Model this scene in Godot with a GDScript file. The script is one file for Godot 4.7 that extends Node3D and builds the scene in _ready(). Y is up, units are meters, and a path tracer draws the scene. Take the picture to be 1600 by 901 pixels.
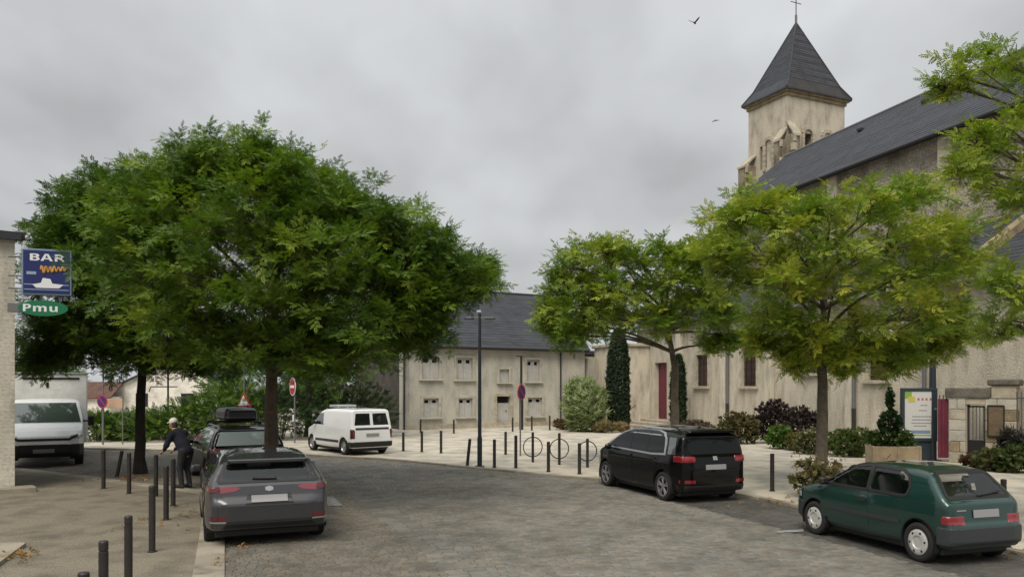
extends Node3D
# A church square in a small town under an overcast sky. Metres, y up; the camera looks along -Z.
const F := 1250.0      # focal length in photograph pixels
const YH := 602.0      # row of the horizon
const CH := 2.6        # height of the lens
const UP := Vector3.UP

var M := {}
var names := {}
var tex_known := {}
var rng := RandomNumberGenerator.new()

# ---------------------------------------------------------------- positions
func gp(x: float, y: float, h := 0.0) -> Vector3:      # the point at height h that the pixel looks at
	var d := (CH - h) * F / (y - YH)
	return Vector3((x - 800.0) * d / F, h, -d)
func pd(x: float, y: float, d: float) -> Vector3:      # the point at depth d that the pixel looks at
	return Vector3((x - 800.0) * d / F, CH + (YH - y) * d / F, -d)
func xz(x: float, y: float, h := 0.0) -> Vector2:
	var p := gp(x, y, h)
	return Vector2(p.x, p.z)

# ---------------------------------------------------------------- mesh collecting
class MB:
	var v := PackedVector3Array()
	var n := PackedVector3Array()
	var ix := PackedInt32Array()
	var uv := PackedVector2Array()
	func vert(p: Vector3, nn: Vector3) -> int:
		v.append(p); n.append(nn)
		return v.size() - 1
	func tri_i(a: int, b: int, c: int) -> void:
		if (v[b] - v[a]).cross(v[c] - v[a]).dot(n[a] + n[b] + n[c]) > 0.0:
			ix.append(a); ix.append(c); ix.append(b)
		else:
			ix.append(a); ix.append(b); ix.append(c)
	func tri(a: Vector3, b: Vector3, c: Vector3, nn: Vector3) -> void:
		tri_i(vert(a, nn), vert(b, nn), vert(c, nn))
	func quad(a: Vector3, b: Vector3, c: Vector3, d: Vector3, out := Vector3.ZERO) -> void:
		var nn := (b - a).cross(c - a)
		if nn.length() < 1e-9:
			nn = (c - a).cross(d - a)
		nn = nn.normalized()
		if out != Vector3.ZERO and nn.dot(out) < 0.0:
			nn = -nn
		var i := vert(a, nn)
		vert(b, nn); vert(c, nn); vert(d, nn)
		tri_i(i, i + 1, i + 2)
		tri_i(i, i + 2, i + 3)
	# a box with chamfered edges, centred at c, axes from the basis
	func box(c: Vector3, s: Vector3, b := Basis.IDENTITY, ch := 0.0) -> void:
		var h := s * 0.5
		ch = minf(ch, minf(h.x, minf(h.y, h.z)) * 0.9)
		for ax in 3:
			var u := (ax + 1) % 3
			var w := (ax + 2) % 3
			for sg in [-1.0, 1.0]:
				var p: Array[Vector3] = []
				for k in [[-1, -1], [1, -1], [1, 1], [-1, 1]]:
					var q := Vector3.ZERO
					q[ax] = sg * h[ax]
					q[u] = k[0] * (h[u] - ch)
					q[w] = k[1] * (h[w] - ch)
					p.append(c + b * q)
				var o := Vector3.ZERO
				o[ax] = sg
				quad(p[0], p[1], p[2], p[3], b * o)
			if ch > 0.0:
				for su in [-1.0, 1.0]:
					for sw in [-1.0, 1.0]:
						var q: Array[Vector3] = []
						for e in [[-1, 0], [1, 0], [1, 1], [-1, 1]]:
							var r := Vector3.ZERO
							r[ax] = e[0] * (h[ax] - ch)
							r[u] = su * (h[u] - (ch if e[1] == 0 else 0.0))
							r[w] = sw * (h[w] - (0.0 if e[1] == 0 else ch))
							q.append(c + b * r)
						var o2 := Vector3.ZERO
						o2[u] = su; o2[w] = sw
						quad(q[0], q[1], q[2], q[3], b * o2)
		if ch > 0.0:
			for sx in [-1.0, 1.0]:
				for sy in [-1.0, 1.0]:
					for sz in [-1.0, 1.0]:
						var sg3 := Vector3(sx, sy, sz)
						var a := c + b * (sg3 * Vector3(h.x, h.y - ch, h.z - ch))
						var d := c + b * (sg3 * Vector3(h.x - ch, h.y, h.z - ch))
						var e3 := c + b * (sg3 * Vector3(h.x - ch, h.y - ch, h.z))
						tri(a, d, e3, (b * sg3).normalized())
	# tube through points with a radius at each
	func tube(pts: PackedVector3Array, rad: PackedFloat32Array, seg := 8, caps := true) -> void:
		var base := v.size()
		var side := Vector3.ZERO
		for i in pts.size():
			var t := (pts[mini(i + 1, pts.size() - 1)] - pts[maxi(i - 1, 0)]).normalized()
			if i == 0:
				side = t.cross(Vector3.RIGHT if absf(t.x) < 0.8 else Vector3.FORWARD).normalized()
			side = (side - t * side.dot(t)).normalized()
			var o := t.cross(side)
			for k in seg:
				var a := TAU * k / seg
				var nn := side * cos(a) + o * sin(a)
				vert(pts[i] + nn * rad[i], nn)
		for i in pts.size() - 1:
			for k in seg:
				var a := base + i * seg + k
				var b := base + i * seg + (k + 1) % seg
				tri_i(a, b, b + seg)
				tri_i(a, b + seg, a + seg)
		if caps:
			for e in [0, pts.size() - 1]:
				var j := 1 if e == 0 else pts.size() - 2
				var nn2 := (pts[e] - pts[j]).normalized()
				var c := vert(pts[e], nn2)
				var ring: Array[int] = []
				for k in seg:
					ring.append(vert(v[base + e * seg + k], nn2))
				for k in seg:
					tri_i(c, ring[k], ring[(k + 1) % seg])
	# lathe about an axis: profile of (radius, along)
	func lathe(at: Vector3, axis: Vector3, prof: PackedVector2Array, seg := 16) -> void:
		axis = axis.normalized()
		var u := axis.cross(Vector3.RIGHT if absf(axis.x) < 0.8 else Vector3.FORWARD).normalized()
		var w := axis.cross(u)
		for i in prof.size() - 1:
			var d := prof[i + 1] - prof[i]
			var nn2 := Vector2(d.y, -d.x).normalized()
			var base := v.size()
			for k in seg + 1:
				var a := TAU * k / seg
				var rd := u * cos(a) + w * sin(a)
				var nn := (rd * nn2.x + axis * nn2.y).normalized()
				vert(at + rd * prof[i].x + axis * prof[i].y, nn)
				vert(at + rd * prof[i + 1].x + axis * prof[i + 1].y, nn)
			for k in seg:
				var a2 := base + k * 2
				tri_i(a2, a2 + 1, a2 + 3)
				tri_i(a2, a2 + 3, a2 + 2)
	# polygon in a plane (origin, u, w) pushed along e
	func prism(poly: PackedVector2Array, o: Vector3, u: Vector3, w: Vector3, e: Vector3) -> void:
		var t := Geometry2D.triangulate_polygon(poly)
		var en := e.normalized()
		for i in range(0, t.size(), 3):
			var a := o + u * poly[t[i]].x + w * poly[t[i]].y
			var b := o + u * poly[t[i + 1]].x + w * poly[t[i + 1]].y
			var c := o + u * poly[t[i + 2]].x + w * poly[t[i + 2]].y
			tri(a + e, b + e, c + e, en)
			tri(a, b, c, -en)
		var mid := Vector2.ZERO
		for p in poly:
			mid += p
		var ccw := not Geometry2D.is_polygon_clockwise(poly)
		for i in poly.size():
			var p := poly[i]
			var q := poly[(i + 1) % poly.size()]
			var d := q - p
			var o2 := Vector2(d.y, -d.x) if ccw else Vector2(-d.y, d.x)
			var a := o + u * p.x + w * p.y
			var b := o + u * q.x + w * q.y
			quad(a, b, b + e, a + e, u * o2.x + w * o2.y)
	func mesh() -> ArrayMesh:
		var arr := []
		arr.resize(Mesh.ARRAY_MAX)
		arr[Mesh.ARRAY_VERTEX] = v
		arr[Mesh.ARRAY_NORMAL] = n
		if uv.size() == v.size():
			arr[Mesh.ARRAY_TEX_UV] = uv
		arr[Mesh.ARRAY_INDEX] = ix
		var m := ArrayMesh.new()
		m.add_surface_from_arrays(Mesh.PRIMITIVE_TRIANGLES, arr)
		return m

# ---------------------------------------------------------------- naming
func numbered(called: String) -> String:
	var k: int = names.get(called, 0)
	names[called] = k + 1
	return called if k == 0 else "%s_%03d" % [called, k]
func tag(o: Node, label: String, category: String, group := "", kind := "") -> void:
	if label: o.set_meta("label", label)
	if category: o.set_meta("category", category)
	if group: o.set_meta("group", group)
	if kind: o.set_meta("kind", kind)
func thing(called: String, label: String, category: String, at := Vector3.ZERO, turn := 0.0, group := "") -> Node3D:
	var o := Node3D.new()
	o.name = numbered(called)
	add_child(o)
	o.position = at
	o.rotation.y = turn
	tag(o, label, category, group)
	return o
func put(mesh: Mesh, called: String, m: Material, parent: Node3D) -> MeshInstance3D:
	var o := MeshInstance3D.new()
	o.mesh = mesh
	o.material_override = m
	if parent == self:
		o.name = numbered(called)
		add_child(o)
	else:
		o.name = called
		parent.add_child(o, true)
	return o
func obj(mb: MB, called: String, m: Material, parent: Node3D) -> MeshInstance3D:
	return put(mb.mesh(), called, m, parent)
func bx(called: String, m: Material, parent: Node3D, c: Vector3, s: Vector3, b := Basis.IDENTITY, ch := 0.01) -> MeshInstance3D:
	var mb := MB.new()
	mb.box(c, s, b, ch)
	return obj(mb, called, m, parent)
func rod(called: String, m: Material, parent: Node3D, pts: Array, rad: float, seg := 8) -> MeshInstance3D:
	var mb := MB.new()
	var r := PackedFloat32Array()
	r.resize(pts.size())
	r.fill(rad)
	mb.tube(PackedVector3Array(pts), r, seg)
	return obj(mb, called, m, parent)
func structure(mb: MB, called: String, m: Material) -> MeshInstance3D:
	var o := obj(mb, called, m, self)
	o.set_meta("kind", "structure")
	return o
func copy(o: Node3D, at: Vector3, turn := 0.0) -> Node3D:
	var c: Node3D = o.duplicate()
	c.name = numbered(String(o.name).rstrip("0123456789").rstrip("_"))
	add_child(c)
	c.position = at
	c.rotation.y = turn
	return c

# ---------------------------------------------------------------- materials
func lin(r: float, g: float, b: float) -> Color:      # a linear reflectance as the colour Godot wants
	return Color(r, g, b).linear_to_srgb()
func noise_tex(freq: float, seed_: int, stops: Array, size := 512, kind := FastNoiseLite.TYPE_SIMPLEX_SMOOTH, octaves := 4, gain := 0.55) -> NoiseTexture2D:
	seed_ = seed_ % 5
	var key := str([freq, seed_, stops, size, kind, octaves, gain])
	if tex_known.has(key):
		return tex_known[key]
	var fn := FastNoiseLite.new()
	fn.noise_type = kind
	fn.seed = seed_
	fn.frequency = freq
	fn.fractal_octaves = octaves
	fn.fractal_gain = gain
	if kind == FastNoiseLite.TYPE_CELLULAR:
		fn.cellular_return_type = FastNoiseLite.RETURN_DISTANCE
		fn.fractal_type = FastNoiseLite.FRACTAL_NONE if octaves == 1 else FastNoiseLite.FRACTAL_FBM
	var t := NoiseTexture2D.new()
	t.width = size; t.height = size
	t.seamless = true
	t.noise = fn
	if stops:
		var g := Gradient.new()
		var off := PackedFloat32Array()
		var cols := PackedColorArray()
		for s in stops:
			off.append(s[0]); cols.append(s[1])
		g.offsets = off
		g.colors = cols
		t.color_ramp = g
	tex_known[key] = t
	return t
func plain(c: Color, rough := 0.7, metal := 0.0) -> StandardMaterial3D:
	var m := StandardMaterial3D.new()
	m.albedo_color = c
	m.roughness = rough
	m.metallic = metal
	return m
# a surface of two grains: fine in metres per tile, and coarse patches over it
func grainy(c: Color, fine: float, coarse: float, spread := 0.25, patch := 0.2, rough := 0.9, relief := 0.0, seed_ := 1, freq := 0.02, kind := FastNoiseLite.TYPE_SIMPLEX_SMOOTH, tint := Color(1, 1, 1)) -> StandardMaterial3D:
	var m := plain(c, rough)
	var lo := Color(1, 1, 1) * (1.0 - spread)
	lo.a = 1
	m.albedo_texture = noise_tex(freq, seed_, [[0.0, lo], [0.5, Color(1 - spread * 0.4, 1 - spread * 0.4, 1 - spread * 0.4)], [1.0, Color(1, 1, 1)]], 512, kind)
	m.uv1_triplanar = true
	m.uv1_world_triplanar = true
	m.uv1_scale = Vector3.ONE / fine
	m.detail_enabled = true
	m.detail_blend_mode = BaseMaterial3D.BLEND_MODE_MUL
	m.detail_uv_layer = BaseMaterial3D.DETAIL_UV_2
	var dk := tint * (1.0 - patch)
	dk.a = 1
	m.detail_albedo = noise_tex(0.008, seed_ + 50, [[0.0, dk], [0.35, dk.lerp(Color(1, 1, 1), 0.6)], [0.6, Color(1, 1, 1)], [1.0, Color(1, 1, 1)]], 512, FastNoiseLite.TYPE_SIMPLEX_SMOOTH, 5, 0.6)
	m.uv2_triplanar = true
	m.uv2_world_triplanar = true
	m.uv2_scale = Vector3.ONE / coarse
	if relief > 0.0:
		m.heightmap_enabled = true
		m.heightmap_texture = noise_tex(freq, seed_, [], 512, kind)
		m.heightmap_scale = relief
	return m
func paint(c: Color, metal := 0.3, rough := 0.35) -> StandardMaterial3D:
	var m := plain(c, rough, metal)
	m.clearcoat_enabled = true
	m.clearcoat = 1.0
	m.clearcoat_roughness = 0.04
	return m
func leafy(base: Color) -> StandardMaterial3D:
	var m := plain(base, 0.55)
	m.vertex_color_use_as_albedo = true
	m.backlight_enabled = true
	m.backlight = Color(0.75, 0.85, 0.4)
	m.cull_mode = BaseMaterial3D.CULL_DISABLED
	return m
# ---------------------------------------------------------------- vehicle bodies
# The shell of a vehicle: where its side, plan and front outlines meet, with rounded edges, less the wheel arches. Own axes: x right, y up, s forwards (= -z).
class Shell:
	var prof: PackedVector2Array      # (s, y)
	var plan: PackedVector2Array      # (x, s)
	var front: PackedVector2Array     # (x, y)
	var arches: Array = []            # Vector3(s, y, radius)
	var xin := 0.55
	var k := 0.1
	var wall := 0.0                   # over 0: the cabin is hollow, with this thickness, above floor_y
	var floor_y := 0.6
	var cab := Vector2(-9, 9)         # where the cabin ends, rear and front
	var side_open: Array = []         # window openings: outlines in (s, y)
	var back_open: Array = []         # outlines in (x, y)
	var front_open: Array = []
	var smin := 0.0
	var smax_ := 0.0
	var wmax := 0.0
	var hmax := 0.0
	func _init(p: Array, w: Array, f: Array, a: Array, kk := 0.1) -> void:
		for q in p:
			prof.append(Vector2(q[0], q[1]))
			smin = minf(smin, q[0]); smax_ = maxf(smax_, q[0]); hmax = maxf(hmax, q[1])
		for q in w:
			plan.append(Vector2(q[1], q[0]))
			wmax = maxf(wmax, q[1])
		for i in range(w.size() - 1, -1, -1):
			plan.append(Vector2(-w[i][1], w[i][0]))
		for q in f:
			front.append(Vector2(q[0], q[1]))
		for i in range(f.size() - 1, -1, -1):
			if f[i][0] > 0.0:
				front.append(Vector2(-f[i][0], f[i][1]))
		for q in a:
			arches.append(Vector3(q[0], q[1], q[2]))
		k = kk
		xin = wmax - 0.27
	static func sd(p: Vector2, poly: PackedVector2Array) -> float:
		var d := 1e9
		var inside := false
		var c := poly.size()
		var b := poly[c - 1]
		for i in c:
			var a := poly[i]
			var e := b - a
			var w := p - a
			d = minf(d, (w - e * clampf(w.dot(e) / e.length_squared(), 0.0, 1.0)).length_squared())
			if (a.y > p.y) != (b.y > p.y) and p.x < (b.x - a.x) * (p.y - a.y) / (b.y - a.y) + a.x:
				inside = not inside
			b = a
		d = sqrt(d)
		return -d if inside else d
	func sm(a: float, b: float) -> float:
		var h := maxf(k - absf(a - b), 0.0) / k
		return maxf(a, b) + h * h * k * 0.25
	func f(x: float, y: float, s: float) -> float:      # without the arches
		return sm(sm(sd(Vector2(s, y), prof), sd(Vector2(x, s), plan)), sd(Vector2(x, y), front))
	# surface nets of the shell grown by off, inside the box lo..hi (x, y, s)
	func net(lo: Vector3, hi: Vector3, h: float, off: float, carve: bool, clip: bool) -> MB:
		var pad := h * 2.0
		var a0 := lo - Vector3(pad, pad, pad)
		var nx := int(ceil((hi.x - lo.x + 2 * pad) / h)) + 1
		var ny := int(ceil((hi.y - lo.y + 2 * pad) / h)) + 1
		var ns := int(ceil((hi.z - lo.z + 2 * pad) / h)) + 1
		var P := PackedFloat32Array(); P.resize(ns * ny)
		var A := PackedFloat32Array(); A.resize(ns * ny)
		var L := PackedFloat32Array(); L.resize(nx * ns)
		var Q := PackedFloat32Array(); Q.resize(nx * ny)
		for j in ns:
			var s := a0.z + j * h
			for i in ny:
				var y := a0.y + i * h
				P[j * ny + i] = sd(Vector2(s, y), prof)
				var aa := 1e9
				for w in arches:
					aa = minf(aa, Vector2(s - w.x, y - w.y).length() - w.z)
				A[j * ny + i] = aa
			for i in nx:
				L[i * ns + j] = sd(Vector2(a0.x + i * h, s), plan)
		for i in nx:
			for j in ny:
				Q[i * ny + j] = sd(Vector2(a0.x + i * h, a0.y + j * h), front)
		var hollow := wall > 0.0 and not clip
		var WS := PackedFloat32Array(); WS.resize(ns * ny if hollow else 0)
		var WB := PackedFloat32Array(); WB.resize(nx * ny if hollow else 0)
		var WF := PackedFloat32Array(); WF.resize(nx * ny if hollow else 0)
		if hollow:
			for j in ny:
				var y := a0.y + j * h
				for t in ns:
					var m := 1e9
					for q in side_open: m = minf(m, sd(Vector2(a0.z + t * h, y), q))
					WS[t * ny + j] = m
				for i in nx:
					var m2 := 1e9
					for q in back_open: m2 = minf(m2, sd(Vector2(a0.x + i * h, y), q))
					WB[i * ny + j] = m2
					m2 = 1e9
					for q in front_open: m2 = minf(m2, sd(Vector2(a0.x + i * h, y), q))
					WF[i * ny + j] = m2
		var D := PackedFloat32Array(); D.resize(nx * ny * ns)
		var o := 0
		for i in nx:
			var x := a0.x + i * h
			var ax := absf(x)
			for j in ny:
				var y := a0.y + j * h
				var q := Q[i * ny + j]
				for t in ns:
					var a := P[t * ny + j]
					var b := L[i * ns + t]
					var hh := maxf(k - absf(a - b), 0.0) / k
					a = maxf(a, b) + hh * hh * k * 0.25
					hh = maxf(k - absf(a - q), 0.0) / k
					a = maxf(a, q) + hh * hh * k * 0.25 - off
					if hollow:
						var s := a0.z + t * h
						var cv := maxf(maxf(a + wall, floor_y - y), maxf(cab.x - s, s - cab.y))
						cv = minf(cv, maxf(WS[t * ny + j], 0.25 - ax))
						cv = minf(cv, maxf(WB[i * ny + j], s + 0.3))
						cv = minf(cv, maxf(WF[i * ny + j], -0.1 - s))
						a = maxf(a, -cv)
					if carve:
						a = maxf(a, -maxf(A[t * ny + j], xin - ax))
					if clip:
						var s := a0.z + t * h
						a = maxf(a, maxf(maxf(lo.x - x, x - hi.x), maxf(maxf(lo.y - y, y - hi.y), maxf(lo.z - s, s - hi.z))))
					D[o] = a
					o += 1
		var mb := MB.new()
		var id := {}
		var ox := ny * ns
		for i in nx - 1:
			for j in ny - 1:
				for t in ns - 1:
					var b := i * ox + j * ns + t
					var d0 := D[b]
					var d1 := D[b + 1]
					var d2 := D[b + ns]
					var d3 := D[b + ns + 1]
					var d4 := D[b + ox]
					var d5 := D[b + ox + 1]
					var d6 := D[b + ox + ns]
					var d7 := D[b + ox + ns + 1]
					var neg := int(d0 < 0) + int(d1 < 0) + int(d2 < 0) + int(d3 < 0) + int(d4 < 0) + int(d5 < 0) + int(d6 < 0) + int(d7 < 0)
					if neg == 0 or neg == 8:
						continue
					var e := [d0, d1, d2, d3, d4, d5, d6, d7]
					var sum := Vector3.ZERO
					var c := 0
					for m in 8:
						for bit in [1, 2, 4]:
							if m & bit: continue
							var da: float = e[m]
							var db: float = e[m | bit]
							if (da < 0) == (db < 0): continue
							var fr := da / (da - db)
							var p := Vector3((m >> 2) & 1, (m >> 1) & 1, m & 1)
							if bit == 1: p.z = fr
							elif bit == 2: p.y = fr
							else: p.x = fr
							sum += p
							c += 1
					sum /= c
					var g := Vector3(d4 + d5 + d6 + d7 - d0 - d1 - d2 - d3, d2 + d3 + d6 + d7 - d0 - d1 - d4 - d5, d1 + d3 + d5 + d7 - d0 - d2 - d4 - d6).normalized()
					var w := a0 + (Vector3(i, j, t) + sum) * h
					id[b] = mb.vert(Vector3(w.x, w.y, -w.z), Vector3(g.x, g.y, -g.z))
		for i in range(1, nx - 1):
			for j in range(1, ny - 1):
				for t in range(1, ns - 1):
					var b := i * ox + j * ns + t
					var ng := D[b] < 0
					if ng != (D[b + ox] < 0):
						mb.tri_i(id[b], id[b - ns], id[b - ns - 1]); mb.tri_i(id[b], id[b - ns - 1], id[b - 1])
					if ng != (D[b + ns] < 0):
						mb.tri_i(id[b], id[b - ox], id[b - ox - 1]); mb.tri_i(id[b], id[b - ox - 1], id[b - 1])
					if ng != (D[b + 1] < 0):
						mb.tri_i(id[b], id[b - ox], id[b - ox - ns]); mb.tri_i(id[b], id[b - ox - ns], id[b - ns])
		return mb
	# where a look along an axis meets the shell; "r" right side, "l" left side (s, y); "b" back, "f" front (x, y); "t" top (x, s)
	func meet(side: String, a: float, b: float) -> Vector3:
		var lo := 0.0
		var hi := 1.0
		var p0 := Vector3.ZERO
		var p1 := Vector3.ZERO
		match side:
			"r": p0 = Vector3(0, b, a); p1 = Vector3(wmax + 0.1, b, a)
			"l": p0 = Vector3(0, b, a); p1 = Vector3(-wmax - 0.1, b, a)
			"b": p0 = Vector3(a, b, 0); p1 = Vector3(a, b, smin - 0.1)
			"f": p0 = Vector3(a, b, 0); p1 = Vector3(a, b, smax_ + 0.1)
			"t": p0 = Vector3(a, 0.6, b); p1 = Vector3(a, hmax + 0.1, b)
		for i in 12:
			var m := (lo + hi) * 0.5
			var p := p0.lerp(p1, m)
			if f(p.x, p.y, p.z) < 0.0: lo = m
			else: hi = m
		return p0.lerp(p1, lo)
	func up_from(p: Vector3) -> Vector3:
		var e := 0.012
		var c := f(p.x, p.y, p.z)
		return Vector3(f(p.x + e, p.y, p.z) - c, f(p.x, p.y + e, p.z) - c, f(p.x, p.y, p.z + e) - c).normalized()
	# a panel with the given outline laid on the shell, off proud of it
	func panel(side: String, outline: Array, off: float, cell := 0.09, thick := 0.012, inner := []) -> MB:
		var hole := PackedVector2Array()
		for q in inner:
			hole.append(Vector2(q[0], q[1]))
		var poly := PackedVector2Array()
		for q in outline:
			poly.append(Vector2(q[0], q[1]))
		var lo := poly[0]
		var hi := poly[0]
		for q in poly:
			lo = lo.min(q); hi = hi.max(q)
		var mb := MB.new()
		var known := {}
		var nxc := int(ceil((hi.x - lo.x) / cell))
		var nyc := int(ceil((hi.y - lo.y) / cell))
		for i in nxc:
			for j in nyc:
				var c := lo + Vector2(i, j) * cell
				var sq := PackedVector2Array([c, c + Vector2(cell, 0), c + Vector2(cell, cell), c + Vector2(0, cell)])
				var pieces: Array = []
				for p0 in Geometry2D.intersect_polygons(sq, poly):
					if hole.is_empty(): pieces.append(p0)
					else: pieces.append_array(Geometry2D.clip_polygons(p0, hole))
				for piece in pieces:
					var ids: Array[int] = []
					for q in piece:
						var key := Vector2i((q * 2000.0).round())
						if not known.has(key):
							var w := meet(side, q.x, q.y)
							var g := up_from(w)
							w += g * off
							known[key] = mb.vert(Vector3(w.x, w.y, -w.z), Vector3(g.x, g.y, -g.z))
						ids.append(known[key])
					var tr := Geometry2D.triangulate_polygon(piece)
					for t in range(0, tr.size(), 3):
						mb.tri_i(ids[tr[t]], ids[tr[t + 1]], ids[tr[t + 2]])
		for i in poly.size():
			var p := poly[i]
			var q := poly[(i + 1) % poly.size()]
			var parts := maxi(1, int(ceil((q - p).length() / cell)))
			for t in parts:
				var pair: Array[Vector3] = []
				for m in 2:
					var r := p.lerp(q, float(t + m) / parts)
					var w := meet(side, r.x, r.y)
					var g := up_from(w)
					for ee in [off, off - thick]:
						var z: Vector3 = w + g * ee
						pair.append(Vector3(z.x, z.y, -z.z))
				mb.quad(pair[0], pair[1], pair[3], pair[2])
		return mb

func add_panel(car: Node3D, sh: Shell, called: String, m: Material, side: String, outline: Array, off: float, cell := 0.09) -> MeshInstance3D:
	return obj(sh.panel(side, outline, off, cell), called, m, car)
func both_panels(car: Node3D, sh: Shell, called: String, m: Material, outline: Array, off: float, cell := 0.09) -> void:
	add_panel(car, sh, called, m, "l", outline, off, cell)
	add_panel(car, sh, called, m, "r", outline, off, cell)
func add_net(car: Node3D, sh: Shell, called: String, m: Material, lo: Vector3, hi: Vector3, h: float, off: float) -> MeshInstance3D:
	return obj(sh.net(lo, hi, h, off, true, true), called, m, car)
func grow(o: Array, by: float) -> Array:
	var p := PackedVector2Array()
	for q in o:
		p.append(Vector2(q[0], q[1]))
	var r: Array = []
	for q in Geometry2D.offset_polygon(p, by, Geometry2D.JOIN_ROUND)[0]:
		r.append([q.x, q.y])
	return r

# wheel at own axes (x, y, s); style 0 pressed hubcap with round holes, 1 many-spoked alloy, 2 plain steel
func add_wheel(car: Node3D, x: float, s: float, r: float, wd: float, style: int, rim_m: Material) -> void:
	var w := Node3D.new()
	w.name = "wheel"
	car.add_child(w, true)
	var sg := signf(x)
	var c := Vector3(x, r, -s)
	var ax := Vector3(sg, 0, 0)
	var ri := r * (0.66 if style != 1 else 0.70)
	var mb := MB.new()
	mb.lathe(c, ax, PackedVector2Array([Vector2(ri - 0.02, -wd), Vector2(r - 0.03, -wd), Vector2(r, -wd + 0.03), Vector2(r, -0.03), Vector2(r - 0.012, -0.008), Vector2(r - 0.045, 0.004), Vector2(ri + 0.02, 0.0), Vector2(ri, -0.012), Vector2(ri, -0.08)]), 32)
	obj(mb, "tyre", M.tyre, w)
	var rm := MB.new()
	if style == 1:
		rm.lathe(c, ax, PackedVector2Array([Vector2(0.0, -0.075), Vector2(ri, -0.075)]), 24)
		obj(rm, "brake_disc", M.trim, w)
		rm = MB.new()
		rm.lathe(c, ax, PackedVector2Array([Vector2(ri - 0.022, -0.06), Vector2(ri - 0.018, -0.006), Vector2(ri, -0.006), Vector2(ri, -0.06)]), 28)
		rm.lathe(c, ax, PackedVector2Array([Vector2(ri * 0.24, -0.05), Vector2(ri * 0.22, -0.012), Vector2(0, -0.008)]), 16)
		for i in 5:
			for t in [-0.16, 0.16]:
				var a: float = TAU * i / 5.0 + t
				var dir := Vector3(0, cos(a), sin(a))
				rm.box(c + dir * ri * 0.58 + ax * -0.025, Vector3(0.028, ri * 0.84, 0.032), Basis(ax, dir, ax.cross(dir)), 0.006)
	elif style == 0:
		rm.lathe(c, ax, PackedVector2Array([Vector2(ri, -0.03), Vector2(ri - 0.006, -0.002), Vector2(ri * 0.80, 0.008), Vector2(ri * 0.52, 0.010), Vector2(ri * 0.46, -0.006), Vector2(ri * 0.18, -0.004), Vector2(0, -0.004)]), 28)
		var hl := MB.new()
		for i in 6:
			var a := TAU * (i + 0.4) / 6.0
			var dir := Vector3(0, cos(a), sin(a))
			hl.lathe(c + dir * ri * 0.76 + ax * 0.0105, ax, PackedVector2Array([Vector2(ri * 0.10, -0.004), Vector2(ri * 0.09, 0.002), Vector2(0, 0.002)]), 10)
		obj(hl, "hubcap_vents", M.trim, w)
	else:
		rm.lathe(c, ax, PackedVector2Array([Vector2(ri, -0.02), Vector2(ri * 0.9, -0.01), Vector2(ri * 0.8, -0.045), Vector2(ri * 0.45, -0.03), Vector2(ri * 0.35, -0.01), Vector2(0, -0.008)]), 24)
	obj(rm, "rim", rim_m, w)
func add_liner(car: Node3D, sh: Shell) -> void:
	for a in sh.arches:
		for sg in [-1.0, 1.0]:
			var mb := MB.new()
			var R: float = a.z - 0.006
			var n := 18
			for i in n:
				var t0 := lerpf(-0.35, PI + 0.35, float(i) / n)
				var t1 := lerpf(-0.35, PI + 0.35, float(i + 1) / n)
				var p0 := Vector3(0, a.y + sin(t0) * R, -(a.x + cos(t0) * R))
				var p1 := Vector3(0, a.y + sin(t1) * R, -(a.x + cos(t1) * R))
				var xa: float = sg * (sh.xin + 0.01)
				var xb: float = sg * (sh.wmax - 0.035)
				var ctr := Vector3(xa, a.y, -a.x)
				mb.quad(Vector3(xa, p0.y, p0.z), Vector3(xa, p1.y, p1.z), Vector3(xb, p1.y, p1.z), Vector3(xb, p0.y, p0.z))
				mb.tri(ctr, Vector3(xa, p0.y, p0.z), Vector3(xa, p1.y, p1.z), Vector3(sg, 0, 0))
			obj(mb, "wheel_arch_liner", M.trim, car)
func add_mirrors(car: Node3D, x: float, y: float, s: float, m: Material) -> void:
	for sg in [-1.0, 1.0]:
		var mb := MB.new()
		mb.box(Vector3(sg * x, y, -s), Vector3(0.19, 0.13, 0.11), Basis(UP, -sg * 0.25), 0.035)
		mb.box(Vector3(sg * (x - 0.11), y - 0.04, -s - 0.01), Vector3(0.1, 0.035, 0.05), Basis.IDENTITY, 0.01)
		obj(mb, "wing_mirror", m, car)
func vehicle(called: String, label: String, category: String, at: Vector2, heading: float, y := 0.012) -> Node3D:
	return thing(called, label, category, Vector3(at.x, y, -at.y), -deg_to_rad(heading))
func outline2(o: Array) -> PackedVector2Array:
	var p := PackedVector2Array()
	for q in o:
		p.append(Vector2(q[0], q[1]))
	return p
func seal(car: Node3D, sh: Shell, side: String, w: Array, by: float, off: float, cell := 0.09) -> void:      # a rubber frame round an opening
	obj(sh.panel(side, grow(w, by), off, cell, 0.03, grow(w, -0.012)), "window_seal", M.trim, car)
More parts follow.
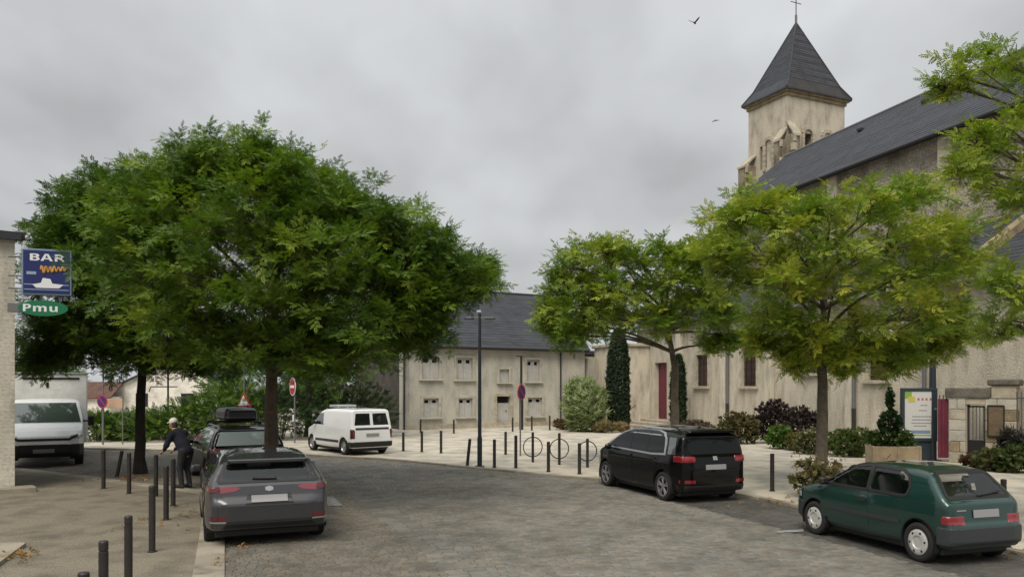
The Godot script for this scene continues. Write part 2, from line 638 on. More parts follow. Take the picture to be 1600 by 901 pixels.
func add_cabin(car: Node3D, x: float, y: float, s_front: float, s_rear: float, dash: float) -> void:
	for sg in [-1.0, 1.0]:
		var st := MB.new()
		st.box(Vector3(sg * x, y, -s_front), Vector3(0.46, 0.16, 0.5), Basis.IDENTITY, 0.05)
		st.box(Vector3(sg * x, y + 0.27, -s_front + 0.28), Vector3(0.45, 0.5, 0.13), Basis(Vector3.RIGHT, -0.2), 0.05)
		st.box(Vector3(sg * x, y + 0.60, -s_front + 0.35), Vector3(0.25, 0.17, 0.1), Basis(Vector3.RIGHT, -0.1), 0.04)
		obj(st, "front_seat", M.seat, car)
	var rs := MB.new()
	rs.box(Vector3(0, y, -s_rear), Vector3(x * 3.1, 0.16, 0.45), Basis.IDENTITY, 0.05)
	rs.box(Vector3(0, y + 0.24, -s_rear + 0.25), Vector3(x * 3.1, 0.46, 0.12), Basis(Vector3.RIGHT, -0.3), 0.05)
	for sg in [-1.0, 1.0]:
		rs.box(Vector3(sg * x, y + 0.50, -s_rear + 0.34), Vector3(0.24, 0.12, 0.08), Basis(Vector3.RIGHT, -0.3), 0.03)
	obj(rs, "rear_seat", M.seat, car)
	bx("dashboard", M.trim, car, Vector3(0, y + 0.26, -dash), Vector3(x * 3.2, 0.3, 0.35), Basis.IDENTITY, 0.06)
	var sw := MB.new()
	var pts := PackedVector3Array()
	var rad := PackedFloat32Array()
	for i in 21:
		var a := TAU * i / 20.0
		pts.append(Vector3(-x + cos(a) * 0.18, y + 0.42 + sin(a) * 0.16, -dash + 0.27 + sin(a) * -0.08))
		rad.append(0.016)
	sw.tube(pts, rad, 6, false)
	obj(sw, "steering_wheel", M.trim, car)
# ---------------------------------------------------------------- vehicles
func finish_car(car: Node3D, sh: Shell, r: float, wd: float, style: int, rim_m: Material, track: float) -> void:
	add_liner(car, sh)
	for a in sh.arches:
		for sg in [-1.0, 1.0]:
			add_wheel(car, sg * track, a.x, r, wd, style, rim_m)
	bx("underbody", M.trim, car, Vector3(0, 0.2, -(sh.smin + sh.smax_) * 0.5), Vector3(sh.wmax * 1.62, 0.12, (sh.smax_ - sh.smin) * 0.86), Basis.IDENTITY, 0.02)
func plate(car: Node3D, sh: Shell, side: String, y: float, hw := 0.26) -> void:
	add_panel(car, sh, "number_plate", M.plate, side, [[-hw, y - 0.055], [hw, y - 0.055], [hw, y + 0.055], [-hw, y + 0.055]], 0.022, 0.13)

func green_hatchback() -> void:
	var car := vehicle("green_hatchback", "small dark green three-door hatchback with pale hubcaps and grey bumpers parked at the kerb", "car", Vector2(6.30, 13.05), -18.0)
	car.scale = Vector3(0.94, 1.0, 0.955)
	var sh := Shell.new(
		[[1.76, 0.22], [1.86, 0.34], [1.89, 0.5], [1.85, 0.66], [1.66, 0.78], [1.3, 0.87], [0.98, 0.93], [0.62, 1.15], [0.30, 1.32], [0.0, 1.375], [-0.45, 1.39], [-0.9, 1.375], [-1.26, 1.31], [-1.62, 0.95], [-1.70, 0.89], [-1.73, 0.64], [-1.79, 0.58], [-1.80, 0.36], [-1.7, 0.25], [0.0, 0.2]],
		[[-1.82, 0.50], [-1.74, 0.70], [-1.5, 0.785], [-1.0, 0.81], [1.1, 0.81], [1.5, 0.77], [1.76, 0.66], [1.86, 0.52], [1.91, 0.3]],
		[[0.0, 0.18], [0.72, 0.18], [0.775, 0.3], [0.805, 0.55], [0.80, 0.72], [0.765, 0.92], [0.61, 1.27], [0.53, 1.36], [0.3, 1.41], [0.0, 1.42]],
		[[1.19, 0.29, 0.335], [-1.19, 0.29, 0.335]], 0.09)
	sh.xin = 0.5
	var w1 := [[0.93, 0.945], [0.62, 1.13], [0.36, 1.255], [0.0, 1.30], [-0.06, 1.30], [-0.1, 0.945]]
	var w2 := [[-0.16, 0.945], [-0.12, 1.305], [-0.75, 1.285], [-0.88, 1.22], [-0.96, 1.08], [-0.94, 0.965], [-0.88, 0.945]]
	var rw := [[-0.60, 0.985], [-0.47, 1.29], [0.47, 1.29], [0.60, 0.985]]
	var ww := [[-0.62, 0.97], [-0.5, 1.30], [0.5, 1.30], [0.62, 0.97]]
	sh.wall = 0.065
	sh.floor_y = 0.62
	sh.cab = Vector2(-1.62, 1.0)
	sh.side_open = [outline2(w1), outline2(w2)]
	sh.back_open = [outline2(rw)]
	sh.front_open = [outline2(ww)]
	obj(sh.net(Vector3(-0.82, 0.16, -1.84), Vector3(0.82, 1.43, 1.93), 0.031, 0.0, true, false), "body", M.paint_green, car)
	both_panels(car, sh, "door", M.paint_green, [[1.0, 0.36], [1.02, 0.90], [0.6, 0.915], [-0.15, 0.915], [-0.16, 0.36]], 0.004)
	for w in [w1, w2]:
		for side in ["l", "r"]:
			seal(car, sh, side, w, 0.034, 0.007)
		both_panels(car, sh, "side_window", M.pane, w, 0.003)
	seal(car, sh, "b", rw, 0.036, 0.006, 0.06)
	add_panel(car, sh, "rear_window", M.pane, "b", rw, 0.003, 0.07)
	seal(car, sh, "f", ww, 0.036, 0.006, 0.06)
	add_panel(car, sh, "windscreen", M.pane, "f", ww, 0.003, 0.07)
	add_cabin(car, 0.36, 0.66, 0.05, -0.75, 0.82)
	rod("rear_wiper", M.trim, car, [sh_pt(sh, "b", -0.05, 0.975, 0.03), sh_pt(sh, "b", 0.25, 1.0, 0.03), sh_pt(sh, "b", 0.46, 1.02, 0.03)], 0.011)
	add_net(car, sh, "rear_bumper", M.bumper, Vector3(-0.86, 0.30, -1.92), Vector3(0.86, 0.575, -1.52), 0.025, 0.014)
	add_net(car, sh, "front_bumper", M.bumper, Vector3(-0.86, 0.28, 1.50), Vector3(0.86, 0.57, 1.98), 0.03, 0.014)
	both_panels(car, sh, "side_moulding", M.bumper, [[0.84, 0.515], [0.84, 0.575], [-0.84, 0.575], [-0.84, 0.515]], 0.016)
	for sg in [-1.0, 1.0]:
		var x0 := 0.42 if sg > 0 else -0.83
		add_net(car, sh, "tail_light", M.red_lamp, Vector3(x0, 0.60, -1.9), Vector3(x0 + 0.41, 0.735, -1.60), 0.02, 0.010)
		add_net(car, sh, "headlight", M.lamp_glass, Vector3(x0, 0.6, 1.6), Vector3(x0 + 0.41, 0.72, 1.95), 0.025, 0.008)
		add_panel(car, sh, "door_handle", M.trim, "l" if sg < 0 else "r", [[-0.11, 0.74], [0.05, 0.74], [0.05, 0.785], [-0.11, 0.785]], 0.02, 0.2)
	add_panel(car, sh, "boot_handle", M.chrome_dull, "b", [[-0.56, 0.80], [-0.38, 0.80], [-0.38, 0.815], [-0.56, 0.815]], 0.010, 0.2)
	plate(car, sh, "b", 0.755, 0.25)
	rod("aerial", M.trim, car, [Vector3(0, 1.37, -0.25), Vector3(0, 1.45, -0.16)], 0.005, 5)
	add_mirrors(car, 0.86, 0.98, 0.84, M.trim)
	finish_car(car, sh, 0.29, 0.17, 0, M.hubcap, 0.775)
func sh_pt(sh: Shell, side: String, a: float, b: float, off: float) -> Vector3:
	var w := sh.meet(side, a, b)
	w += sh.up_from(w) * off
	return Vector3(w.x, w.y, -w.z)

func black_people_carrier() -> void:
	var car := vehicle("black_people_carrier", "glossy black people carrier with a silver window arch parked at the kerb", "car", Vector2(3.72, 19.6), -20.5)
	var sh := Shell.new(
		[[2.12, 0.22], [2.22, 0.34], [2.26, 0.52], [2.22, 0.74], [2.05, 0.88], [1.62, 1.0], [1.2, 1.22], [0.78, 1.44], [0.35, 1.565], [-0.2, 1.62], [-0.9, 1.63], [-1.5, 1.60], [-1.93, 1.53], [-2.0, 1.44], [-2.08, 1.08], [-2.16, 1.0], [-2.19, 0.72], [-2.18, 0.36], [-2.05, 0.24], [0.0, 0.2]],
		[[-2.2, 0.6], [-2.08, 0.80], [-1.7, 0.89], [-1.0, 0.92], [1.2, 0.92], [1.7, 0.87], [2.02, 0.74], [2.2, 0.52], [2.28, 0.3]],
		[[0.0, 0.18], [0.82, 0.18], [0.885, 0.32], [0.92, 0.6], [0.915, 0.85], [0.88, 1.03], [0.74, 1.45], [0.64, 1.57], [0.4, 1.64], [0.0, 1.66]],
		[[1.39, 0.325, 0.375], [-1.39, 0.325, 0.375]], 0.1)
	sh.xin = 0.6
	obj(sh.net(Vector3(-0.93, 0.16, -2.22), Vector3(0.93, 1.67, 2.3), 0.038, 0.0, true, false), "body", M.paint_black, car)
	both_panels(car, sh, "door", M.paint_black, [[1.05, 0.36], [1.1, 1.02], [-0.02, 1.0], [-0.02, 0.36]], 0.004)
	both_panels(car, sh, "door", M.paint_black, [[-0.04, 0.36], [-0.04, 1.0], [-1.25, 1.02], [-1.1, 0.72], [-0.98, 0.36]], 0.004)
	var arch := [[1.36, 1.035], [1.0, 1.27], [0.62, 1.45], [0.2, 1.545], [-0.4, 1.575], [-0.95, 1.565], [-1.25, 1.52], [-1.40, 1.42], [-1.47, 1.25], [-1.5, 1.03], [-0.9, 1.0]]
	both_panels(car, sh, "window_arch", M.silver, arch, 0.007)
	both_panels(car, sh, "window_pillars", M.trim, [[1.25, 1.07], [0.95, 1.26], [0.6, 1.42], [0.2, 1.515], [-0.4, 1.545], [-0.95, 1.535], [-1.2, 1.49], [-1.33, 1.40], [-1.39, 1.25], [-1.42, 1.075], [-0.9, 1.045]], 0.011)
	var w1 := [[1.22, 1.08], [0.95, 1.25], [0.6, 1.41], [0.2, 1.505], [0.12, 1.51], [0.1, 1.065]]
	var w2 := [[0.06, 1.065], [0.08, 1.513], [-0.4, 1.535], [-0.66, 1.535], [-0.7, 1.06]]
	var w3 := [[-0.74, 1.06], [-0.7, 1.535], [-0.95, 1.525], [-1.2, 1.48], [-1.32, 1.40], [-1.38, 1.25], [-1.41, 1.085], [-0.9, 1.055]]
	for w in [w1, w2, w3]:
		both_panels(car, sh, "side_window", M.glass_black, w, 0.014)
	both_panels(car, sh, "quarter_window", M.glass_mid, [[-1.58, 1.06], [-1.56, 1.25], [-1.5, 1.43], [-1.8, 1.43], [-1.86, 1.06]], 0.008)
	add_panel(car, sh, "rear_window", M.glass_black, "b", [[-0.70, 1.08], [-0.60, 1.47], [0.60, 1.47], [0.70, 1.08]], 0.010, 0.07)
	add_panel(car, sh, "windscreen", M.glass, "t", [[-0.66, 1.5], [-0.55, 0.5], [0.55, 0.5], [0.66, 1.5]], 0.010)
	add_panel(car, sh, "bonnet", M.paint_black, "t", [[-0.7, 1.66], [-0.55, 2.1], [0.55, 2.1], [0.7, 1.66]], 0.004)
	bx("spoiler", M.paint_black, car, Vector3(0, 1.575, 1.93), Vector3(1.18, 0.045, 0.26), Basis(Vector3.RIGHT, 0.14), 0.018)
	for sg in [-1.0, 1.0]:
		var x0 := 0.5 if sg > 0 else -0.94
		add_net(car, sh, "tail_light", M.red_lamp, Vector3(x0, 0.90, -2.3), Vector3(x0 + 0.44, 1.045, -1.80), 0.022, 0.010)
		add_net(car, sh, "headlight", M.lamp_glass, Vector3(x0, 0.72, 1.75), Vector3(x0 + 0.44, 0.86, 2.3), 0.025, 0.008)
		var rx := [0.52, 0.82] if sg > 0 else [-0.82, -0.52]
		add_panel(car, sh, "reflector", M.red_lamp, "b", [[rx[0], 0.455], [rx[1], 0.455], [rx[1], 0.525], [rx[0], 0.525]], 0.012)
		add_panel(car, sh, "roof_rail", M.silver, "l" if sg < 0 else "r", [[0.3, 1.572], [-1.3, 1.562], [-1.3, 1.59], [0.3, 1.60]], 0.02)
	add_panel(car, sh, "badge", M.chrome_dull, "b", [[-0.06, 0.95], [0.06, 0.95], [0.05, 1.03], [-0.05, 1.03]], 0.010)
	add_panel(car, sh, "rear_valance", M.trim, "b", [[-0.8, 0.27], [0.8, 0.27], [0.84, 0.40], [-0.84, 0.40]], 0.012)
	plate(car, sh, "b", 0.80, 0.26)
	rod("aerial", M.trim, car, [Vector3(0, 1.61, 1.5), Vector3(0, 1.66, 1.56)], 0.02, 6)
	both_panels(car, sh, "door_handle", M.paint_black, [[0.02, 0.90], [0.2, 0.90], [0.2, 0.935], [0.02, 0.935]], 0.028, 0.2)
	both_panels(car, sh, "door_handle", M.paint_black, [[-1.1, 0.91], [-0.92, 0.91], [-0.92, 0.945], [-1.1, 0.945]], 0.028, 0.2)
	add_mirrors(car, 1.0, 1.06, 1.0, M.paint_black)
	finish_car(car, sh, 0.325, 0.2, 1, M.alloy, 0.885)

func grey_hatchback() -> void:
	var car := vehicle("grey_hatchback", "dark grey five-door hatchback seen from behind, parked half on the pavement by the tree", "car", Vector2(-4.72, 14.85), -22.5)
	car.scale = Vector3(1.04, 1.0, 1.0)
	var sh := Shell.new(
		[[2.1, 0.24], [2.2, 0.36], [2.24, 0.52], [2.12, 0.72], [1.7, 0.86], [1.15, 0.98], [0.75, 1.2], [0.4, 1.37], [0.0, 1.45], [-0.5, 1.475], [-1.1, 1.44], [-1.5, 1.385], [-1.72, 1.33], [-1.93, 1.06], [-2.03, 0.98], [-2.08, 0.80], [-2.16, 0.70], [-2.16, 0.42], [-2.06, 0.28], [0.0, 0.2]],
		[[-2.2, 0.62], [-2.1, 0.84], [-1.8, 0.94], [-1.2, 0.975], [1.2, 0.97], [1.7, 0.92], [2.05, 0.76], [2.2, 0.52], [2.26, 0.3]],
		[[0.0, 0.18], [0.88, 0.18], [0.945, 0.3], [0.975, 0.55], [0.965, 0.8], [0.92, 0.96], [0.71, 1.33], [0.63, 1.42], [0.4, 1.49], [0.0, 1.51]],
		[[1.3, 0.315, 0.36], [-1.3, 0.315, 0.36]], 0.09)
	sh.xin = 0.64
	var w1 := [[0.86, 1.0], [0.55, 1.19], [0.2, 1.33], [-0.1, 1.365], [-0.12, 0.99]]
	var w2 := [[-0.17, 0.99], [-0.15, 1.365], [-0.7, 1.365], [-1.1, 1.29], [-1.35, 1.16], [-1.28, 1.04], [-0.95, 1.0]]
	var rw := [[-0.74, 1.05], [-0.62, 1.315], [0.62, 1.315], [0.74, 1.05]]
	var ww := [[-0.72, 1.03], [-0.58, 1.36], [0.58, 1.36], [0.72, 1.03]]
	sh.wall = 0.07
	sh.floor_y = 0.7
	sh.cab = Vector2(-1.93, 1.1)
	sh.side_open = [outline2(w1), outline2(w2)]
	sh.back_open = [outline2(rw)]
	sh.front_open = [outline2(ww)]
	obj(sh.net(Vector3(-0.99, 0.16, -2.2), Vector3(0.99, 1.52, 2.28), 0.034, 0.0, true, false), "body", M.paint_grey, car)
	both_panels(car, sh, "door", M.paint_grey, [[0.95, 0.36], [1.0, 0.95], [-0.05, 0.955], [-0.05, 0.36]], 0.004)
	both_panels(car, sh, "door", M.paint_grey, [[-0.07, 0.36], [-0.07, 0.955], [-1.1, 0.96], [-1.0, 0.7], [-0.9, 0.36]], 0.004)
	for w in [w1, w2]:
		for side in ["l", "r"]:
			seal(car, sh, side, w, 0.034, 0.006)
		both_panels(car, sh, "side_window", M.pane, w, 0.003)
	seal(car, sh, "b", rw, 0.034, 0.006, 0.06)
	add_panel(car, sh, "rear_window", M.pane, "b", rw, 0.003, 0.06)
	seal(car, sh, "f", ww, 0.034, 0.006, 0.06)
	add_panel(car, sh, "windscreen", M.pane, "f", ww, 0.003, 0.06)
	add_cabin(car, 0.42, 0.72, 0.1, -0.8, 0.9)
	bx("spoiler", M.paint_grey, car, Vector3(0, 1.385, 1.71), Vector3(1.22, 0.04, 0.30), Basis(Vector3.RIGHT, 0.13), 0.016)
	bx("spoiler_edge", M.trim, car, Vector3(0, 1.345, 1.80), Vector3(1.16, 0.05, 0.12), Basis(Vector3.RIGHT, 0.13), 0.016)
	rod("rear_wiper", M.trim, car, [sh_pt(sh, "b", -0.24, 1.07, 0.03), sh_pt(sh, "b", 0.0, 1.06, 0.03), sh_pt(sh, "b", 0.12, 1.06, 0.03)], 0.016)
	for sg in [-1.0, 1.0]:
		var x0 := 0.43 if sg > 0 else -0.93
		add_net(car, sh, "tail_light", M.red_lamp_dark, Vector3(0.72 if sg > 0 else -0.96, 0.875, -2.3), Vector3(0.96 if sg > 0 else -0.72, 0.985, -1.74), 0.02, 0.011)
		var tl := []
		for q in [[0.42, 0.945], [0.5, 0.895], [0.72, 0.87], [0.72, 0.975], [0.5, 0.97]]:
			tl.append([q[0] * sg, q[1]])
		add_panel(car, sh, "inner_tail_light", M.red_lamp_pale, "b", tl, 0.012, 0.06)
		add_net(car, sh, "headlight", M.lamp_glass, Vector3(x0, 0.66, 1.75), Vector3(x0 + 0.5, 0.78, 2.3), 0.03, 0.008)
		var rx := [0.64, 0.86] if sg > 0 else [-0.86, -0.64]
		add_panel(car, sh, "reflector", M.red_lamp_dark, "b", [[rx[0], 0.45], [rx[1], 0.45], [rx[1], 0.52], [rx[0], 0.52]], 0.014, 0.06)
		add_panel(car, sh, "reflector_trim", M.chrome_dull, "b", [[rx[0], 0.415], [rx[1], 0.415], [rx[1], 0.435], [rx[0], 0.435]], 0.014, 0.06)
	add_panel(car, sh, "tailgate", M.paint_grey, "b", [[-0.60, 0.66], [0.60, 0.66], [0.70, 0.85], [0.76, 1.0], [-0.76, 1.0], [-0.70, 0.85]], 0.005, 0.06)
	add_panel(car, sh, "plate_recess", M.trim, "b", [[-0.36, 0.69], [0.36, 0.69], [0.32, 0.84], [-0.32, 0.84]], 0.008, 0.1)
	plate(car, sh, "b", 0.77, 0.27)
	add_panel(car, sh, "badge", M.chrome_dull, "b", [[-0.06, 0.90], [0.0, 0.88], [0.06, 0.90], [0.06, 0.945], [0.0, 0.965], [-0.06, 0.945]], 0.012)
	add_panel(car, sh, "rear_valance", M.trim, "b", [[-0.74, 0.27], [0.74, 0.27], [0.62, 0.40], [-0.62, 0.40]], 0.012, 0.06)
	bx("aerial_fin", M.paint_grey, car, Vector3(0, 1.50, 1.05), Vector3(0.04, 0.06, 0.16), Basis.IDENTITY, 0.015)
	add_mirrors(car, 1.02, 1.02, 0.78, M.paint_grey)
	finish_car(car, sh, 0.315, 0.21, 1, M.alloy, 0.93)

func black_estate() -> void:
	var car := vehicle("black_estate_car", "black estate car carrying a black roof box, parked beyond the grey hatchback", "car", Vector2(-7.75, 22.3), -29.0)
	car.scale = Vector3(1.06, 1.0, 1.0)
	var sh := Shell.new(
		[[2.15, 0.24], [2.25, 0.4], [2.26, 0.6], [2.1, 0.8], [1.15, 1.0], [0.75, 1.24], [0.4, 1.42], [0.0, 1.5], [-0.9, 1.52], [-1.7, 1.48], [-1.92, 1.44], [-2.1, 1.02], [-2.17, 0.95], [-2.2, 0.7], [-2.18, 0.4], [-2.05, 0.26], [0.0, 0.2]],
		[[-2.22, 0.62], [-2.1, 0.84], [-1.7, 0.93], [1.2, 0.94], [1.7, 0.9], [2.05, 0.76], [2.2, 0.5], [2.28, 0.3]],
		[[0.0, 0.18], [0.85, 0.18], [0.92, 0.35], [0.94, 0.6], [0.93, 0.85], [0.9, 0.99], [0.72, 1.4], [0.63, 1.49], [0.4, 1.54], [0.0, 1.56]],
		[[1.38, 0.325, 0.37], [-1.38, 0.325, 0.37]], 0.09)
	obj(sh.net(Vector3(-0.96, 0.16, -2.24), Vector3(0.96, 1.58, 2.3), 0.048, 0.0, true, false), "body", M.paint_black, car)
	both_panels(car, sh, "side_window", M.glass_mid, [[0.9, 1.03], [0.55, 1.24], [0.2, 1.38], [-0.02, 1.41], [-0.02, 1.03]], 0.008)
	both_panels(car, sh, "side_window", M.glass_mid, [[-0.08, 1.03], [-0.08, 1.41], [-0.9, 1.42], [-0.94, 1.04]], 0.008)
	both_panels(car, sh, "side_window", M.glass_mid, [[-1.02, 1.04], [-0.98, 1.42], [-1.6, 1.39], [-1.75, 1.06]], 0.008)
	both_panels(car, sh, "door", M.paint_black, [[0.95, 0.36], [1.0, 0.96], [-0.03, 0.97], [-0.03, 0.36]], 0.004)
	both_panels(car, sh, "door", M.paint_black, [[-0.06, 0.36], [-0.06, 0.97], [-1.05, 0.98], [-0.95, 0.36]], 0.004)
	both_panels(car, sh, "door_handle", M.chrome_dull, [[-0.02, 0.86], [0.18, 0.86], [0.18, 0.90], [-0.02, 0.90]], 0.03, 0.25)
	both_panels(car, sh, "door_handle", M.chrome_dull, [[-0.98, 0.86], [-0.78, 0.86], [-0.78, 0.90], [-0.98, 0.90]], 0.03, 0.25)
	add_panel(car, sh, "rear_window", M.glass_painted_sky, "b", [[-0.76, 1.06], [-0.64, 1.40], [0.64, 1.40], [0.76, 1.06]], 0.010)
	add_panel(car, sh, "windscreen", M.glass, "t", [[-0.66, 1.05], [-0.56, 0.3], [0.56, 0.3], [0.66, 1.05]], 0.010)
	for sg in [-1.0, 1.0]:
		var x0 := 0.5 if sg > 0 else -0.95
		add_net(car, sh, "tail_light", M.red_lamp_dark, Vector3(x0, 0.86, -2.3), Vector3(x0 + 0.45, 1.0, -1.9), 0.03, 0.010)
		rod("roof_rail", M.chrome_dull, car, [Vector3(sg * 0.62, 1.48, -0.2), Vector3(sg * 0.62, 1.535, 0.0), Vector3(sg * 0.62, 1.535, 1.5), Vector3(sg * 0.62, 1.47, 1.7)], 0.018)
	plate(car, sh, "b", 0.74)
	add_mirrors(car, 1.0, 1.02, 0.85, M.paint_black)
	finish_car(car, sh, 0.325, 0.2, 1, M.alloy, 0.9)
	var rb := thing("roof_box", "long black roof box strapped on top of the black estate car", "roof box", car.position, car.rotation.y)
	var bs := Shell.new([[1.0, 1.63], [1.05, 1.72], [0.85, 1.86], [0.2, 1.99], [-0.9, 2.0], [-1.1, 1.92], [-1.12, 1.66], [-1.05, 1.63]], [[-1.13, 0.34], [-1.0, 0.44], [0.4, 0.44], [0.95, 0.3], [1.06, 0.12]], [[0.0, 1.62], [0.40, 1.62], [0.45, 1.72], [0.42, 1.9], [0.34, 1.985], [0.0, 2.01]], [], 0.06)
	obj(bs.net(Vector3(-0.46, 1.6, -1.15), Vector3(0.46, 2.02, 1.08), 0.04, 0.0, false, false), "shell", M.roofbox, rb)
	obj(bs.net(Vector3(-0.5, 1.735, -1.2), Vector3(0.5, 1.765, 1.1), 0.03, 0.012, false, true), "lid_seam", M.chrome_dull, rb)
	for s in [-0.45, 0.45]:
		bx("cross_bar", M.trim, rb, Vector3(0, 1.585, -s), Vector3(1.3, 0.035, 0.07), Basis.IDENTITY, 0.01)
		for sg in [-1.0, 1.0]:
			bx("bar_foot", M.trim, rb, Vector3(sg * 0.6, 1.565, -s), Vector3(0.09, 0.08, 0.1), Basis.IDENTITY, 0.015)

func white_van() -> void:
	var car := vehicle("white_van", "small white panel van with two rear windows parked on the square", "van", Vector2(-6.36, 30.8), -38.5, 0.06)
	var sh := Shell.new(
		[[1.95, 0.25], [2.05, 0.38], [2.08, 0.6], [1.98, 0.82], [1.3, 1.02], [0.95, 1.3], [0.62, 1.55], [0.35, 1.64], [-0.3, 1.70], [-1.5, 1.70], [-1.86, 1.66], [-1.96, 1.1], [-2.03, 0.9], [-2.05, 0.6], [-2.06, 0.36], [-1.95, 0.26], [0.0, 0.22]],
		[[-2.08, 0.76], [-1.98, 0.84], [-1.5, 0.87], [1.2, 0.87], [1.7, 0.82], [2.0, 0.62], [2.1, 0.3]],
		[[0.0, 0.2], [0.80, 0.2], [0.855, 0.35], [0.87, 0.6], [0.865, 0.95], [0.78, 1.6], [0.68, 1.69], [0.0, 1.74]],
		[[1.35, 0.30, 0.345], [-1.35, 0.30, 0.345]], 0.08)
	obj(sh.net(Vector3(-0.89, 0.18, -2.1), Vector3(0.89, 1.76, 2.12), 0.046, 0.0, true, false), "body", M.paint_white, car)
	both_panels(car, sh, "side_window", M.glass, [[1.12, 1.06], [0.88, 1.28], [0.62, 1.47], [0.34, 1.50], [0.30, 1.06]], 0.008)
	both_panels(car, sh, "door", M.paint_white, [[1.15, 0.40], [1.2, 1.03], [0.25, 1.04], [0.2, 0.40]], 0.005)
	both_panels(car, sh, "side_moulding", M.bumper, [[0.98, 0.44], [0.98, 0.53], [-0.98, 0.53], [-0.98, 0.44]], 0.014)
	for sg in [-1.0, 1.0]:
		var o := []
		for q in [[0.06, 1.09], [0.06, 1.52], [0.62, 1.52], [0.70, 1.09]]:
			o.append([q[0] * sg, q[1]])
		add_panel(car, sh, "rear_window", M.glass, "b", o, 0.008)
		var dr := []
		for q in [[0.012, 0.5], [0.012, 1.6], [0.68, 1.6], [0.78, 0.95], [0.8, 0.5]]:
			dr.append([q[0] * sg, q[1]])
		add_panel(car, sh, "rear_door", M.paint_white, "b", dr, 0.004)
		var x0 := 0.70 if sg > 0 else -0.90
		add_net(car, sh, "tail_light", M.red_lamp_dark, Vector3(x0, 0.60, -2.15), Vector3(x0 + 0.2, 0.96, -1.88), 0.03, 0.010)
	add_panel(car, sh, "rear_trim_strip", M.bumper, "b", [[-0.68, 0.93], [0.68, 0.93], [0.68, 1.0], [-0.68, 1.0]], 0.016)
	add_net(car, sh, "rear_bumper", M.trim, Vector3(-0.92, 0.30, -2.2), Vector3(0.92, 0.50, -1.72), 0.035, 0.02)
	add_net(car, sh, "front_bumper", M.trim, Vector3(-0.92, 0.28, 1.72), Vector3(0.92, 0.56, 2.2), 0.035, 0.02)
	add_panel(car, sh, "windscreen", M.glass, "f", [[-0.68, 1.08], [-0.6, 1.52], [0.6, 1.52], [0.68, 1.08]], 0.008)
	plate(car, sh, "b", 0.74)
	bx("roof_vent", M.chrome_dull, car, Vector3(-0.1, 1.755, -0.15), Vector3(0.8, 0.09, 0.75), Basis.IDENTITY, 0.03)
	add_mirrors(car, 0.95, 1.12, 0.95, M.trim)
	finish_car(car, sh, 0.30, 0.18, 2, M.alloy, 0.84)

func box_truck() -> void:
	var car := vehicle("white_box_truck", "white box truck with black bumper facing the square from the side street", "truck", Vector2(-16.2, 27.9), 152.0)
	car.scale = Vector3(1.14, 1.04, 1.0)
	var sh := Shell.new(
		[[2.95, 0.3], [3.05, 0.45], [3.05, 0.72], [2.98, 0.92], [2.7, 1.12], [2.2, 1.28], [1.55, 1.95], [1.25, 2.06], [0.6, 2.08], [0.5, 0.3]],
		[[0.5, 1.0], [2.2, 1.0], [2.6, 0.98], [2.92, 0.86], [3.04, 0.66], [3.07, 0.3]],
		[[0.0, 0.28], [0.92, 0.28], [0.99, 0.45], [1.0, 0.9], [0.98, 1.3], [0.86, 1.95], [0.76, 2.06], [0.0, 2.12]],
		[[2.2, 0.34, 0.41]], 0.09)
	sh.xin = 0.62
	obj(sh.net(Vector3(-1.03, 0.26, 0.48), Vector3(1.03, 2.14, 3.1), 0.05, 0.0, true, false), "cab", M.paint_white, car)
	add_panel(car, sh, "windscreen", M.glass_pale, "f", [[-0.9, 1.33], [-0.76, 1.93], [0.76, 1.93], [0.9, 1.33]], 0.01)
	add_net(car, sh, "front_bumper", M.trim, Vector3(-1.05, 0.28, 2.5), Vector3(1.05, 0.70, 3.2), 0.045, 0.015)
	add_panel(car, sh, "grille", M.trim, "f", [[-0.82, 0.93], [-0.62, 0.80], [0.62, 0.80], [0.82, 0.93], [0.82, 0.99], [0.60, 0.87], [-0.60, 0.87], [-0.82, 0.99]], 0.012, 0.06)
	for sg in [-1.0, 1.0]:
		var x0 := 0.62 if sg > 0 else -1.04
		add_net(car, sh, "headlight", M.lamp_glass, Vector3(x0, 0.86, 2.62), Vector3(x0 + 0.42, 0.98, 3.1), 0.035, 0.006)
	both_panels(car, sh, "side_window", M.glass, [[1.9, 1.36], [1.4, 1.85], [0.8, 1.88], [0.8, 1.34]], 0.008)
	plate(car, sh, "f", 0.5)
	for sg in [-1.0, 1.0]:
		bx("wing_mirror", M.trim, car, Vector3(sg * 1.16, 1.36, -2.05), Vector3(0.17, 0.32, 0.12), Basis.IDENTITY, 0.03)
		bx("mirror_arm", M.trim, car, Vector3(sg * 1.03, 1.36, -2.03), Vector3(0.18, 0.05, 0.05), Basis.IDENTITY, 0.01)
	var bxm := MB.new()
	bxm.box(Vector3(0, 1.75, 1.75), Vector3(2.14, 2.3, 4.3), Basis.IDENTITY, 0.03)
	obj(bxm, "cargo_box", M.box_white, car)
	bx("box_edge_trim", M.chrome_dull, car, Vector3(0, 2.885, -0.405), Vector3(2.16, 0.06, 0.05), Basis.IDENTITY, 0.01)
	bx("marker_strip", M.trim, car, Vector3(-0.1, 2.72, -0.412), Vector3(1.5, 0.07, 0.03), Basis.IDENTITY, 0.01)
	bx("box_latch", M.trim, car, Vector3(0.0, 2.5, -0.41), Vector3(0.07, 0.18, 0.03), Basis.IDENTITY, 0.01)
	bx("chassis", M.trim, car, Vector3(0, 0.5, 0.9), Vector3(0.9, 0.2, 5.2), Basis.IDENTITY, 0.02)
	for sg in [-1.0, 1.0]:
		add_wheel(car, sg * 0.96, 2.2, 0.34, 0.22, 2, M.alloy)
		add_wheel(car, sg * 0.96, -2.4, 0.34, 0.3, 2, M.alloy)
	add_liner(car, sh)
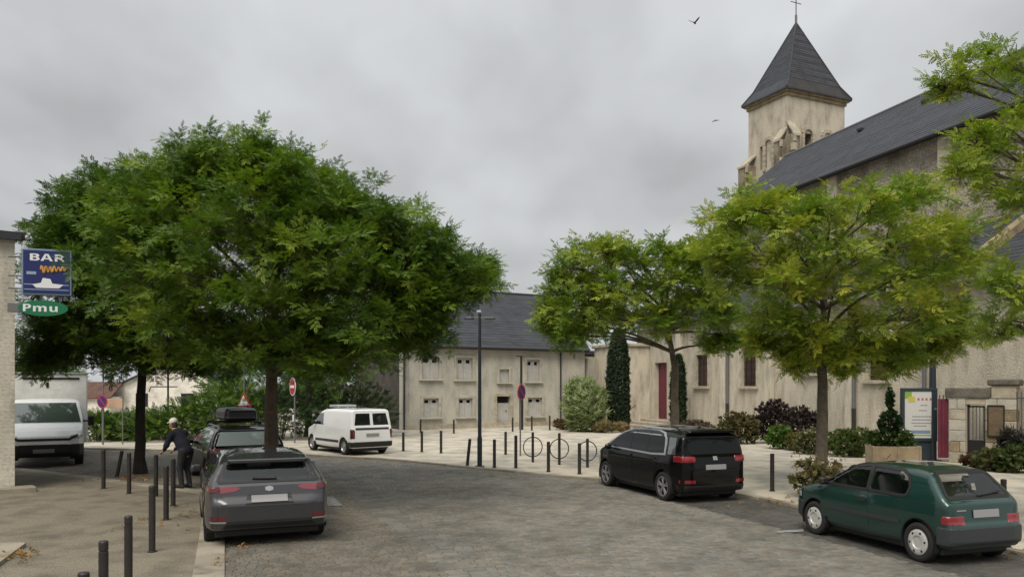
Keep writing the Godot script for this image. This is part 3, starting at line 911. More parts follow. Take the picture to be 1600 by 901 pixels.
# ---------------------------------------------------------------- plants
func leaflet(mb: MB, at: Vector3, dir: Vector3, up: Vector3, l: float, w: float) -> void:
	var side := dir.cross(up).normalized() * w * 0.5
	var m := at + dir * l * 0.45
	var t := at + dir * l - up * l * 0.12
	mb.tri(at, m + side + up * w * 0.12, t, up)
	mb.tri(at, t, m - side + up * w * 0.12, up)
func pinnate(pairs: int, length: float, ll: float, lw: float) -> ArrayMesh:
	var mb := MB.new()
	for i in pairs:
		var t := (i + 0.8) / (pairs + 0.4)
		var c := Vector3(0, -0.10 * length * t * t, length * t)
		for sg in [-1.0, 1.0]:
			var dir := Vector3(sg * 0.86, -0.12, 0.5).normalized()
			leaflet(mb, c, dir, (UP + Vector3(-sg * 0.25, 0, 0)).normalized(), ll * (1.0 - 0.25 * absf(t - 0.45)), lw)
	leaflet(mb, Vector3(0, -0.10 * length, length), Vector3(0, -0.25, 1).normalized(), UP, ll, lw)
	return mb.mesh()
func twig(seed_: int, leaves: int, length: float, pairs: int, leaf_l: float, ll: float, lw: float) -> ArrayMesh:      # a shoot with several compound leaves
	var r := RandomNumberGenerator.new()
	r.seed = seed_
	var mb := MB.new()
	for i in leaves + 1:
		var t := float(i) / leaves
		var o := Vector3(0, -0.06 * length * t * t, length * t)
		var a := i * 2.4 + r.randf_range(-0.4, 0.4)
		var d := Vector3(cos(a) * 0.85, sin(a) * 0.35 + 0.1, 0.55).normalized() if i < leaves else Vector3(0, 0, 1)
		var b := Basis.looking_at(-d, UP)
		var lf := leaf_l * r.randf_range(0.75, 1.15)
		for k in pairs:
			var u := (k + 0.8) / (pairs + 0.4)
			var c := Vector3(0, -0.22 * lf * u * u, lf * u)
			for sg in [-1.0, 1.0]:
				leaflet(mb, o + b * c, b * Vector3(sg * 0.86, -0.2, 0.45).normalized(), b * Vector3(-sg * 0.3, 1, 0).normalized(), ll * r.randf_range(0.8, 1.15), lw)
		leaflet(mb, o + b * Vector3(0, -0.22 * lf, lf), b * Vector3(0, -0.3, 1).normalized(), b * UP, ll, lw)
	return mb.mesh()
func rosette(count: int, l: float, w: float, rise: float) -> ArrayMesh:      # a tuft of simple leaves
	var mb := MB.new()
	var r := RandomNumberGenerator.new()
	r.seed = 5
	for i in count:
		var a := TAU * i / count + r.randf_range(-0.3, 0.3)
		var up := rise * r.randf_range(0.6, 1.3)
		var dir := Vector3(cos(a), up, sin(a)).normalized()
		var nn := Vector3(-cos(a) * up, 1, -sin(a) * up).normalized()
		leaflet(mb, Vector3.ZERO, dir, nn, l * r.randf_range(0.7, 1.1), w)
	return mb.mesh()
func scatter(called: String, mesh: Mesh, m: Material, parent: Node3D, xf: Array, cols: PackedColorArray) -> MultiMeshInstance3D:
	var mm := MultiMesh.new()
	mm.transform_format = MultiMesh.TRANSFORM_3D
	mm.use_colors = true
	mm.mesh = mesh
	mm.instance_count = xf.size()
	for i in xf.size():
		mm.set_instance_transform(i, xf[i])
		mm.set_instance_color(i, cols[i])
	var o := MultiMeshInstance3D.new()
	o.multimesh = mm
	o.material_override = m
	o.name = called
	parent.add_child(o, true)
	o.set_meta("kind", "stuff")
	return o
func spray_basis(dir: Vector3, roll: float, sc: float) -> Basis:
	var z := dir.normalized()
	var x := UP.cross(z)
	x = x.normalized() if x.length() > 0.05 else Vector3.RIGHT
	var y := z.cross(x)
	return (Basis(x, y, z) * Basis(Vector3(0, 0, 1), roll)).scaled_local(Vector3.ONE * sc)
func shade_of(pal: Array, r: RandomNumberGenerator) -> Color:
	var t := r.randf() * (pal.size() - 1)
	var i := mini(int(t), pal.size() - 2)
	return (pal[i] as Color).lerp(pal[i + 1], t - i)

# lobes: [x, y, rx, ry] in photograph pixels at the depth of the trunk; each stands for foliage before and behind the trunk
func tree(called: String, label: String, base: Vector3, lean: Vector3, fork: float, tr: float, mid: Vector2, half: Vector2, deep: float, lobes: Array, pal: Array, per: int, clumps: int, seed_: int, bark: Material, leaf: Mesh, group: String, lsize := 1.0) -> Node3D:
	var r := RandomNumberGenerator.new()
	r.seed = seed_
	var t := thing(called, label, "tree", base, 0.0, group)
	var d := -base.z
	var top := lean + Vector3(0, fork, 0)
	var tk := MB.new()
	var pts := PackedVector3Array()
	var rad := PackedFloat32Array()
	for i in 9:
		var u := i / 8.0
		pts.append(Vector3(lean.x * u * u, fork * u * 1.12, lean.z * u) + Vector3(r.randf_range(-0.02, 0.02), 0, r.randf_range(-0.02, 0.02)))
		rad.append(tr * (1.0 - 0.35 * u) * (1.35 if i == 0 else 1.0))
	tk.tube(pts, rad, 12)
	# the leader goes on into the crown
	var crown_top := pd(mid.x, mid.y - half.y * 0.55, d) - base
	var lead := PackedVector3Array()
	var leadr := PackedFloat32Array()
	for i in 7:
		var u := i / 6.0
		lead.append(top.lerp(Vector3(lerpf(top.x, crown_top.x, 0.6), crown_top.y, 0), u) + Vector3(r.randf_range(-0.1, 0.1), 0, r.randf_range(-0.1, 0.1)) * u)
		leadr.append(tr * lerpf(0.62, 0.14, u))
	tk.tube(lead, leadr, 8)
	obj(tk, "trunk", bark, t)
	var xf: Array = []
	var cols := PackedColorArray()
	var li := 0
	for q in lobes:
		var nx: float = (q[0] - mid.x) / half.x
		var ny: float = (q[1] - mid.y) / half.y
		var oz := deep * sqrt(maxf(0.0, 1.0 - nx * nx - ny * ny)) * 0.62
		var places := [0.0] if oz < deep * 0.22 else [-oz, oz]
		for z in places:
			var dd: float = d + z + r.randf_range(-0.25, 0.25)
			var c: Vector3 = pd(q[0], q[1], dd) - base
			var rx: float = q[2] * dd / F
			var ry: float = q[3] * dd / F
			if li % 2 == 0 or z <= 0.0:
				var lb := MB.new()
				var a := lead[clampi(int(6.0 * 0.75 * (c.y - top.y) / maxf(crown_top.y - top.y, 0.5) + r.randf_range(-0.5, 0.8)), 0, 5)]
				var mid3 := a.lerp(c, 0.45) + Vector3(0, 0.12 * (c - a).length(), 0) + Vector3(r.randf_range(-0.15, 0.15), 0, r.randf_range(-0.15, 0.15))
				var lp := PackedVector3Array()
				var lr := PackedFloat32Array()
				for i in 7:
					var u := i / 6.0
					lp.append(a.lerp(mid3, u).lerp(mid3.lerp(c, u), u))
					lr.append(lerpf(tr * 0.36, 0.016, pow(u, 0.7)))
				lb.tube(lp, lr, 6)
				for tw in 4:
					var e := c + Vector3(r.randf_range(-1, 1) * rx, r.randf_range(-0.4, 0.9) * ry, r.randf_range(-1, 1) * rx) * 0.9
					lb.tube(PackedVector3Array([lp[4 if tw % 2 else 5], lp[5].lerp(e, 0.6) + Vector3(0, 0.06, 0), e]), PackedFloat32Array([0.02, 0.013, 0.006]), 4)
				obj(lb, "limb", bark, t)
			li += 1
			var twigs := MB.new()
			for k in clumps:
				var dir := Vector3(r.randfn(), r.randfn() * 0.9 + 0.12, r.randfn()).normalized()
				var cc := c + dir * Vector3(rx, ry, rx) * (r.randf_range(0.35, 1.0) if k % 4 else r.randf_range(1.0, 1.45))
				twigs.tube(PackedVector3Array([c.lerp(cc, 0.2), c.lerp(cc, 0.65) + Vector3(0, 0.05, 0), cc]), PackedFloat32Array([0.014, 0.009, 0.004]), 3, false)
				var cr := r.randf_range(0.22, 0.46) * minf(1.0, rx * 0.9)
				var tone := shade_of(pal, r)
				var out := Vector3(dir.x, 0.1, dir.z)
				for s in int(per * r.randf_range(0.6, 1.4)):
					var e := Vector3(r.randfn(), r.randfn() * 0.5 + 0.1, r.randfn()) * cr * 0.5
					var sd := e.normalized() * 0.9 + out * 0.35 + Vector3(r.randf_range(-0.4, 0.4), r.randf_range(-0.35, 0.7), r.randf_range(-0.4, 0.4))
					xf.append(Transform3D(spray_basis(sd, r.randf_range(-0.7, 0.7), lsize * r.randf_range(0.65, 1.3)), cc + e * 0.7))
					var v := r.randf_range(0.85, 1.15)
					cols.append(Color(tone.r * v, tone.g * v, tone.b * v))
			obj(twigs, "twigs", bark, t)
	scatter("crown", leaf, M.leaf, t, xf, cols)
	return t

# a shrub: rounded heap of sprays over a few stems. up: how strongly the sprays point upwards
func shrub(called: String, label: String, category: String, base: Vector3, rx: float, rz: float, h: float, leaf: Mesh, pal: Array, count: int, seed_: int, up := 0.5, lsize := 1.0, group := "", columnar := false) -> Node3D:
	var r := RandomNumberGenerator.new()
	r.seed = seed_
	var t := thing(called, label, category, base, 0.0, group)
	var st := MB.new()
	for i in 7:
		var a := r.randf() * TAU
		var q := Vector3(cos(a) * rx, 0, sin(a) * rz) * r.randf_range(0.2, 0.7)
		st.tube(PackedVector3Array([q * 0.25, q * 0.6 + Vector3(0, h * 0.35, 0), q + Vector3(0, h * r.randf_range(0.55, 0.85), 0)]), PackedFloat32Array([0.025, 0.016, 0.006]), 5)
	obj(st, "stem", M.bark, t)
	var xf: Array = []
	var cols := PackedColorArray()
	var bumps: Array = []
	for i in 9:
		bumps.append([Vector3(r.randfn(), r.randf_range(-0.2, 1), r.randfn()).normalized(), r.randf_range(-0.12, 0.22)])
	for i in count:
		var dir := Vector3(r.randfn(), r.randfn(), r.randfn()).normalized()
		var p: Vector3
		if columnar:
			var y := r.randf()
			var a := r.randf() * TAU
			var w := sqrt(clampf(1.0 - pow(absf(y - 0.38) / 0.63, 2.6), 0.0, 1.0))
			dir = Vector3(cos(a), 0.1, sin(a))
			var rr := r.randf_range(0.72, 1.0) + 0.1 * sin(a * 3.0 + y * 9.0) * 0.5
			p = Vector3(cos(a) * rx * w * rr, y * h, sin(a) * rz * w * rr)
		else:
			if dir.y < -0.8: dir.y = -dir.y * 0.5
			var k := 1.0
			for b in bumps:
				k += b[1] * maxf(0.0, dir.dot(b[0]) - 0.55) * 2.2
			k *= r.randf_range(0.55, 1.02)
			p = Vector3(dir.x * rx * k, maxf(0.03, h * 0.45 + dir.y * h * 0.55 * k), dir.z * rz * k)
		var sd := Vector3(dir.x, dir.y * 0.6 + up, dir.z) + Vector3(r.randfn(), r.randfn(), r.randfn()) * 0.4
		xf.append(Transform3D(spray_basis(sd, r.randf_range(-1.5, 1.5), lsize * r.randf_range(0.7, 1.2)), p))
		var c := shade_of(pal, r)
		var v := r.randf_range(0.75, 1.25)
		cols.append(Color(c.r * v, c.g * v, c.b * v))
	scatter("foliage", leaf, M.leaf, t, xf, cols)
	return t
func add_blossoms(t: Node3D, rx: float, h: float, count: int, c: Color, seed_: int) -> void:
	var r := RandomNumberGenerator.new()
	r.seed = seed_
	var xf: Array = []
	var cols := PackedColorArray()
	for i in count:
		var a := r.randf() * TAU
		var q := sqrt(r.randf())
		xf.append(Transform3D(Basis(Vector3(r.randf(), 1, r.randf()).normalized(), r.randf() * TAU).scaled(Vector3.ONE * r.randf_range(0.6, 1.2)), Vector3(cos(a) * rx * q, h * r.randf_range(0.45, 1.05), sin(a) * rx * q)))
		var v := r.randf_range(0.8, 1.2)
		cols.append(Color(c.r * v, c.g * v, c.b * v))
	scatter("blossoms", L.flower, M.leaf, t, xf, cols)
var L := {}
func make_leaves() -> void:
	L.pinnate = twig(1, 6, 0.26, 4, 0.12, 0.046, 0.025)
	L.pinnate_wide = twig(2, 6, 0.30, 4, 0.14, 0.055, 0.030)
	L.pinnate_big = pinnate(4, 0.20, 0.085, 0.045)
	L.tuft = rosette(9, 0.13, 0.055, 0.6)
	L.blade = rosette(9, 0.34, 0.03, 1.6)
	L.needle = rosette(10, 0.15, 0.022, 1.6)
	L.flower = rosette(6, 0.035, 0.03, 0.35)

const G1 := Color(0.060, 0.115, 0.016)
const G2 := Color(0.100, 0.175, 0.020)
const G3 := Color(0.165, 0.250, 0.028)
const G4 := Color(0.25, 0.32, 0.036)
const G5 := Color(0.40, 0.43, 0.05)
const YG := Color(0.58, 0.48, 0.045)
const YG2 := Color(0.48, 0.45, 0.05)
const DK := Color(0.014, 0.034, 0.010)
func plant_everything() -> void:
	make_leaves()
	var big := "street trees on the left side of the road"
	var bA := gp(423, 776.5, 0.05)
	tree("street_tree", "large spreading green tree standing between the grey hatchback and the black estate car", bA, Vector3(0.0, 0, 0), 2.7, 0.19, Vector2(450, 410), Vector2(345, 240), 4.3,
		[[385, 259, 62, 42], [320, 276, 58, 42], [255, 306, 52, 40], [455, 289, 66, 46], [520, 332, 66, 46], [585, 358, 62, 46], [640, 398, 58, 44], [700, 425, 56, 40], [735, 436, 34, 26], [205, 351, 62, 46], [300, 351, 90, 60], [400, 356, 100, 66], [495, 401, 92, 62], [590, 440, 86, 58], [648, 476, 54, 40], [235, 430, 80, 56], [340, 440, 96, 64], [450, 470, 100, 62], [550, 510, 84, 50], [290, 510, 74, 44], [390, 535, 70, 36], [490, 555, 66, 34], [635, 522, 56, 32], [660, 488, 34, 26]],
		[G1, G2, G2, G3, G3, G4], 15, 30, 11, M.bark, L.pinnate, big, 0.88)
	var bB := gp(218, 739, 0.02)
	tree("street_tree", "dark green tree with a thin dark trunk beside the side street by the bar", bB, Vector3(0.1, 0, 0), 3.3, 0.16, Vector2(170, 430), Vector2(190, 180), 3.4,
		[[129, 328, 49, 36], [179, 310, 55, 40], [235, 308, 47, 36], [99, 376, 43, 36], [154, 388, 68, 50], [225, 378, 68, 50], [114, 448, 53, 44], [184, 468, 76, 54], [255, 468, 66, 50], [99, 513, 43, 36], [154, 538, 62, 36], [215, 548, 66, 36], [290, 553, 57, 32], [84, 553, 32, 26], [330, 568, 47, 26]],
		[G1, G1, G2, G2, G3], 10, 28, 12, M.bark_dark, L.pinnate_wide, big)
	tree("street_tree", "shaded tree behind the white van beside the house gable", gp(482, 682, 0.05), Vector3(0, 0, 0), 3.0, 0.2, Vector2(530, 540), Vector2(140, 110), 3.2,
		[[470, 500, 60, 44], [540, 490, 64, 48], [600, 510, 50, 44], [480, 560, 58, 42], [550, 560, 60, 46], [600, 560, 34, 34], [440, 575, 44, 34], [530, 610, 44, 30]],
		[DK, G1, G1, G2], 10, 16, 13, M.bark, L.pinnate_big, big, 1.5)  # its shade is painted in by the darker leaf colours
	var row := "row of young trees along the square"
	var bE := gp(1284, 769, 0.06)
	tree("young_tree", "young tree with yellow tinged leaves rising behind the green hatchback", bE, Vector3(0.02, 0, 0), 3.1, 0.155, Vector2(1310, 410), Vector2(235, 170), 3.0,
		[[1135, 344, 36, 28], [1185, 328, 35, 25], [1235, 338, 36, 28], [1300, 331, 42, 28], [1365, 326, 42, 30], [1425, 306, 38, 28], [1120, 391, 28, 25], [1175, 401, 47, 35], [1250, 401, 52, 36], [1330, 401, 53, 38], [1410, 381, 48, 38], [1475, 366, 36, 33], [1160, 440, 40, 30], [1225, 455, 48, 33], [1300, 460, 53, 35], [1385, 445, 52, 36], [1460, 430, 42, 35], [1505, 410, 25, 28], [1200, 500, 38, 25], [1270, 515, 38, 25], [1350, 505, 43, 26], [1430, 500, 38, 30], [1490, 495, 23, 28], [1240, 548, 20, 20], [1405, 548, 23, 20], [1300, 552, 21, 21], [1350, 545, 20, 16], [1460, 535, 21, 21], [1190, 535, 18, 16], [1318, 578, 18, 18], [1392, 574, 18, 18], [1246, 572, 16, 16], [1448, 560, 18, 18], [1500, 530, 18, 20]],
		[G3, G3, G4, G4, G5, G5, YG2], 8, 13, 14, M.bark_pale, L.pinnate, row)
	var bF := gp(1055, 727.5, 0.06)
	tree("young_tree", "young tree with spreading low limbs standing behind the black people carrier", bF, Vector3(0.0, 0, 0), 3.0, 0.16, Vector2(1000, 460), Vector2(165, 105), 2.8,
		[[900, 418, 35, 28], [945, 395, 35, 26], [990, 400, 29, 24], [1050, 398, 31, 24], [1090, 405, 31, 29], [875, 460, 33, 29], [925, 452, 44, 35], [985, 445, 42, 33], [1045, 445, 44, 33], [1105, 450, 38, 35], [865, 500, 26, 24], [915, 500, 38, 28], [975, 495, 38, 28], [1075, 490, 44, 29], [1130, 495, 29, 29], [900, 526, 26, 17], [1115, 540, 22, 15], [870, 515, 21, 15], [1145, 530, 21, 17], [1020, 500, 31, 22]],
		[G2, G3, G3, G4, G4, G5], 8, 14, 15, M.bark_pale, L.pinnate_wide, row)
	var bG := gp(1727, 846, 0.06)
	tree("young_tree", "loose pale leaved young tree reaching in over the church railings", bG, Vector3(0.0, 0, 0), 3.4, 0.115, Vector2(1700, 330), Vector2(280, 280), 2.3,
		[[1500, 120, 28, 22], [1560, 95, 32, 25], [1478, 135, 17, 11], [1600, 110, 34, 28], [1525, 225, 34, 27], [1580, 215, 37, 34], [1505, 265, 22, 20], [1555, 300, 37, 28], [1610, 310, 42, 37], [1585, 450, 28, 28], [1572, 520, 28, 25], [1620, 480, 34, 34], [1680, 140, 42, 36], [1700, 260, 54, 42], [1720, 400, 54, 42], [1800, 300, 54, 48], [1680, 520, 36, 24], [1790, 450, 42, 36]],
		[G3, G4, G4, G5], 6, 8, 16, M.bark_pale, L.pinnate, row, 0.9)
	# clipped and wild shrubs
	shrub("cypress", "tall dark columnar cypress beside the church porch", "tree", gp(966, 672, 0.06), 0.68, 0.68, 5.7, L.needle, [DK, DK, Color(0.02, 0.045, 0.012)], 4200, 31, 1.4, 1.3, "", true)
	shrub("cypress", "dark columnar cypress right behind the young tree trunk by the maroon door", "tree", gp(1060, 673, 0.06), 0.45, 0.45, 4.2, L.needle, [DK, DK, Color(0.02, 0.045, 0.012)], 3000, 32, 1.4, 1.3, "", true)
	shrub("willow_shrub", "big silvery green feathery shrub beside the tall cypress", "shrub", gp(914, 674, 0.06), 1.15, 1.1, 2.75, L.blade, [Color(0.17, 0.22, 0.08), Color(0.26, 0.32, 0.14), Color(0.36, 0.41, 0.21)], 1900, 33, 1.6, 1.5)
	shrub("low_shrub", "reddish brown low shrub at the foot of the house wall", "shrub", gp(881, 671, 0.06), 0.5, 0.5, 0.62, L.tuft, [Color(0.12, 0.07, 0.04), Color(0.2, 0.12, 0.07)], 260, 34)
	shrub("dry_grass", "tuft of dry ochre grass in front of the tall cypress", "grass tuft", gp(944, 676, 0.06), 0.6, 0.4, 0.6, L.blade, [Color(0.22, 0.16, 0.07), Color(0.3, 0.22, 0.11), Color(0.12, 0.13, 0.05)], 240, 35, 1.2, 0.8)
	shrub("dry_grass", "small ochre grass tuft beside the porch steps", "grass tuft", gp(972, 675, 0.06), 0.4, 0.35, 0.5, L.blade, [Color(0.22, 0.16, 0.07), Color(0.3, 0.22, 0.11)], 150, 36, 1.2, 0.8)
	shrub("low_shrub", "mauve flowering shrub behind the black people carrier's roof", "shrub", gp(1088, 690, 0.06), 0.95, 0.6, 1.0, L.tuft, [Color(0.10, 0.06, 0.06), Color(0.15, 0.10, 0.09), Color(0.09, 0.10, 0.04)], 420, 37)
	shrub("round_shrub", "rounded olive green shrub beside the church downpipe", "shrub", gp(1156, 693, 0.06), 0.85, 0.7, 1.35, L.tuft, [Color(0.06, 0.07, 0.02), Color(0.1, 0.10, 0.03), Color(0.12, 0.07, 0.035)], 700, 38)
	shrub("purple_shrub", "dark purple leaved shrub with tall shoots against the church wall", "shrub", gp(1210, 692, 0.06), 1.0, 0.7, 1.85, L.tuft, [Color(0.02, 0.014, 0.016), Color(0.035, 0.022, 0.024), Color(0.05, 0.028, 0.028)], 850, 39, 0.9)
	shrub("purple_shrub", "dark purple leaved shrub next to the church pilaster", "shrub", gp(1258, 695, 0.06), 0.9, 0.6, 1.55, L.tuft, [Color(0.02, 0.014, 0.016), Color(0.035, 0.022, 0.024), Color(0.06, 0.04, 0.03)], 650, 40, 0.9)
	shrub("bright_shrub", "bright green bushy shrub in front of the purple shrub", "shrub", gp(1220, 701, 0.06), 0.6, 0.5, 0.95, L.tuft, [Color(0.07, 0.13, 0.02), Color(0.11, 0.19, 0.03)], 420, 41)
	shrub("low_shrub", "low yellowish green shrub among the church flowers", "shrub", gp(1248, 704, 0.06), 0.5, 0.45, 0.7, L.tuft, [Color(0.12, 0.14, 0.03), Color(0.16, 0.13, 0.05)], 260, 42)
	var fl := shrub("flower_clump", "clump of pale flowers behind the young tree trunk", "flowers", gp(1272, 709, 0.06), 0.75, 0.5, 0.85, L.tuft, [Color(0.08, 0.10, 0.03), Color(0.16, 0.14, 0.07)], 420, 43)
	add_blossoms(fl, 0.7, 0.9, 160, Color(0.5, 0.44, 0.36), 44)
	shrub("round_shrub", "round green shrub at the foot of the pilaster beside the planter", "shrub", gp(1328, 713, 0.06), 0.68, 0.6, 0.95, L.tuft, [Color(0.05, 0.10, 0.02), Color(0.09, 0.14, 0.03), Color(0.10, 0.10, 0.03)], 560, 45, 0.9)
	var fb := shrub("flower_clump", "loose brown and pink flowering plant around the foot of the young tree", "flowers", gp(1278, 777, 0.06), 0.55, 0.45, 0.85, L.tuft, [Color(0.12, 0.11, 0.04), Color(0.09, 0.10, 0.03), Color(0.2, 0.15, 0.07)], 200, 46, 0.9)
	add_blossoms(fb, 0.6, 0.95, 190, Color(0.34, 0.24, 0.16), 47)
	# box planter with a clipped tree
	var pb := gp(1396, 724, 0.06)
	var pl := thing("planter", "beige concrete planter box in front of the notice display", "planter", pb, deg_to_rad(-3))
	for sg in [-1.0, 1.0]:
		bx("panel", M.planter, pl, Vector3(sg * 0.35, 0.29, 0.31), Vector3(0.696, 0.58, 0.06), Basis.IDENTITY, 0.012)
		bx("panel", M.planter, pl, Vector3(sg * 0.35, 0.29, -0.31), Vector3(0.696, 0.58, 0.06), Basis.IDENTITY, 0.012)
		bx("end_panel", M.planter, pl, Vector3(sg * 0.73, 0.29, 0), Vector3(0.06, 0.6, 0.70), Basis.IDENTITY, 0.012)
	bx("soil", M.soil, pl, Vector3(0, 0.26, 0), Vector3(1.38, 0.5, 0.54), Basis.IDENTITY, 0.01)
	var topi := thing("clipped_bush", "clipped ball-shaped bush on a stem growing in the concrete planter", "bush", pb + Vector3(-0.1, 0.5, 0), 0.0)
	rod("stem", M.bark, topi, [Vector3(0, 0, 0), Vector3(0.02, 0.5, 0), Vector3(0, 1.2, 0), Vector3(0.01, 1.75, 0)], 0.025)
	var r := RandomNumberGenerator.new()
	r.seed = 77
	var xf: Array = []
	var cols := PackedColorArray()
	for i in 900:
		var q := Vector3(r.randfn(), r.randfn(), r.randfn()).normalized()
		var ball := i < 640
		var p := q * r.randf_range(0.24, 0.36) * Vector3(1, 1.1, 1) + Vector3(0, 0.85, 0) if ball else q * r.randf_range(0.05, 0.14) * Vector3(1, 2.0, 1) + Vector3(0, 1.38 + 0.42 * r.randf(), 0)
		xf.append(Transform3D(spray_basis(q + Vector3(0, 0.3, 0), r.randf() * 3.0, 0.55), p))
		var v := r.randf_range(0.7, 1.3)
		cols.append(Color(0.022 * v, 0.05 * v, 0.014 * v))
	scatter("foliage", L.tuft, M.leaf, topi, xf, cols)
	var pf := shrub("flower_clump", "green trailing plants with small white flowers filling the concrete planter", "flowers", pb + Vector3(0, 0.5, 0), 0.76, 0.36, 0.62, L.tuft, [Color(0.04, 0.08, 0.02), Color(0.07, 0.12, 0.03)], 460, 48)
	add_blossoms(pf, 0.7, 0.6, 40, Color(0.75, 0.75, 0.7), 49)
	# plants by the gate
	shrub("low_shrub", "low green shrub at the foot of the stone gate pier", "shrub", gp(1552, 735, 0.06), 0.55, 0.4, 0.65, L.tuft, [Color(0.07, 0.10, 0.03), Color(0.14, 0.11, 0.05)], 320, 50)
	shrub("red_shrub", "reddish plant beside the dark church gate", "shrub", gp(1522, 730, 0.06), 0.4, 0.3, 0.42, L.tuft, [Color(0.14, 0.05, 0.04), Color(0.10, 0.08, 0.03)], 150, 51)
	shrub("low_shrub", "green leafy shrub in front of the grey railings", "shrub", gp(1588, 738, 0.06), 0.7, 0.4, 0.75, L.tuft, [Color(0.05, 0.08, 0.02), Color(0.10, 0.13, 0.04)], 420, 52)
	shrub("spiky_plant", "dark spiky plant standing against the grey railings", "plant", gp(1582, 731, 0.06), 0.45, 0.4, 1.2, L.blade, [Color(0.012, 0.012, 0.012), Color(0.03, 0.035, 0.02)], 130, 53, 1.6, 1.1)
	# hedges beyond the side street
	for q in [[150, 690, 1.6, 1.4, "clipped low hedge bush by the no parking sign across the side street", 61], [205, 688, 1.6, 1.3, "olive green hedge bush behind the thin dark trunk", 62], [262, 690, 1.9, 1.5, "leafy hedge bush in front of the pale gabled house", 63], [320, 689, 2.1, 2.1, "tall hedge bush behind the black roof box", 64], [372, 688, 2.0, 2.8, "bushy green hedge by the warning sign", 65], [436, 688, 1.8, 2.5, "dark hedge bush behind the no entry sign", 66], [555, 684, 1.9, 2.6, "dark bush against the shaded house gable", 67]]:
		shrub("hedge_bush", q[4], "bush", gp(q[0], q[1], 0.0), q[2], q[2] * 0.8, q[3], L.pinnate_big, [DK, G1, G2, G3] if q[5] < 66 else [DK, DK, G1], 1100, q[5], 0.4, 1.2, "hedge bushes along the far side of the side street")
	# taller trees far behind, closing the view between the hedges
	for q in [[40, 75.0, 6.5, 71, "far green tree behind the white box truck"], [420, 62.0, 6.0, 72, "far dark tree behind the no entry sign"], [545, 66.0, 8.0, 73, "far dark tree behind the shaded house gable"]]:
		var pb2 := pd(q[0], 640, q[1])
		pb2.y = 0.0
		shrub("far_tree", q[4], "tree", pb2, 5.0, 4.0, q[2], L.pinnate_big, [DK, G1, G2], 1500, q[3], 0.3, 3.0)
# ---------------------------------------------------------------- ground
func sheet(px: Array, h: float, thick: float) -> MB:
	var poly := PackedVector2Array()
	for q in px:
		poly.append(Vector2(q.x, q.y))
	var mb := MB.new()
	mb.prism(poly, Vector3(0, h - thick, 0), Vector3.RIGHT, Vector3(0, 0, 1), Vector3(0, thick, 0))
	return mb
func smooth_line(a: Array, n := 6) -> Array:
	var out: Array = []
	for i in a.size() - 1:
		var p0: Vector2 = a[maxi(i - 1, 0)]
		var p3: Vector2 = a[mini(i + 2, a.size() - 1)]
		for k in n:
			out.append((a[i] as Vector2).cubic_interpolate(a[i + 1], p0, p3, float(k) / n))
	out.append(a[a.size() - 1])
	return out
var road_poly := PackedVector2Array()
func make_ground() -> void:
	var g := MB.new()
	g.quad(Vector3(-400, -0.03, 60), Vector3(400, -0.03, 60), Vector3(400, -0.03, -600), Vector3(-400, -0.03, -600), UP)
	structure(g, "ground", M.dirt)
	# kerb lines, from the near right round the bend to the side street
	var right := [xz(2100, 974), xz(1640, 876.5), xz(1400, 825.5), xz(1200, 783.3), xz(1110, 766)]
	var nose := [xz(1068, 763.5), xz(1000, 757), xz(900, 748), xz(800, 738.5), xz(700, 728.5), xz(620, 720.5), xz(500, 713.5), xz(400, 709), xz(250, 704.5), xz(100, 701), xz(-200, 695)]
	var plaza_edge: Array = smooth_line(right, 4) + smooth_line(nose, 4)
	var plaza: Array = plaza_edge.duplicate()
	plaza += [Vector2(-60, -44), Vector2(-60, -95), Vector2(60, -95), Vector2(60, -6)]
	structure(sheet(plaza, 0.06, 0.12), "plaza", M.plaza)
	var lk := [xz(351, 1500), xz(351, 1100), xz(351, 898), xz(351, 800), xz(349, 778), xz(335, 770), xz(305, 766), xz(220, 755.5), xz(130, 744), xz(60, 735.5), xz(0, 729), xz(-200, 712)]
	var left_edge: Array = smooth_line(lk, 4)
	var pave: Array = left_edge.duplicate()
	pave += [Vector2(-60, -30), Vector2(-60, 0), Vector2(-6, 0)]
	structure(sheet(pave, 0.03, 0.08), "pavement", M.pavement)
	# the road bed
	var rd: Array = []
	rd += plaza_edge
	rd += [Vector2(-60, -44), Vector2(-60, -30)]
	var le := left_edge.duplicate()
	le.reverse()
	rd += le
	rd += [Vector2(0, 4), Vector2(8, 4)]
	for q in rd:
		road_poly.append(q)
	var road := structure(sheet(rd, 0.0, 0.02), "road", M.road_bed)
	# kerbs as single stones
	lay_kerb("kerb", plaza_edge, 0.16, 0.075, 0.0, 1.0, 40)
	lay_kerb("pavement_kerb", left_edge, 0.42, 0.036, -0.21, 1.3, 40)
	lay_setts(road)
	var slab := structure(sheet([xz(-120, 846, 0.1), xz(40, 846, 0.1), xz(-40, 905, 0.1), xz(-200, 905, 0.1)], 0.09, 0.12), "pavement_slab", M.kerb)
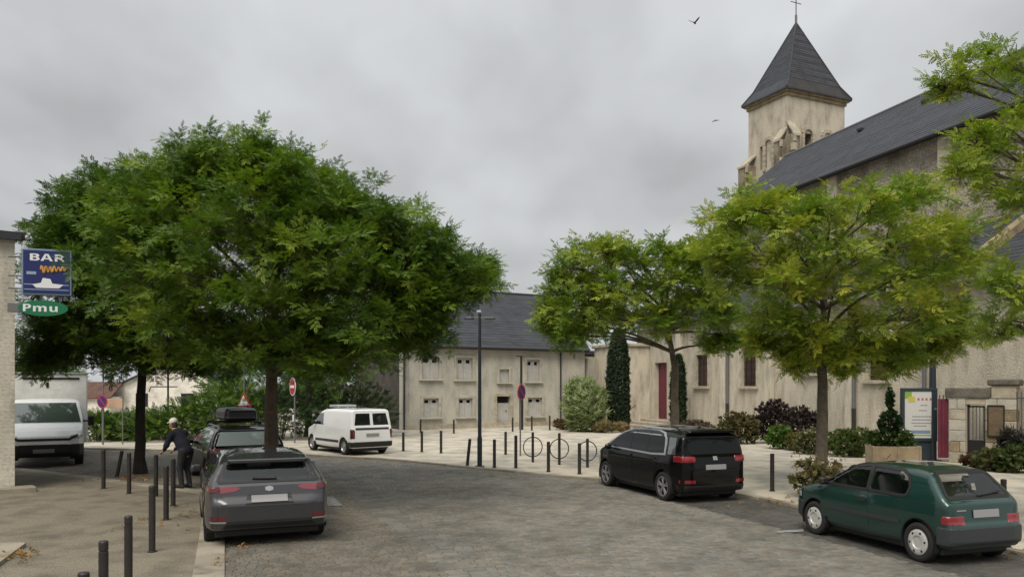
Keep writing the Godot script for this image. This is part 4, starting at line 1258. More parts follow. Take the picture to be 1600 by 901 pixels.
func lay_kerb(called: String, line: Array, width: float, top: float, shift: float, each: float, most: int) -> void:
	var root := Node3D.new()
	root.name = called
	add_child(root)
	root.set_meta("kind", "structure")
	var total := 0.0
	var c2 := Curve2D.new()
	for p in line:
		c2.add_point(p)
	total = c2.get_baked_length()
	var n := int(total / each)
	var r := RandomNumberGenerator.new()
	r.seed = 3
	for i in n:
		var a := c2.sample_baked(i * each + 0.004)
		var b := c2.sample_baked((i + 1) * each - 0.004)
		var m := (a + b) * 0.5
		if m.y > -9.5 or m.y < -42 or m.x < -24:
			continue
		var t := (b - a).normalized()
		var o := Vector2(-t.y, t.x)
		if o.x < 0 and shift == 0.0: o = -o
		if shift != 0.0:
			m += Vector2(t.y, -t.x) * shift * (1.0 if (Vector2(t.y, -t.x)).x > 0 else -1.0)
		var y := top + r.randf_range(-0.004, 0.004)
		bx("kerb_stone", M.kerb if i % 3 else M.kerb_dark, root, Vector3(m.x, y - 0.1, m.y), Vector3((b - a).length(), 0.2, width), Basis(Vector3(t.x, 0, t.y), UP, Vector3(t.x, 0, t.y).cross(UP)), 0.012)
func lay_setts(road: Node3D) -> void:
	var r := RandomNumberGenerator.new()
	r.seed = 21
	var u := Vector2(-0.342, -0.940)     # along the road, in x and z
	var w := Vector2(0.940, -0.342)      # across it
	var o := Vector2(-0.97, -10.98)      # a point on the edge of the left parking lane
	var stone := MB.new()
	stone.box(Vector3(0, -0.05, 0), Vector3(1, 0.1, 1), Basis.IDENTITY, 0.0)
	# top with worn edges
	var top := MB.new()
	var a := 0.5
	var b := 0.44
	var cs := [Vector3(-1, 0, -1), Vector3(1, 0, -1), Vector3(1, 0, 1), Vector3(-1, 0, 1)]
	for i in 4:
		var p: Vector3 = cs[i]
		var q: Vector3 = cs[(i + 1) % 4]
		var n1 := Vector3(p.x * 0.2, 0.95, p.z * 0.2).normalized()
		var n2 := Vector3(q.x * 0.2, 0.95, q.z * 0.2).normalized()
		var i0 := top.vert(p * a + Vector3(0, -0.012, 0), n1)
		var i1 := top.vert(q * a + Vector3(0, -0.012, 0), n2)
		var i2 := top.vert(q * b, UP)
		var i3 := top.vert(p * b, UP)
		top.tri_i(i0, i1, i2)
		top.tri_i(i0, i2, i3)
	var j := top.v.size()
	for p in cs:
		top.vert(p * b, UP)
	top.tri_i(j, j + 1, j + 2)
	top.tri_i(j, j + 2, j + 3)
	var mesh := top.mesh()
	var xf: Array = []
	var cols := PackedColorArray()
	var patchy := FastNoiseLite.new()
	patchy.seed = 4
	patchy.frequency = 0.35
	var s := -4.0
	while s < 24.0:
		var rowlen := r.randf_range(0.095, 0.115)
		var t := -8.0 + r.randf_range(0.0, 0.15)
		while t < 12.0:
			var lane := t < 0.0
			var gutter := t >= 0.0 and t < 0.62
			var wd := r.randf_range(0.11, 0.16) if not gutter else r.randf_range(0.24, 0.34)
			var p := o + u * s + w * (t + wd * 0.5)
			t += wd
			if p.y > -10.0 or absf(p.x) > -p.y * 0.66 or not Geometry2D.is_point_in_polygon(p, road_poly):
				continue
			var k := 1.0 + 0.24 * patchy.get_noise_2d(p.x, p.y) + 0.16 * patchy.get_noise_2d(p.x * 0.3 + 40.0, p.y * 0.3)
			k *= r.randf_range(0.84, 1.16)
			var base := Color(0.248, 0.232, 0.195)
			if lane: base = Color(0.205, 0.185, 0.146)
			elif gutter: base = Color(0.225, 0.215, 0.185)
			elif in_right_lane(p): base = Color(0.115, 0.108, 0.095)
			var warm := r.randf_range(-0.06, 0.06)
			var hh := r.randf_range(0.010, 0.018)
			xf.append(Transform3D(Basis(Vector3(w.x, 0, w.y) * (wd - 0.006), UP * 1.0, Vector3(-u.x, 0, -u.y) * (rowlen - 0.006)).rotated(UP, r.randf_range(-0.03, 0.03)), Vector3(p.x, hh, p.y)))
			cols.append(Color(base.r * k * (1 + warm), base.g * k, base.b * k * (1 - warm)))
		s += rowlen
	scatter("setts", mesh, M.sett, road, xf, cols)
func in_right_lane(p: Vector2) -> bool:
	# the parking bay: between the kerb and a line two metres out from it
	var a := xz(1640, 876.5)
	var t := (xz(1200, 783.3) - a).normalized()
	var n := Vector2(t.y, -t.x)
	if n.x > 0: n = -n
	var off := (p - a).dot(n)
	return off < 2.05 and off > -0.5 and p.y > -21.5

# ---------------------------------------------------------------- buildings
# a wall from a to b with real openings [along, bottom, width, height]; out points to the street
func wall(a: Vector3, b: Vector3, h: float, thick: float, out: Vector3, holes: Array) -> MB:
	var mb := MB.new()
	var t := (b - a).normalized()
	var len := (b - a).length()
	var xs := [0.0, len]
	var ys := [0.0, h]
	for q in holes:
		xs += [q[0], q[0] + q[2]]
		ys += [q[1], q[1] + q[3]]
	xs.sort(); ys.sort()
	var inw := -out * thick
	for i in xs.size() - 1:
		if xs[i + 1] - xs[i] < 1e-4: continue
		for j in ys.size() - 1:
			if ys[j + 1] - ys[j] < 1e-4: continue
			var cx: float = (xs[i] + xs[i + 1]) * 0.5
			var cy: float = (ys[j] + ys[j + 1]) * 0.5
			var open := false
			for q in holes:
				if cx > q[0] and cx < q[0] + q[2] and cy > q[1] and cy < q[1] + q[3]:
					open = true
			if open: continue
			var p0: Vector3 = a + t * xs[i] + UP * ys[j]
			var p1: Vector3 = a + t * xs[i + 1] + UP * ys[j]
			var p2: Vector3 = a + t * xs[i + 1] + UP * ys[j + 1]
			var p3: Vector3 = a + t * xs[i] + UP * ys[j + 1]
			mb.quad(p0, p1, p2, p3, out)
			mb.quad(p0 + inw, p1 + inw, p2 + inw, p3 + inw, -out)
	for q in holes:
		var p0: Vector3 = a + t * q[0] + UP * q[1]
		var p1: Vector3 = p0 + t * q[2]
		var p2: Vector3 = p1 + UP * q[3]
		var p3: Vector3 = p0 + UP * q[3]
		mb.quad(p0, p1, p1 + inw, p0 + inw, UP)
		mb.quad(p1, p2, p2 + inw, p1 + inw, -t)
		mb.quad(p3, p2, p2 + inw, p3 + inw, -UP)
		mb.quad(p0, p3, p3 + inw, p0 + inw, t)
	mb.quad(a, a + UP * h, a + UP * h + inw, a + inw, -t)
	mb.quad(b, b + UP * h, b + UP * h + inw, b + inw, t)
	mb.quad(a + UP * h, b + UP * h, b + UP * h + inw, a + UP * h + inw, UP)
	return mb
func slab(p: Array, down: float) -> MB:      # a sloping roof sheet with thickness
	var mb := MB.new()
	var e := Vector3(0, -down, 0)
	mb.quad(p[0], p[1], p[2], p[3], UP)
	mb.quad(p[0] + e, p[1] + e, p[2] + e, p[3] + e, -UP)
	var c: Vector3 = (p[0] + p[1] + p[2] + p[3]) * 0.25
	for i in 4:
		var a: Vector3 = p[i]
		var b: Vector3 = p[(i + 1) % 4]
		var o := (a + b) * 0.5 - c
		o.y = 0
		mb.quad(a, b, b + e, a + e, o)
	return mb

# rows of slates laid on a slope: eave a, eave b, ridge b, ridge a
func slate_rows(p: Array, n: int, parent: Node3D, seed_: int) -> void:
	var r := RandomNumberGenerator.new()
	r.seed = seed_
	var nrm: Vector3 = ((p[1] - p[0]) as Vector3).cross(p[3] - p[0]).normalized()
	if nrm.y < 0: nrm = -nrm
	for i in n:
		var t0 := float(i) / n
		var t1 := float(i + 1.15) / n
		t1 = minf(t1, 1.0)
		var lift := nrm * (0.018 + r.randf_range(-0.003, 0.003))
		var a: Vector3 = (p[0] as Vector3).lerp(p[3], t0) + lift
		var b: Vector3 = (p[1] as Vector3).lerp(p[2], t0) + lift
		var c: Vector3 = (p[1] as Vector3).lerp(p[2], t1) + nrm * 0.006
		var d: Vector3 = (p[0] as Vector3).lerp(p[3], t1) + nrm * 0.006
		var mb := MB.new()
		mb.quad(a, b, c, d, nrm)
		mb.quad(a, b, b - lift * 0.9, a - lift * 0.9, (a - d))
		obj(mb, "slate_course", [M.slate, M.slate_b, M.slate_c][r.randi() % 3], parent)

# church axes: P0 on the foot of the aisle wall; a away along the wall, b into the church
const CA := Vector3(-0.2838, 0, -0.9589)
const CB := Vector3(0.9589, 0, -0.2838)
var C0 := Vector3(16.05, 0.06, -26.4)
func cw(a: float, b: float, h: float) -> Vector3:
	return C0 + CA * a + CB * b + UP * h
func church() -> void:
	var ch := thing("church", "pale rendered church with slate roofs and a square bell tower with pyramid spire", "church", Vector3.ZERO)
	var B := Basis(CA, UP, CB)
	# aisle wall with window openings: [a from, sill, width, height]
	var wins := [[4.95, 2.75, 1.1, 1.65], [9.0, 3.1, 1.15, 1.6], [13.85, 2.5, 1.25, 2.75], [18.5, 2.5, 1.25, 1.75]]
	var holes: Array = []
	for q in wins:
		holes.append([q[0] + 9.0, q[1], q[2], q[3]])
	holes.append([23.3 + 9.0, 0.45, 1.6, 3.5])
	obj(wall(cw(-9, 0, 0), cw(27.5, 0, 0), 6.25, 0.7, -CB, holes), "aisle_wall", M.roughcast, ch)
	for q in wins:
		var wn := Node3D.new()
		wn.name = "window"
		ch.add_child(wn, true)
		var cx: float = q[0] + q[2] * 0.5
		var cy: float = q[1] + q[3] * 0.5
		bx("pane", M.lead_glass, wn, cw(cx, 0.15, cy), Vector3(q[2], q[3], 0.03), B, 0.0)
		for i in 3:
			bx("glazing_bar", M.dark_metal, wn, cw(q[0] + q[2] * (i + 0.5) / 3.0, 0.12, cy), Vector3(0.025, q[3], 0.025), B, 0.0)
		for i in int(q[3] / 0.35):
			bx("glazing_bar", M.dark_metal, wn, cw(cx, 0.12, q[1] + 0.35 * (i + 0.5)), Vector3(q[2], 0.02, 0.02), B, 0.0)
		for sg in [-1.0, 1.0]:
			for i in int(q[3] / 0.42) + 1:
				var wd := 0.24 if i % 2 else 0.16
				var hh := minf(0.41, q[3] + 0.2 - i * 0.42)
				if hh > 0.05:
					bx("surround_stone", M.dressed, wn, cw(cx + sg * (q[2] * 0.5 + wd * 0.5 - 0.012), 0.04, q[1] + i * 0.42 + hh * 0.5), Vector3(wd, hh, 0.12), B, 0.01)
		bx("sill", M.dressed, wn, cw(cx, 0.0, q[1] - 0.075), Vector3(q[2] + 0.46, 0.14, 0.34), B, 0.015)
		bx("lintel", M.dressed, wn, cw(cx, 0.045, q[1] + q[3] + 0.12), Vector3(q[2] + 0.06, 0.24, 0.12), B, 0.01)
	# pilasters and downpipes
	for q in [[12.6, 0.5, 0.22], [16.7, 0.5, 0.22], [21.4, 0.55, 0.3], [7.0, 0.5, 0.16]]:
		bx("pilaster", M.roughcast_pale, ch, cw(q[0], -q[2] * 0.5 + 0.01, 3.0), Vector3(q[1], 6.0, q[2]), B, 0.02)
	for q in [6.72, 3.0, 16.3]:
		var dp := rod("downpipe", M.zinc, ch, [cw(q, -0.12, 6.1), cw(q, -0.12, 1.6)], 0.075, 10)
		rod("pipe_shoe", M.dark_metal, dp, [cw(q, -0.12, 1.6), cw(q, -0.12, 0.0)], 0.085, 10)
	# aisle roof, clerestory, nave
	obj(slab([cw(-9.3, -0.35, 6.15), cw(27.6, -0.35, 6.15), cw(27.6, 4.0, 9.0), cw(-9.3, 4.0, 9.0)], 0.16), "aisle_roof", M.slate, ch)
	slate_rows([cw(-9.3, -0.35, 6.15), cw(27.6, -0.35, 6.15), cw(27.6, 4.0, 9.0), cw(-9.3, 4.0, 9.0)], 18, ch, 5)
	slate_rows([cw(-9.3, 3.55, 13.1), cw(24.2, 3.55, 13.1), cw(24.2, 9.0, 17.45), cw(-9.3, 9.0, 17.45)], 24, ch, 6)
	rod("gutter", M.zinc, ch, [cw(-9.3, -0.42, 6.08), cw(27.6, -0.42, 6.08)], 0.08, 8)
	for q in [1.5, -2.3]:
		var cp := MB.new()
		var b2 := Basis(CB * 0.836 + UP * 0.548, CB * -0.548 + UP * 0.836, CA)
		cp.box(cw(q, 1.85, 7.75), Vector3(5.1, 0.34, 0.42), Basis(b2.x, b2.y, b2.z), 0.02)
		obj(cp, "coping", M.dressed_warm, ch)
	obj(wall(cw(-9, 4.0, 8.5), cw(24, 4.0, 8.5), 4.8, 0.6, -CB, []), "clerestory_wall", M.rubble, ch)
	for q in [-1.0, 6.0, 13.0]:
		bx("clerestory_pilaster", M.dressed, ch, cw(q, 3.9, 10.85), Vector3(0.7, 4.4, 0.3), B, 0.02)
	obj(slab([cw(-9.3, 3.55, 13.1), cw(24.2, 3.55, 13.1), cw(24.2, 9.0, 17.45), cw(-9.3, 9.0, 17.45)], 0.22), "nave_roof", M.slate, ch)
	obj(slab([cw(-9.3, 9.003, 17.44), cw(24.2, 9.003, 17.44), cw(24.2, 14.45, 13.1), cw(-9.3, 14.45, 13.1)], 0.22), "nave_roof", M.slate, ch)
	rod("gutter", M.dark_metal, ch, [cw(-9.3, 3.47, 13.0), cw(24.2, 3.47, 13.0)], 0.10, 8)
	rod("ridge_tiles", M.zinc, ch, [cw(-9.3, 9.0, 17.47), cw(24.2, 9.0, 17.47)], 0.09, 8)
	rod("downpipe", M.zinc, ch, [cw(-0.2, 3.85, 12.9), cw(-0.2, 3.85, 9.0)], 0.07, 8)
	for q in [2.0, 6.5, 11.0, 15.5]:
		bx("roof_vent", M.dark_metal, ch, cw(q, 7.6, 16.42), Vector3(0.3, 0.16, 0.3), B, 0.02)
	var gable := MB.new()
	gable.prism(PackedVector2Array([Vector2(4, 0), Vector2(14, 0), Vector2(14, 13.0), Vector2(9, 17.0), Vector2(4, 13.0)]), cw(23.4, 0, 0), CB, UP, CA * 0.6)
	obj(gable, "nave_gable", M.rubble, ch)
	var gable2 := MB.new()
	gable2.prism(PackedVector2Array([Vector2(0.1, 0), Vector2(14, 0), Vector2(14, 13.0), Vector2(9, 17.0), Vector2(4, 13.0), Vector2(4, 8.7), Vector2(0.1, 6.1)]), cw(-9, 0, 0), CB, UP, CA * 0.5)
	obj(gable2, "east_gable", M.rubble, ch)
	bx("north_wall", M.rubble, ch, cw(7.5, 13.9, 6.5), Vector3(32, 13.0, 0.5), B, 0.0)
	# maroon door with steps, porch beyond it
	for i in 2:
		bx("door_leaf", M.maroon, ch, cw(23.71 + 0.79 * i, 0.3, 2.2), Vector3(0.78, 3.48, 0.08), B, 0.01)
	for i in 3:
		bx("step", M.dressed, ch, cw(24.2 - 0.2 * i, -0.25 - 0.36 * (2 - i) - 0.2, 0.075 + 0.15 * i), Vector3(4.6 - 0.5 * i, 0.15, 0.4 + 0.72 * (2 - i)), B, 0.015)
	bx("porch", M.roughcast_pale, ch, cw(27.3, -1.2, 2.5), Vector3(3.4, 5.0, 2.4), B, 0.02)
	bx("porch_cap", M.dressed, ch, cw(27.3, -1.2, 5.1), Vector3(3.7, 0.2, 2.7), B, 0.03)
	for i in 9:
		bx("quoin", M.dressed, ch, cw(25.66, -2.32 + (0.06 if i % 2 else 0.0), 0.28 + 0.54 * i), Vector3(0.14, 0.5, 0.5 if i % 2 else 0.34), B, 0.015)
	var rail := rod("handrail", M.dark_metal, ch, [cw(24.6, -1.9, 0.1), cw(24.6, -1.9, 1.0), cw(25.6, -1.0, 1.3)], 0.025)
	# annex beyond the porch
	bx("annex", M.roughcast_pale, ch, cw(33.0, -3.5, 2.3), Vector3(6.0, 4.6, 4.0), B, 0.02)
	bx("annex_roof", M.slate, ch, cw(33.0, -3.5, 4.75), Vector3(6.4, 0.3, 4.4), B, 0.05)
	bx("annex_window", M.lead_glass, ch, cw(29.98, -3.2, 3.2), Vector3(0.06, 1.9, 0.5), B, 0.0)
	bx("canopy", M.slate, ch, cw(29.7, -4.6, 3.55), Vector3(0.7, 0.14, 1.2), B, 0.03)
	bx("annex_door", M.lead_glass, ch, cw(29.98, -4.6, 1.6), Vector3(0.06, 3.0, 0.7), B, 0.0)
	tower(ch)
func tower(ch: Node3D) -> void:
	var c := pd(1230, 146, 55.5)         # near top corner
	var hh := c.y
	c.y = 0.0
	var n := Vector3(0.905, 0, -0.425).normalized()      # along the face towards the square
	var t := Vector3(-0.425, 0, -0.905).normalized()     # along the other face
	var wn := 5.5
	var wt := 3.85
	var B := Basis(n, UP, t)
	var tw := Node3D.new()
	tw.name = "bell_tower"
	ch.add_child(tw, true)
	var P := func(a: float, b: float, h: float) -> Vector3: return c + n * a + t * b + UP * h
	var y0 := 9.0
	# faces with belfry openings
	obj(wall(P.call(0, 0, y0), P.call(wn, 0, y0), hh - y0, 0.6, -t, [[1.45, hh - y0 - 4.6, 0.95, 2.1], [3.3, hh - y0 - 4.6, 0.95, 2.1]]), "front_face", M.tower_stone, tw)
	obj(wall(P.call(0, 0.6, y0), P.call(0, wt, y0), hh - y0, 0.6, -n, [[1.35, hh - y0 - 4.7, 0.7, 1.7], [1.25, hh - y0 - 6.9, 0.9, 1.2]]), "side_face", M.tower_stone, tw)
	obj(wall(P.call(0.6, wt, y0), P.call(wn, wt, y0), hh - y0, 0.5, t, []), "back_face", M.tower_stone, tw)
	obj(wall(P.call(wn, 0.6, y0), P.call(wn, wt, y0), hh - y0, 0.5, n, []), "far_face", M.tower_stone, tw)
	bx("belfry_floor", M.dark_wood, tw, P.call(wn * 0.5, wt * 0.5, hh - 8.0), Vector3(wn - 1.1, 0.2, wt - 1.1), B, 0.0)
	# arched heads: stone blocks set round the openings
	for q in [[1.925, -1], [3.775, -1], [1.7, 1]]:
		var face: bool = q[1] < 0
		var top := hh - (2.5 if face else 3.0)
		for i in 7:
			var a := PI * (i + 0.5) / 7.0
			var off := Vector2(cos(a) * 0.46, sin(a) * 0.42)
			var ctr: Vector3 = P.call(q[0] + off.x, -0.03, top + off.y - 0.05) if face else P.call(-0.03, q[0] + off.x, top + off.y - 0.05)
			var out := n if face else t
			var rad := (out * cos(a) + UP * sin(a)).normalized()
			var nrm := -t if face else -n
			bx("arch_stone", M.dressed, tw, ctr, Vector3(0.26, 0.2, 0.2), Basis(rad, nrm.cross(rad), nrm), 0.01)
		for i in 5:
			for sg in [-1.0, 1.0]:
				var ctr2: Vector3 = P.call(q[0] + sg * 0.47, -0.03, top - 0.25 - i * 0.37) if face else P.call(-0.03, q[0] + sg * 0.45, top - 0.25 - i * 0.37)
				bx("jamb_stone", M.dressed, tw, ctr2, Vector3(0.22, 0.35, 0.2) if face else Vector3(0.2, 0.35, 0.22), B, 0.01)
		if face:
			bx("louvre", M.dark_wood, tw, P.call(q[0], 0.3, top - 1.5), Vector3(0.95, 0.1, 0.3), B, 0.01)
			bx("louvre", M.dark_wood, tw, P.call(q[0], 0.3, top - 0.9), Vector3(0.95, 0.1, 0.3), B, 0.01)
	# buttresses with sloped heads
	for q in [[0.30, -0.32, 0.62, 0.64, hh - 2.9, 0], [-0.32, 0.32, 0.64, 0.62, hh - 3.2, 1], [-0.5, wt - 0.4, 1.0, 0.8, hh - 4.3, 1]]:
		var top: float = q[4]
		var mb := MB.new()
		mb.box(P.call(q[0], q[1], y0 + (top - y0) * 0.5), Vector3(q[2], top - y0, q[3]), B, 0.03)
		obj(mb, "buttress", M.tower_stone_old, tw)
		var cap := MB.new()
		var s: Vector3
		if q[5] == 0:
			var p := [P.call(q[0] - q[2] * 0.5 - 0.04, q[1] - q[3] * 0.5 - 0.06, top), P.call(q[0] + q[2] * 0.5 + 0.04, q[1] - q[3] * 0.5 - 0.06, top), P.call(q[0] + q[2] * 0.5 + 0.04, 0.02, top + 1.1), P.call(q[0] - q[2] * 0.5 - 0.04, 0.02, top + 1.1)]
			cap = slab(p, 0.16)
		else:
			var p := [P.call(q[0] - q[2] * 0.5 - 0.06, q[1] - q[3] * 0.5 - 0.04, top), P.call(q[0] - q[2] * 0.5 - 0.06, q[1] + q[3] * 0.5 + 0.04, top), P.call(0.02, q[1] + q[3] * 0.5 + 0.04, top + 0.9), P.call(0.02, q[1] - q[3] * 0.5 - 0.04, top + 0.9)]
			cap = slab(p, 0.16)
		obj(cap, "buttress_cap", M.dressed, tw)
		for i in 8:
			if q[5] == 0 or i % 2 == 0:
				bx("buttress_quoin", M.dressed, tw, P.call(q[0] - q[2] * 0.5 + 0.12, q[1] - q[3] * 0.5 + 0.1, top - 0.3 - i * 0.62), Vector3(0.34 if i % 2 else 0.24, 0.5, 0.3), B, 0.02)
	# cornice and spire
	for q in [[hh + 0.02, 0.12, 0.24], [hh + 0.24, 0.26, 0.2]]:
		bx("cornice", M.dressed_warm, tw, P.call(wn * 0.5, wt * 0.5, q[0]), Vector3(wn + q[1] * 2, q[2], wt + q[1] * 2), B, 0.03)
	var e := 0.36
	var y1 := hh + 0.34
	var ap: Vector3 = P.call(wn * 0.5, wt * 0.5, 0) + UP * (pd(1246, 41, 59.0).y)
	var k := [P.call(-e, -e, y1), P.call(wn + e, -e, y1), P.call(wn + e, wt + e, y1), P.call(-e, wt + e, y1)]
	var sp := tw
	var up_mid := 0.22
	for i in 4:
		var a: Vector3 = k[i]
		var b: Vector3 = k[(i + 1) % 4]
		var m := MB.new()
		var a1 := a.lerp(ap, up_mid) + UP * -0.35
		var b1 := b.lerp(ap, up_mid) + UP * -0.35
		var o := (a + b) * 0.5 - ap
		o.y = 3.0
		m.quad(a, b, b1, a1, o)
		m.tri(a1, b1, ap, ((b1 - a1).cross(ap - a1)).normalized() * (1.0 if (b1 - a1).cross(ap - a1).dot(o) > 0 else -1.0))
		m.quad(a, b, b - UP * 0.1, a - UP * 0.1, Vector3(o.x, 0, o.z))
		obj(m, "roof_slope", M.slate_old if i == 0 else M.slate, sp)
		for cn in 26:
			var t0 := cn / 26.0
			var t1 := (cn + 1.1) / 26.0
			if t1 >= 1.0: continue
			var nn := (b1 - a1).cross(ap - a1).normalized()
			if nn.dot(o) < 0: nn = -nn
			var cm := MB.new()
			var qa := a1.lerp(ap, t0)
			var qb := b1.lerp(ap, t0)
			cm.quad(qa + nn * 0.02, qb + nn * 0.02, b1.lerp(ap, t1) + nn * 0.006, a1.lerp(ap, t1) + nn * 0.006, nn)
			cm.quad(qa + nn * 0.02, qb + nn * 0.02, qb, qa, -UP)
			obj(cm, "slate_course", [M.slate, M.slate_b, M.slate_old][(cn * 7 + i * 3) % 3] if i == 0 else [M.slate, M.slate_b, M.slate_c][(cn * 5 + i) % 3], sp)
		rod("hip_tiles", M.slate, sp, [a + UP * 0.03, a1 + UP * 0.03, ap], 0.06, 6)
	var cr := tw
	rod("finial", M.zinc, cr, [ap - UP * 0.2, ap + UP * 0.55], 0.09, 8)
	rod("cross_shaft", M.dark_metal, cr, [ap + UP * 0.4, ap + UP * 2.1], 0.035, 6)
	rod("cross_arm", M.dark_metal, cr, [ap + UP * 1.45 - n * 0.5, ap + UP * 1.45 + n * 0.5], 0.03, 6)

func house() -> void:
	var a := gp(629, 671.5, 0.06)
	a.y = 0.06
	var b := Vector3(4.75, 0.06, -52.2)
	var t := (b - a).normalized()
	var out := Vector3(-t.z, 0, t.x)
	if out.z < 0: out = -out
	var len := (b - a).length()
	var h := 4.95
	var ho := thing("stone_house", "long two-storey house with pale shutters and a grey slate roof behind the square", "house", Vector3.ZERO)
	var at_px := func(x: float) -> float:       # distance along the facade seen at column x
		var k := (x - 800.0) / F
		# a.x + t.x s = k (-a.z - t.z s)
		return (k * -a.z - a.x) / (t.x + k * t.z)
	var B := Basis(t, UP, -out)
	var yy := func(y: float, s: float) -> float:
		return CH + (YH - y) * (-(a + t * s).z) / F - a.y
	var holes: Array = []
	var spec: Array = []
	for q in [[659, 686, 558, 592, 0], [713, 738, 559, 593, 0], [780, 795, 577, 597, 1], [823, 843, 562, 596, 0], [661, 685, 622, 652, 2], [716, 738, 622, 651, 2], [776, 797, 619, 669, 3], [824, 847, 621, 650, 2]]:
		var s0: float = at_px.call(float(q[0]))
		var s1: float = at_px.call(float(q[1]))
		var y1: float = yy.call(float(q[2]), (s0 + s1) * 0.5)
		var y0: float = maxf(0.02, yy.call(float(q[3]), (s0 + s1) * 0.5))
		holes.append([s0, y0, s1 - s0, y1 - y0])
		spec.append(q[4])
	obj(wall(a, b, h, 0.5, out, holes), "facade", M.house_wall, ho)
	for i in holes.size():
		var q: Array = holes[i]
		var cx: float = q[0] + q[2] * 0.5
		var cy: float = q[1] + q[3] * 0.5
		var O := func(s: float, y: float, d: float) -> Vector3: return a + t * s + UP * y - out * d
		if spec[i] == 3:
			var d := Node3D.new()
			d.name = "front_door"
			ho.add_child(d, true)
			bx("leaf", M.shutter, d, O.call(cx, q[1] + q[3] * 0.39, 0.2), Vector3(q[2] - 0.02, q[3] * 0.78, 0.06), B, 0.01)
			bx("fanlight", M.dark_pane, d, O.call(cx, q[1] + q[3] * 0.9, 0.22), Vector3(q[2], q[3] * 0.2, 0.04), B, 0.0)
			bx("handle", M.dark_metal, d, O.call(cx + 0.28, q[1] + 0.95, 0.15), Vector3(0.05, 0.12, 0.05), B, 0.01)
			bx("surround", M.dressed, d, O.call(q[0] - 0.09, cy, -0.01), Vector3(0.18, q[3], 0.1), B, 0.01)
			bx("surround", M.dressed, d, O.call(q[0] + q[2] + 0.09, cy, -0.01), Vector3(0.18, q[3], 0.1), B, 0.01)
			bx("lintel", M.dressed, d, O.call(cx, q[1] + q[3] + 0.09, -0.012), Vector3(q[2] + 0.36, 0.18, 0.1), B, 0.01)
			bx("door_step", M.dressed, d, O.call(cx, 0.05, -0.2), Vector3(q[2] + 0.5, 0.12, 0.4), B, 0.015)
			continue
		var w := Node3D.new()
		w.name = "window"
		ho.add_child(w, true)
		bx("pane", M.dark_pane, w, O.call(cx, cy, 0.24), Vector3(q[2], q[3], 0.03), B, 0.0)
		for sg in [-1.0, 1.0]:
			if spec[i] == 1:
				bx("shutter", M.shutter, w, O.call(cx + sg * q[2] * 0.25, cy, 0.12), Vector3(q[2] * 0.49, q[3] * 0.98, 0.05), B, 0.01)
			else:
				# closed leaf with an open square near its head
				var sh := MB.new()
				var sx: float = cx + sg * q[2] * 0.25
				var lw: float = q[2] * 0.49
				sh.box(O.call(sx, q[1] + q[3] * 0.375, 0.12), Vector3(lw, q[3] * 0.75, 0.05), B, 0.01)
				sh.box(O.call(sx, q[1] + q[3] * 0.955, 0.12), Vector3(lw, q[3] * 0.09, 0.05), B, 0.01)
				for e in [-1.0, 1.0]:
					sh.box(O.call(sx + e * lw * 0.38, q[1] + q[3] * 0.83, 0.12), Vector3(lw * 0.24, q[3] * 0.16, 0.05), B, 0.0)
				obj(sh, "shutter", M.shutter, w)
			bx("jamb", M.dressed_pale, w, O.call(cx + sg * (q[2] * 0.5 + 0.075), cy, -0.012), Vector3(0.15, q[3], 0.1), B, 0.01)
		bx("lintel", M.dressed_pale, w, O.call(cx, q[1] + q[3] + 0.09, -0.014), Vector3(q[2] + 0.36, 0.18, 0.1), B, 0.01)
		bx("sill", M.dressed_pale, w, O.call(cx, q[1] - 0.05, -0.06), Vector3(q[2] + 0.4, 0.1, 0.24), B, 0.015)
	# other walls, roof
	var back := -out * 8.0
	var gm := MB.new()
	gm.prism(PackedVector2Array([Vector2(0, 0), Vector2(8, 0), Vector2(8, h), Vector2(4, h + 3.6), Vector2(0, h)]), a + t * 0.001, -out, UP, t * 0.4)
	obj(gm, "gable", M.gable_painted_shade, ho)
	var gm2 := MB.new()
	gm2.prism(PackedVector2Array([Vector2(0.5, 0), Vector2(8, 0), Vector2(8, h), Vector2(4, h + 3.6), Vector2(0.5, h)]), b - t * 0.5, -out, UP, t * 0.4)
	obj(gm2, "gable", M.gable_painted_shade, ho)
	bx("back_wall", M.gable_painted_shade, ho, (a + b) * 0.5 + back + out * 0.3 + UP * h * 0.5, Vector3(len - 1.0, h, 0.5), B, 0.0)
	var e := 0.35
	obj(slab([a - t * 0.2 + out * e + UP * (h - 0.1), b + t * 0.2 + out * e + UP * (h - 0.1), b + t * 0.2 - out * 4 + UP * (h + 3.75), a - t * 0.2 - out * 4 + UP * (h + 3.75)], 0.16), "roof_slope", M.slate_house, ho)
	obj(slab([a - t * 0.2 - out * 4.003 + UP * (h + 3.74), b + t * 0.2 - out * 4.003 + UP * (h + 3.74), b + t * 0.2 - out * 8.35 + UP * (h - 0.1), a - t * 0.2 - out * 8.35 + UP * (h - 0.1)], 0.16), "roof_slope", M.slate_house, ho)
	slate_rows([a - t * 0.2 + out * e + UP * (h - 0.1), b + t * 0.2 + out * e + UP * (h - 0.1), b + t * 0.2 - out * 4 + UP * (h + 3.75), a - t * 0.2 - out * 4 + UP * (h + 3.75)], 22, ho, 7)
	rod("gutter", M.dark_metal, ho, [a + out * 0.42 + UP * (h - 0.16), b + out * 0.42 + UP * (h - 0.16)], 0.075)
	rod("ridge_tiles", M.slate_house, ho, [a - out * 4 + UP * (h + 3.78), b - out * 4 + UP * (h + 3.78)], 0.08)
	for x in [630.5, 875.0]:
		var s: float = at_px.call(x)
		rod("downpipe", M.dark_metal, ho, [a + t * s + out * 0.09 + UP * (h - 0.2), a + t * s + out * 0.09 + UP * 0.02], 0.05)
	bx("plinth", M.dressed, ho, (a + b) * 0.5 + out * 0.02 + UP * 0.14, Vector3(len - 0.1, 0.28, 0.06), B, 0.01)
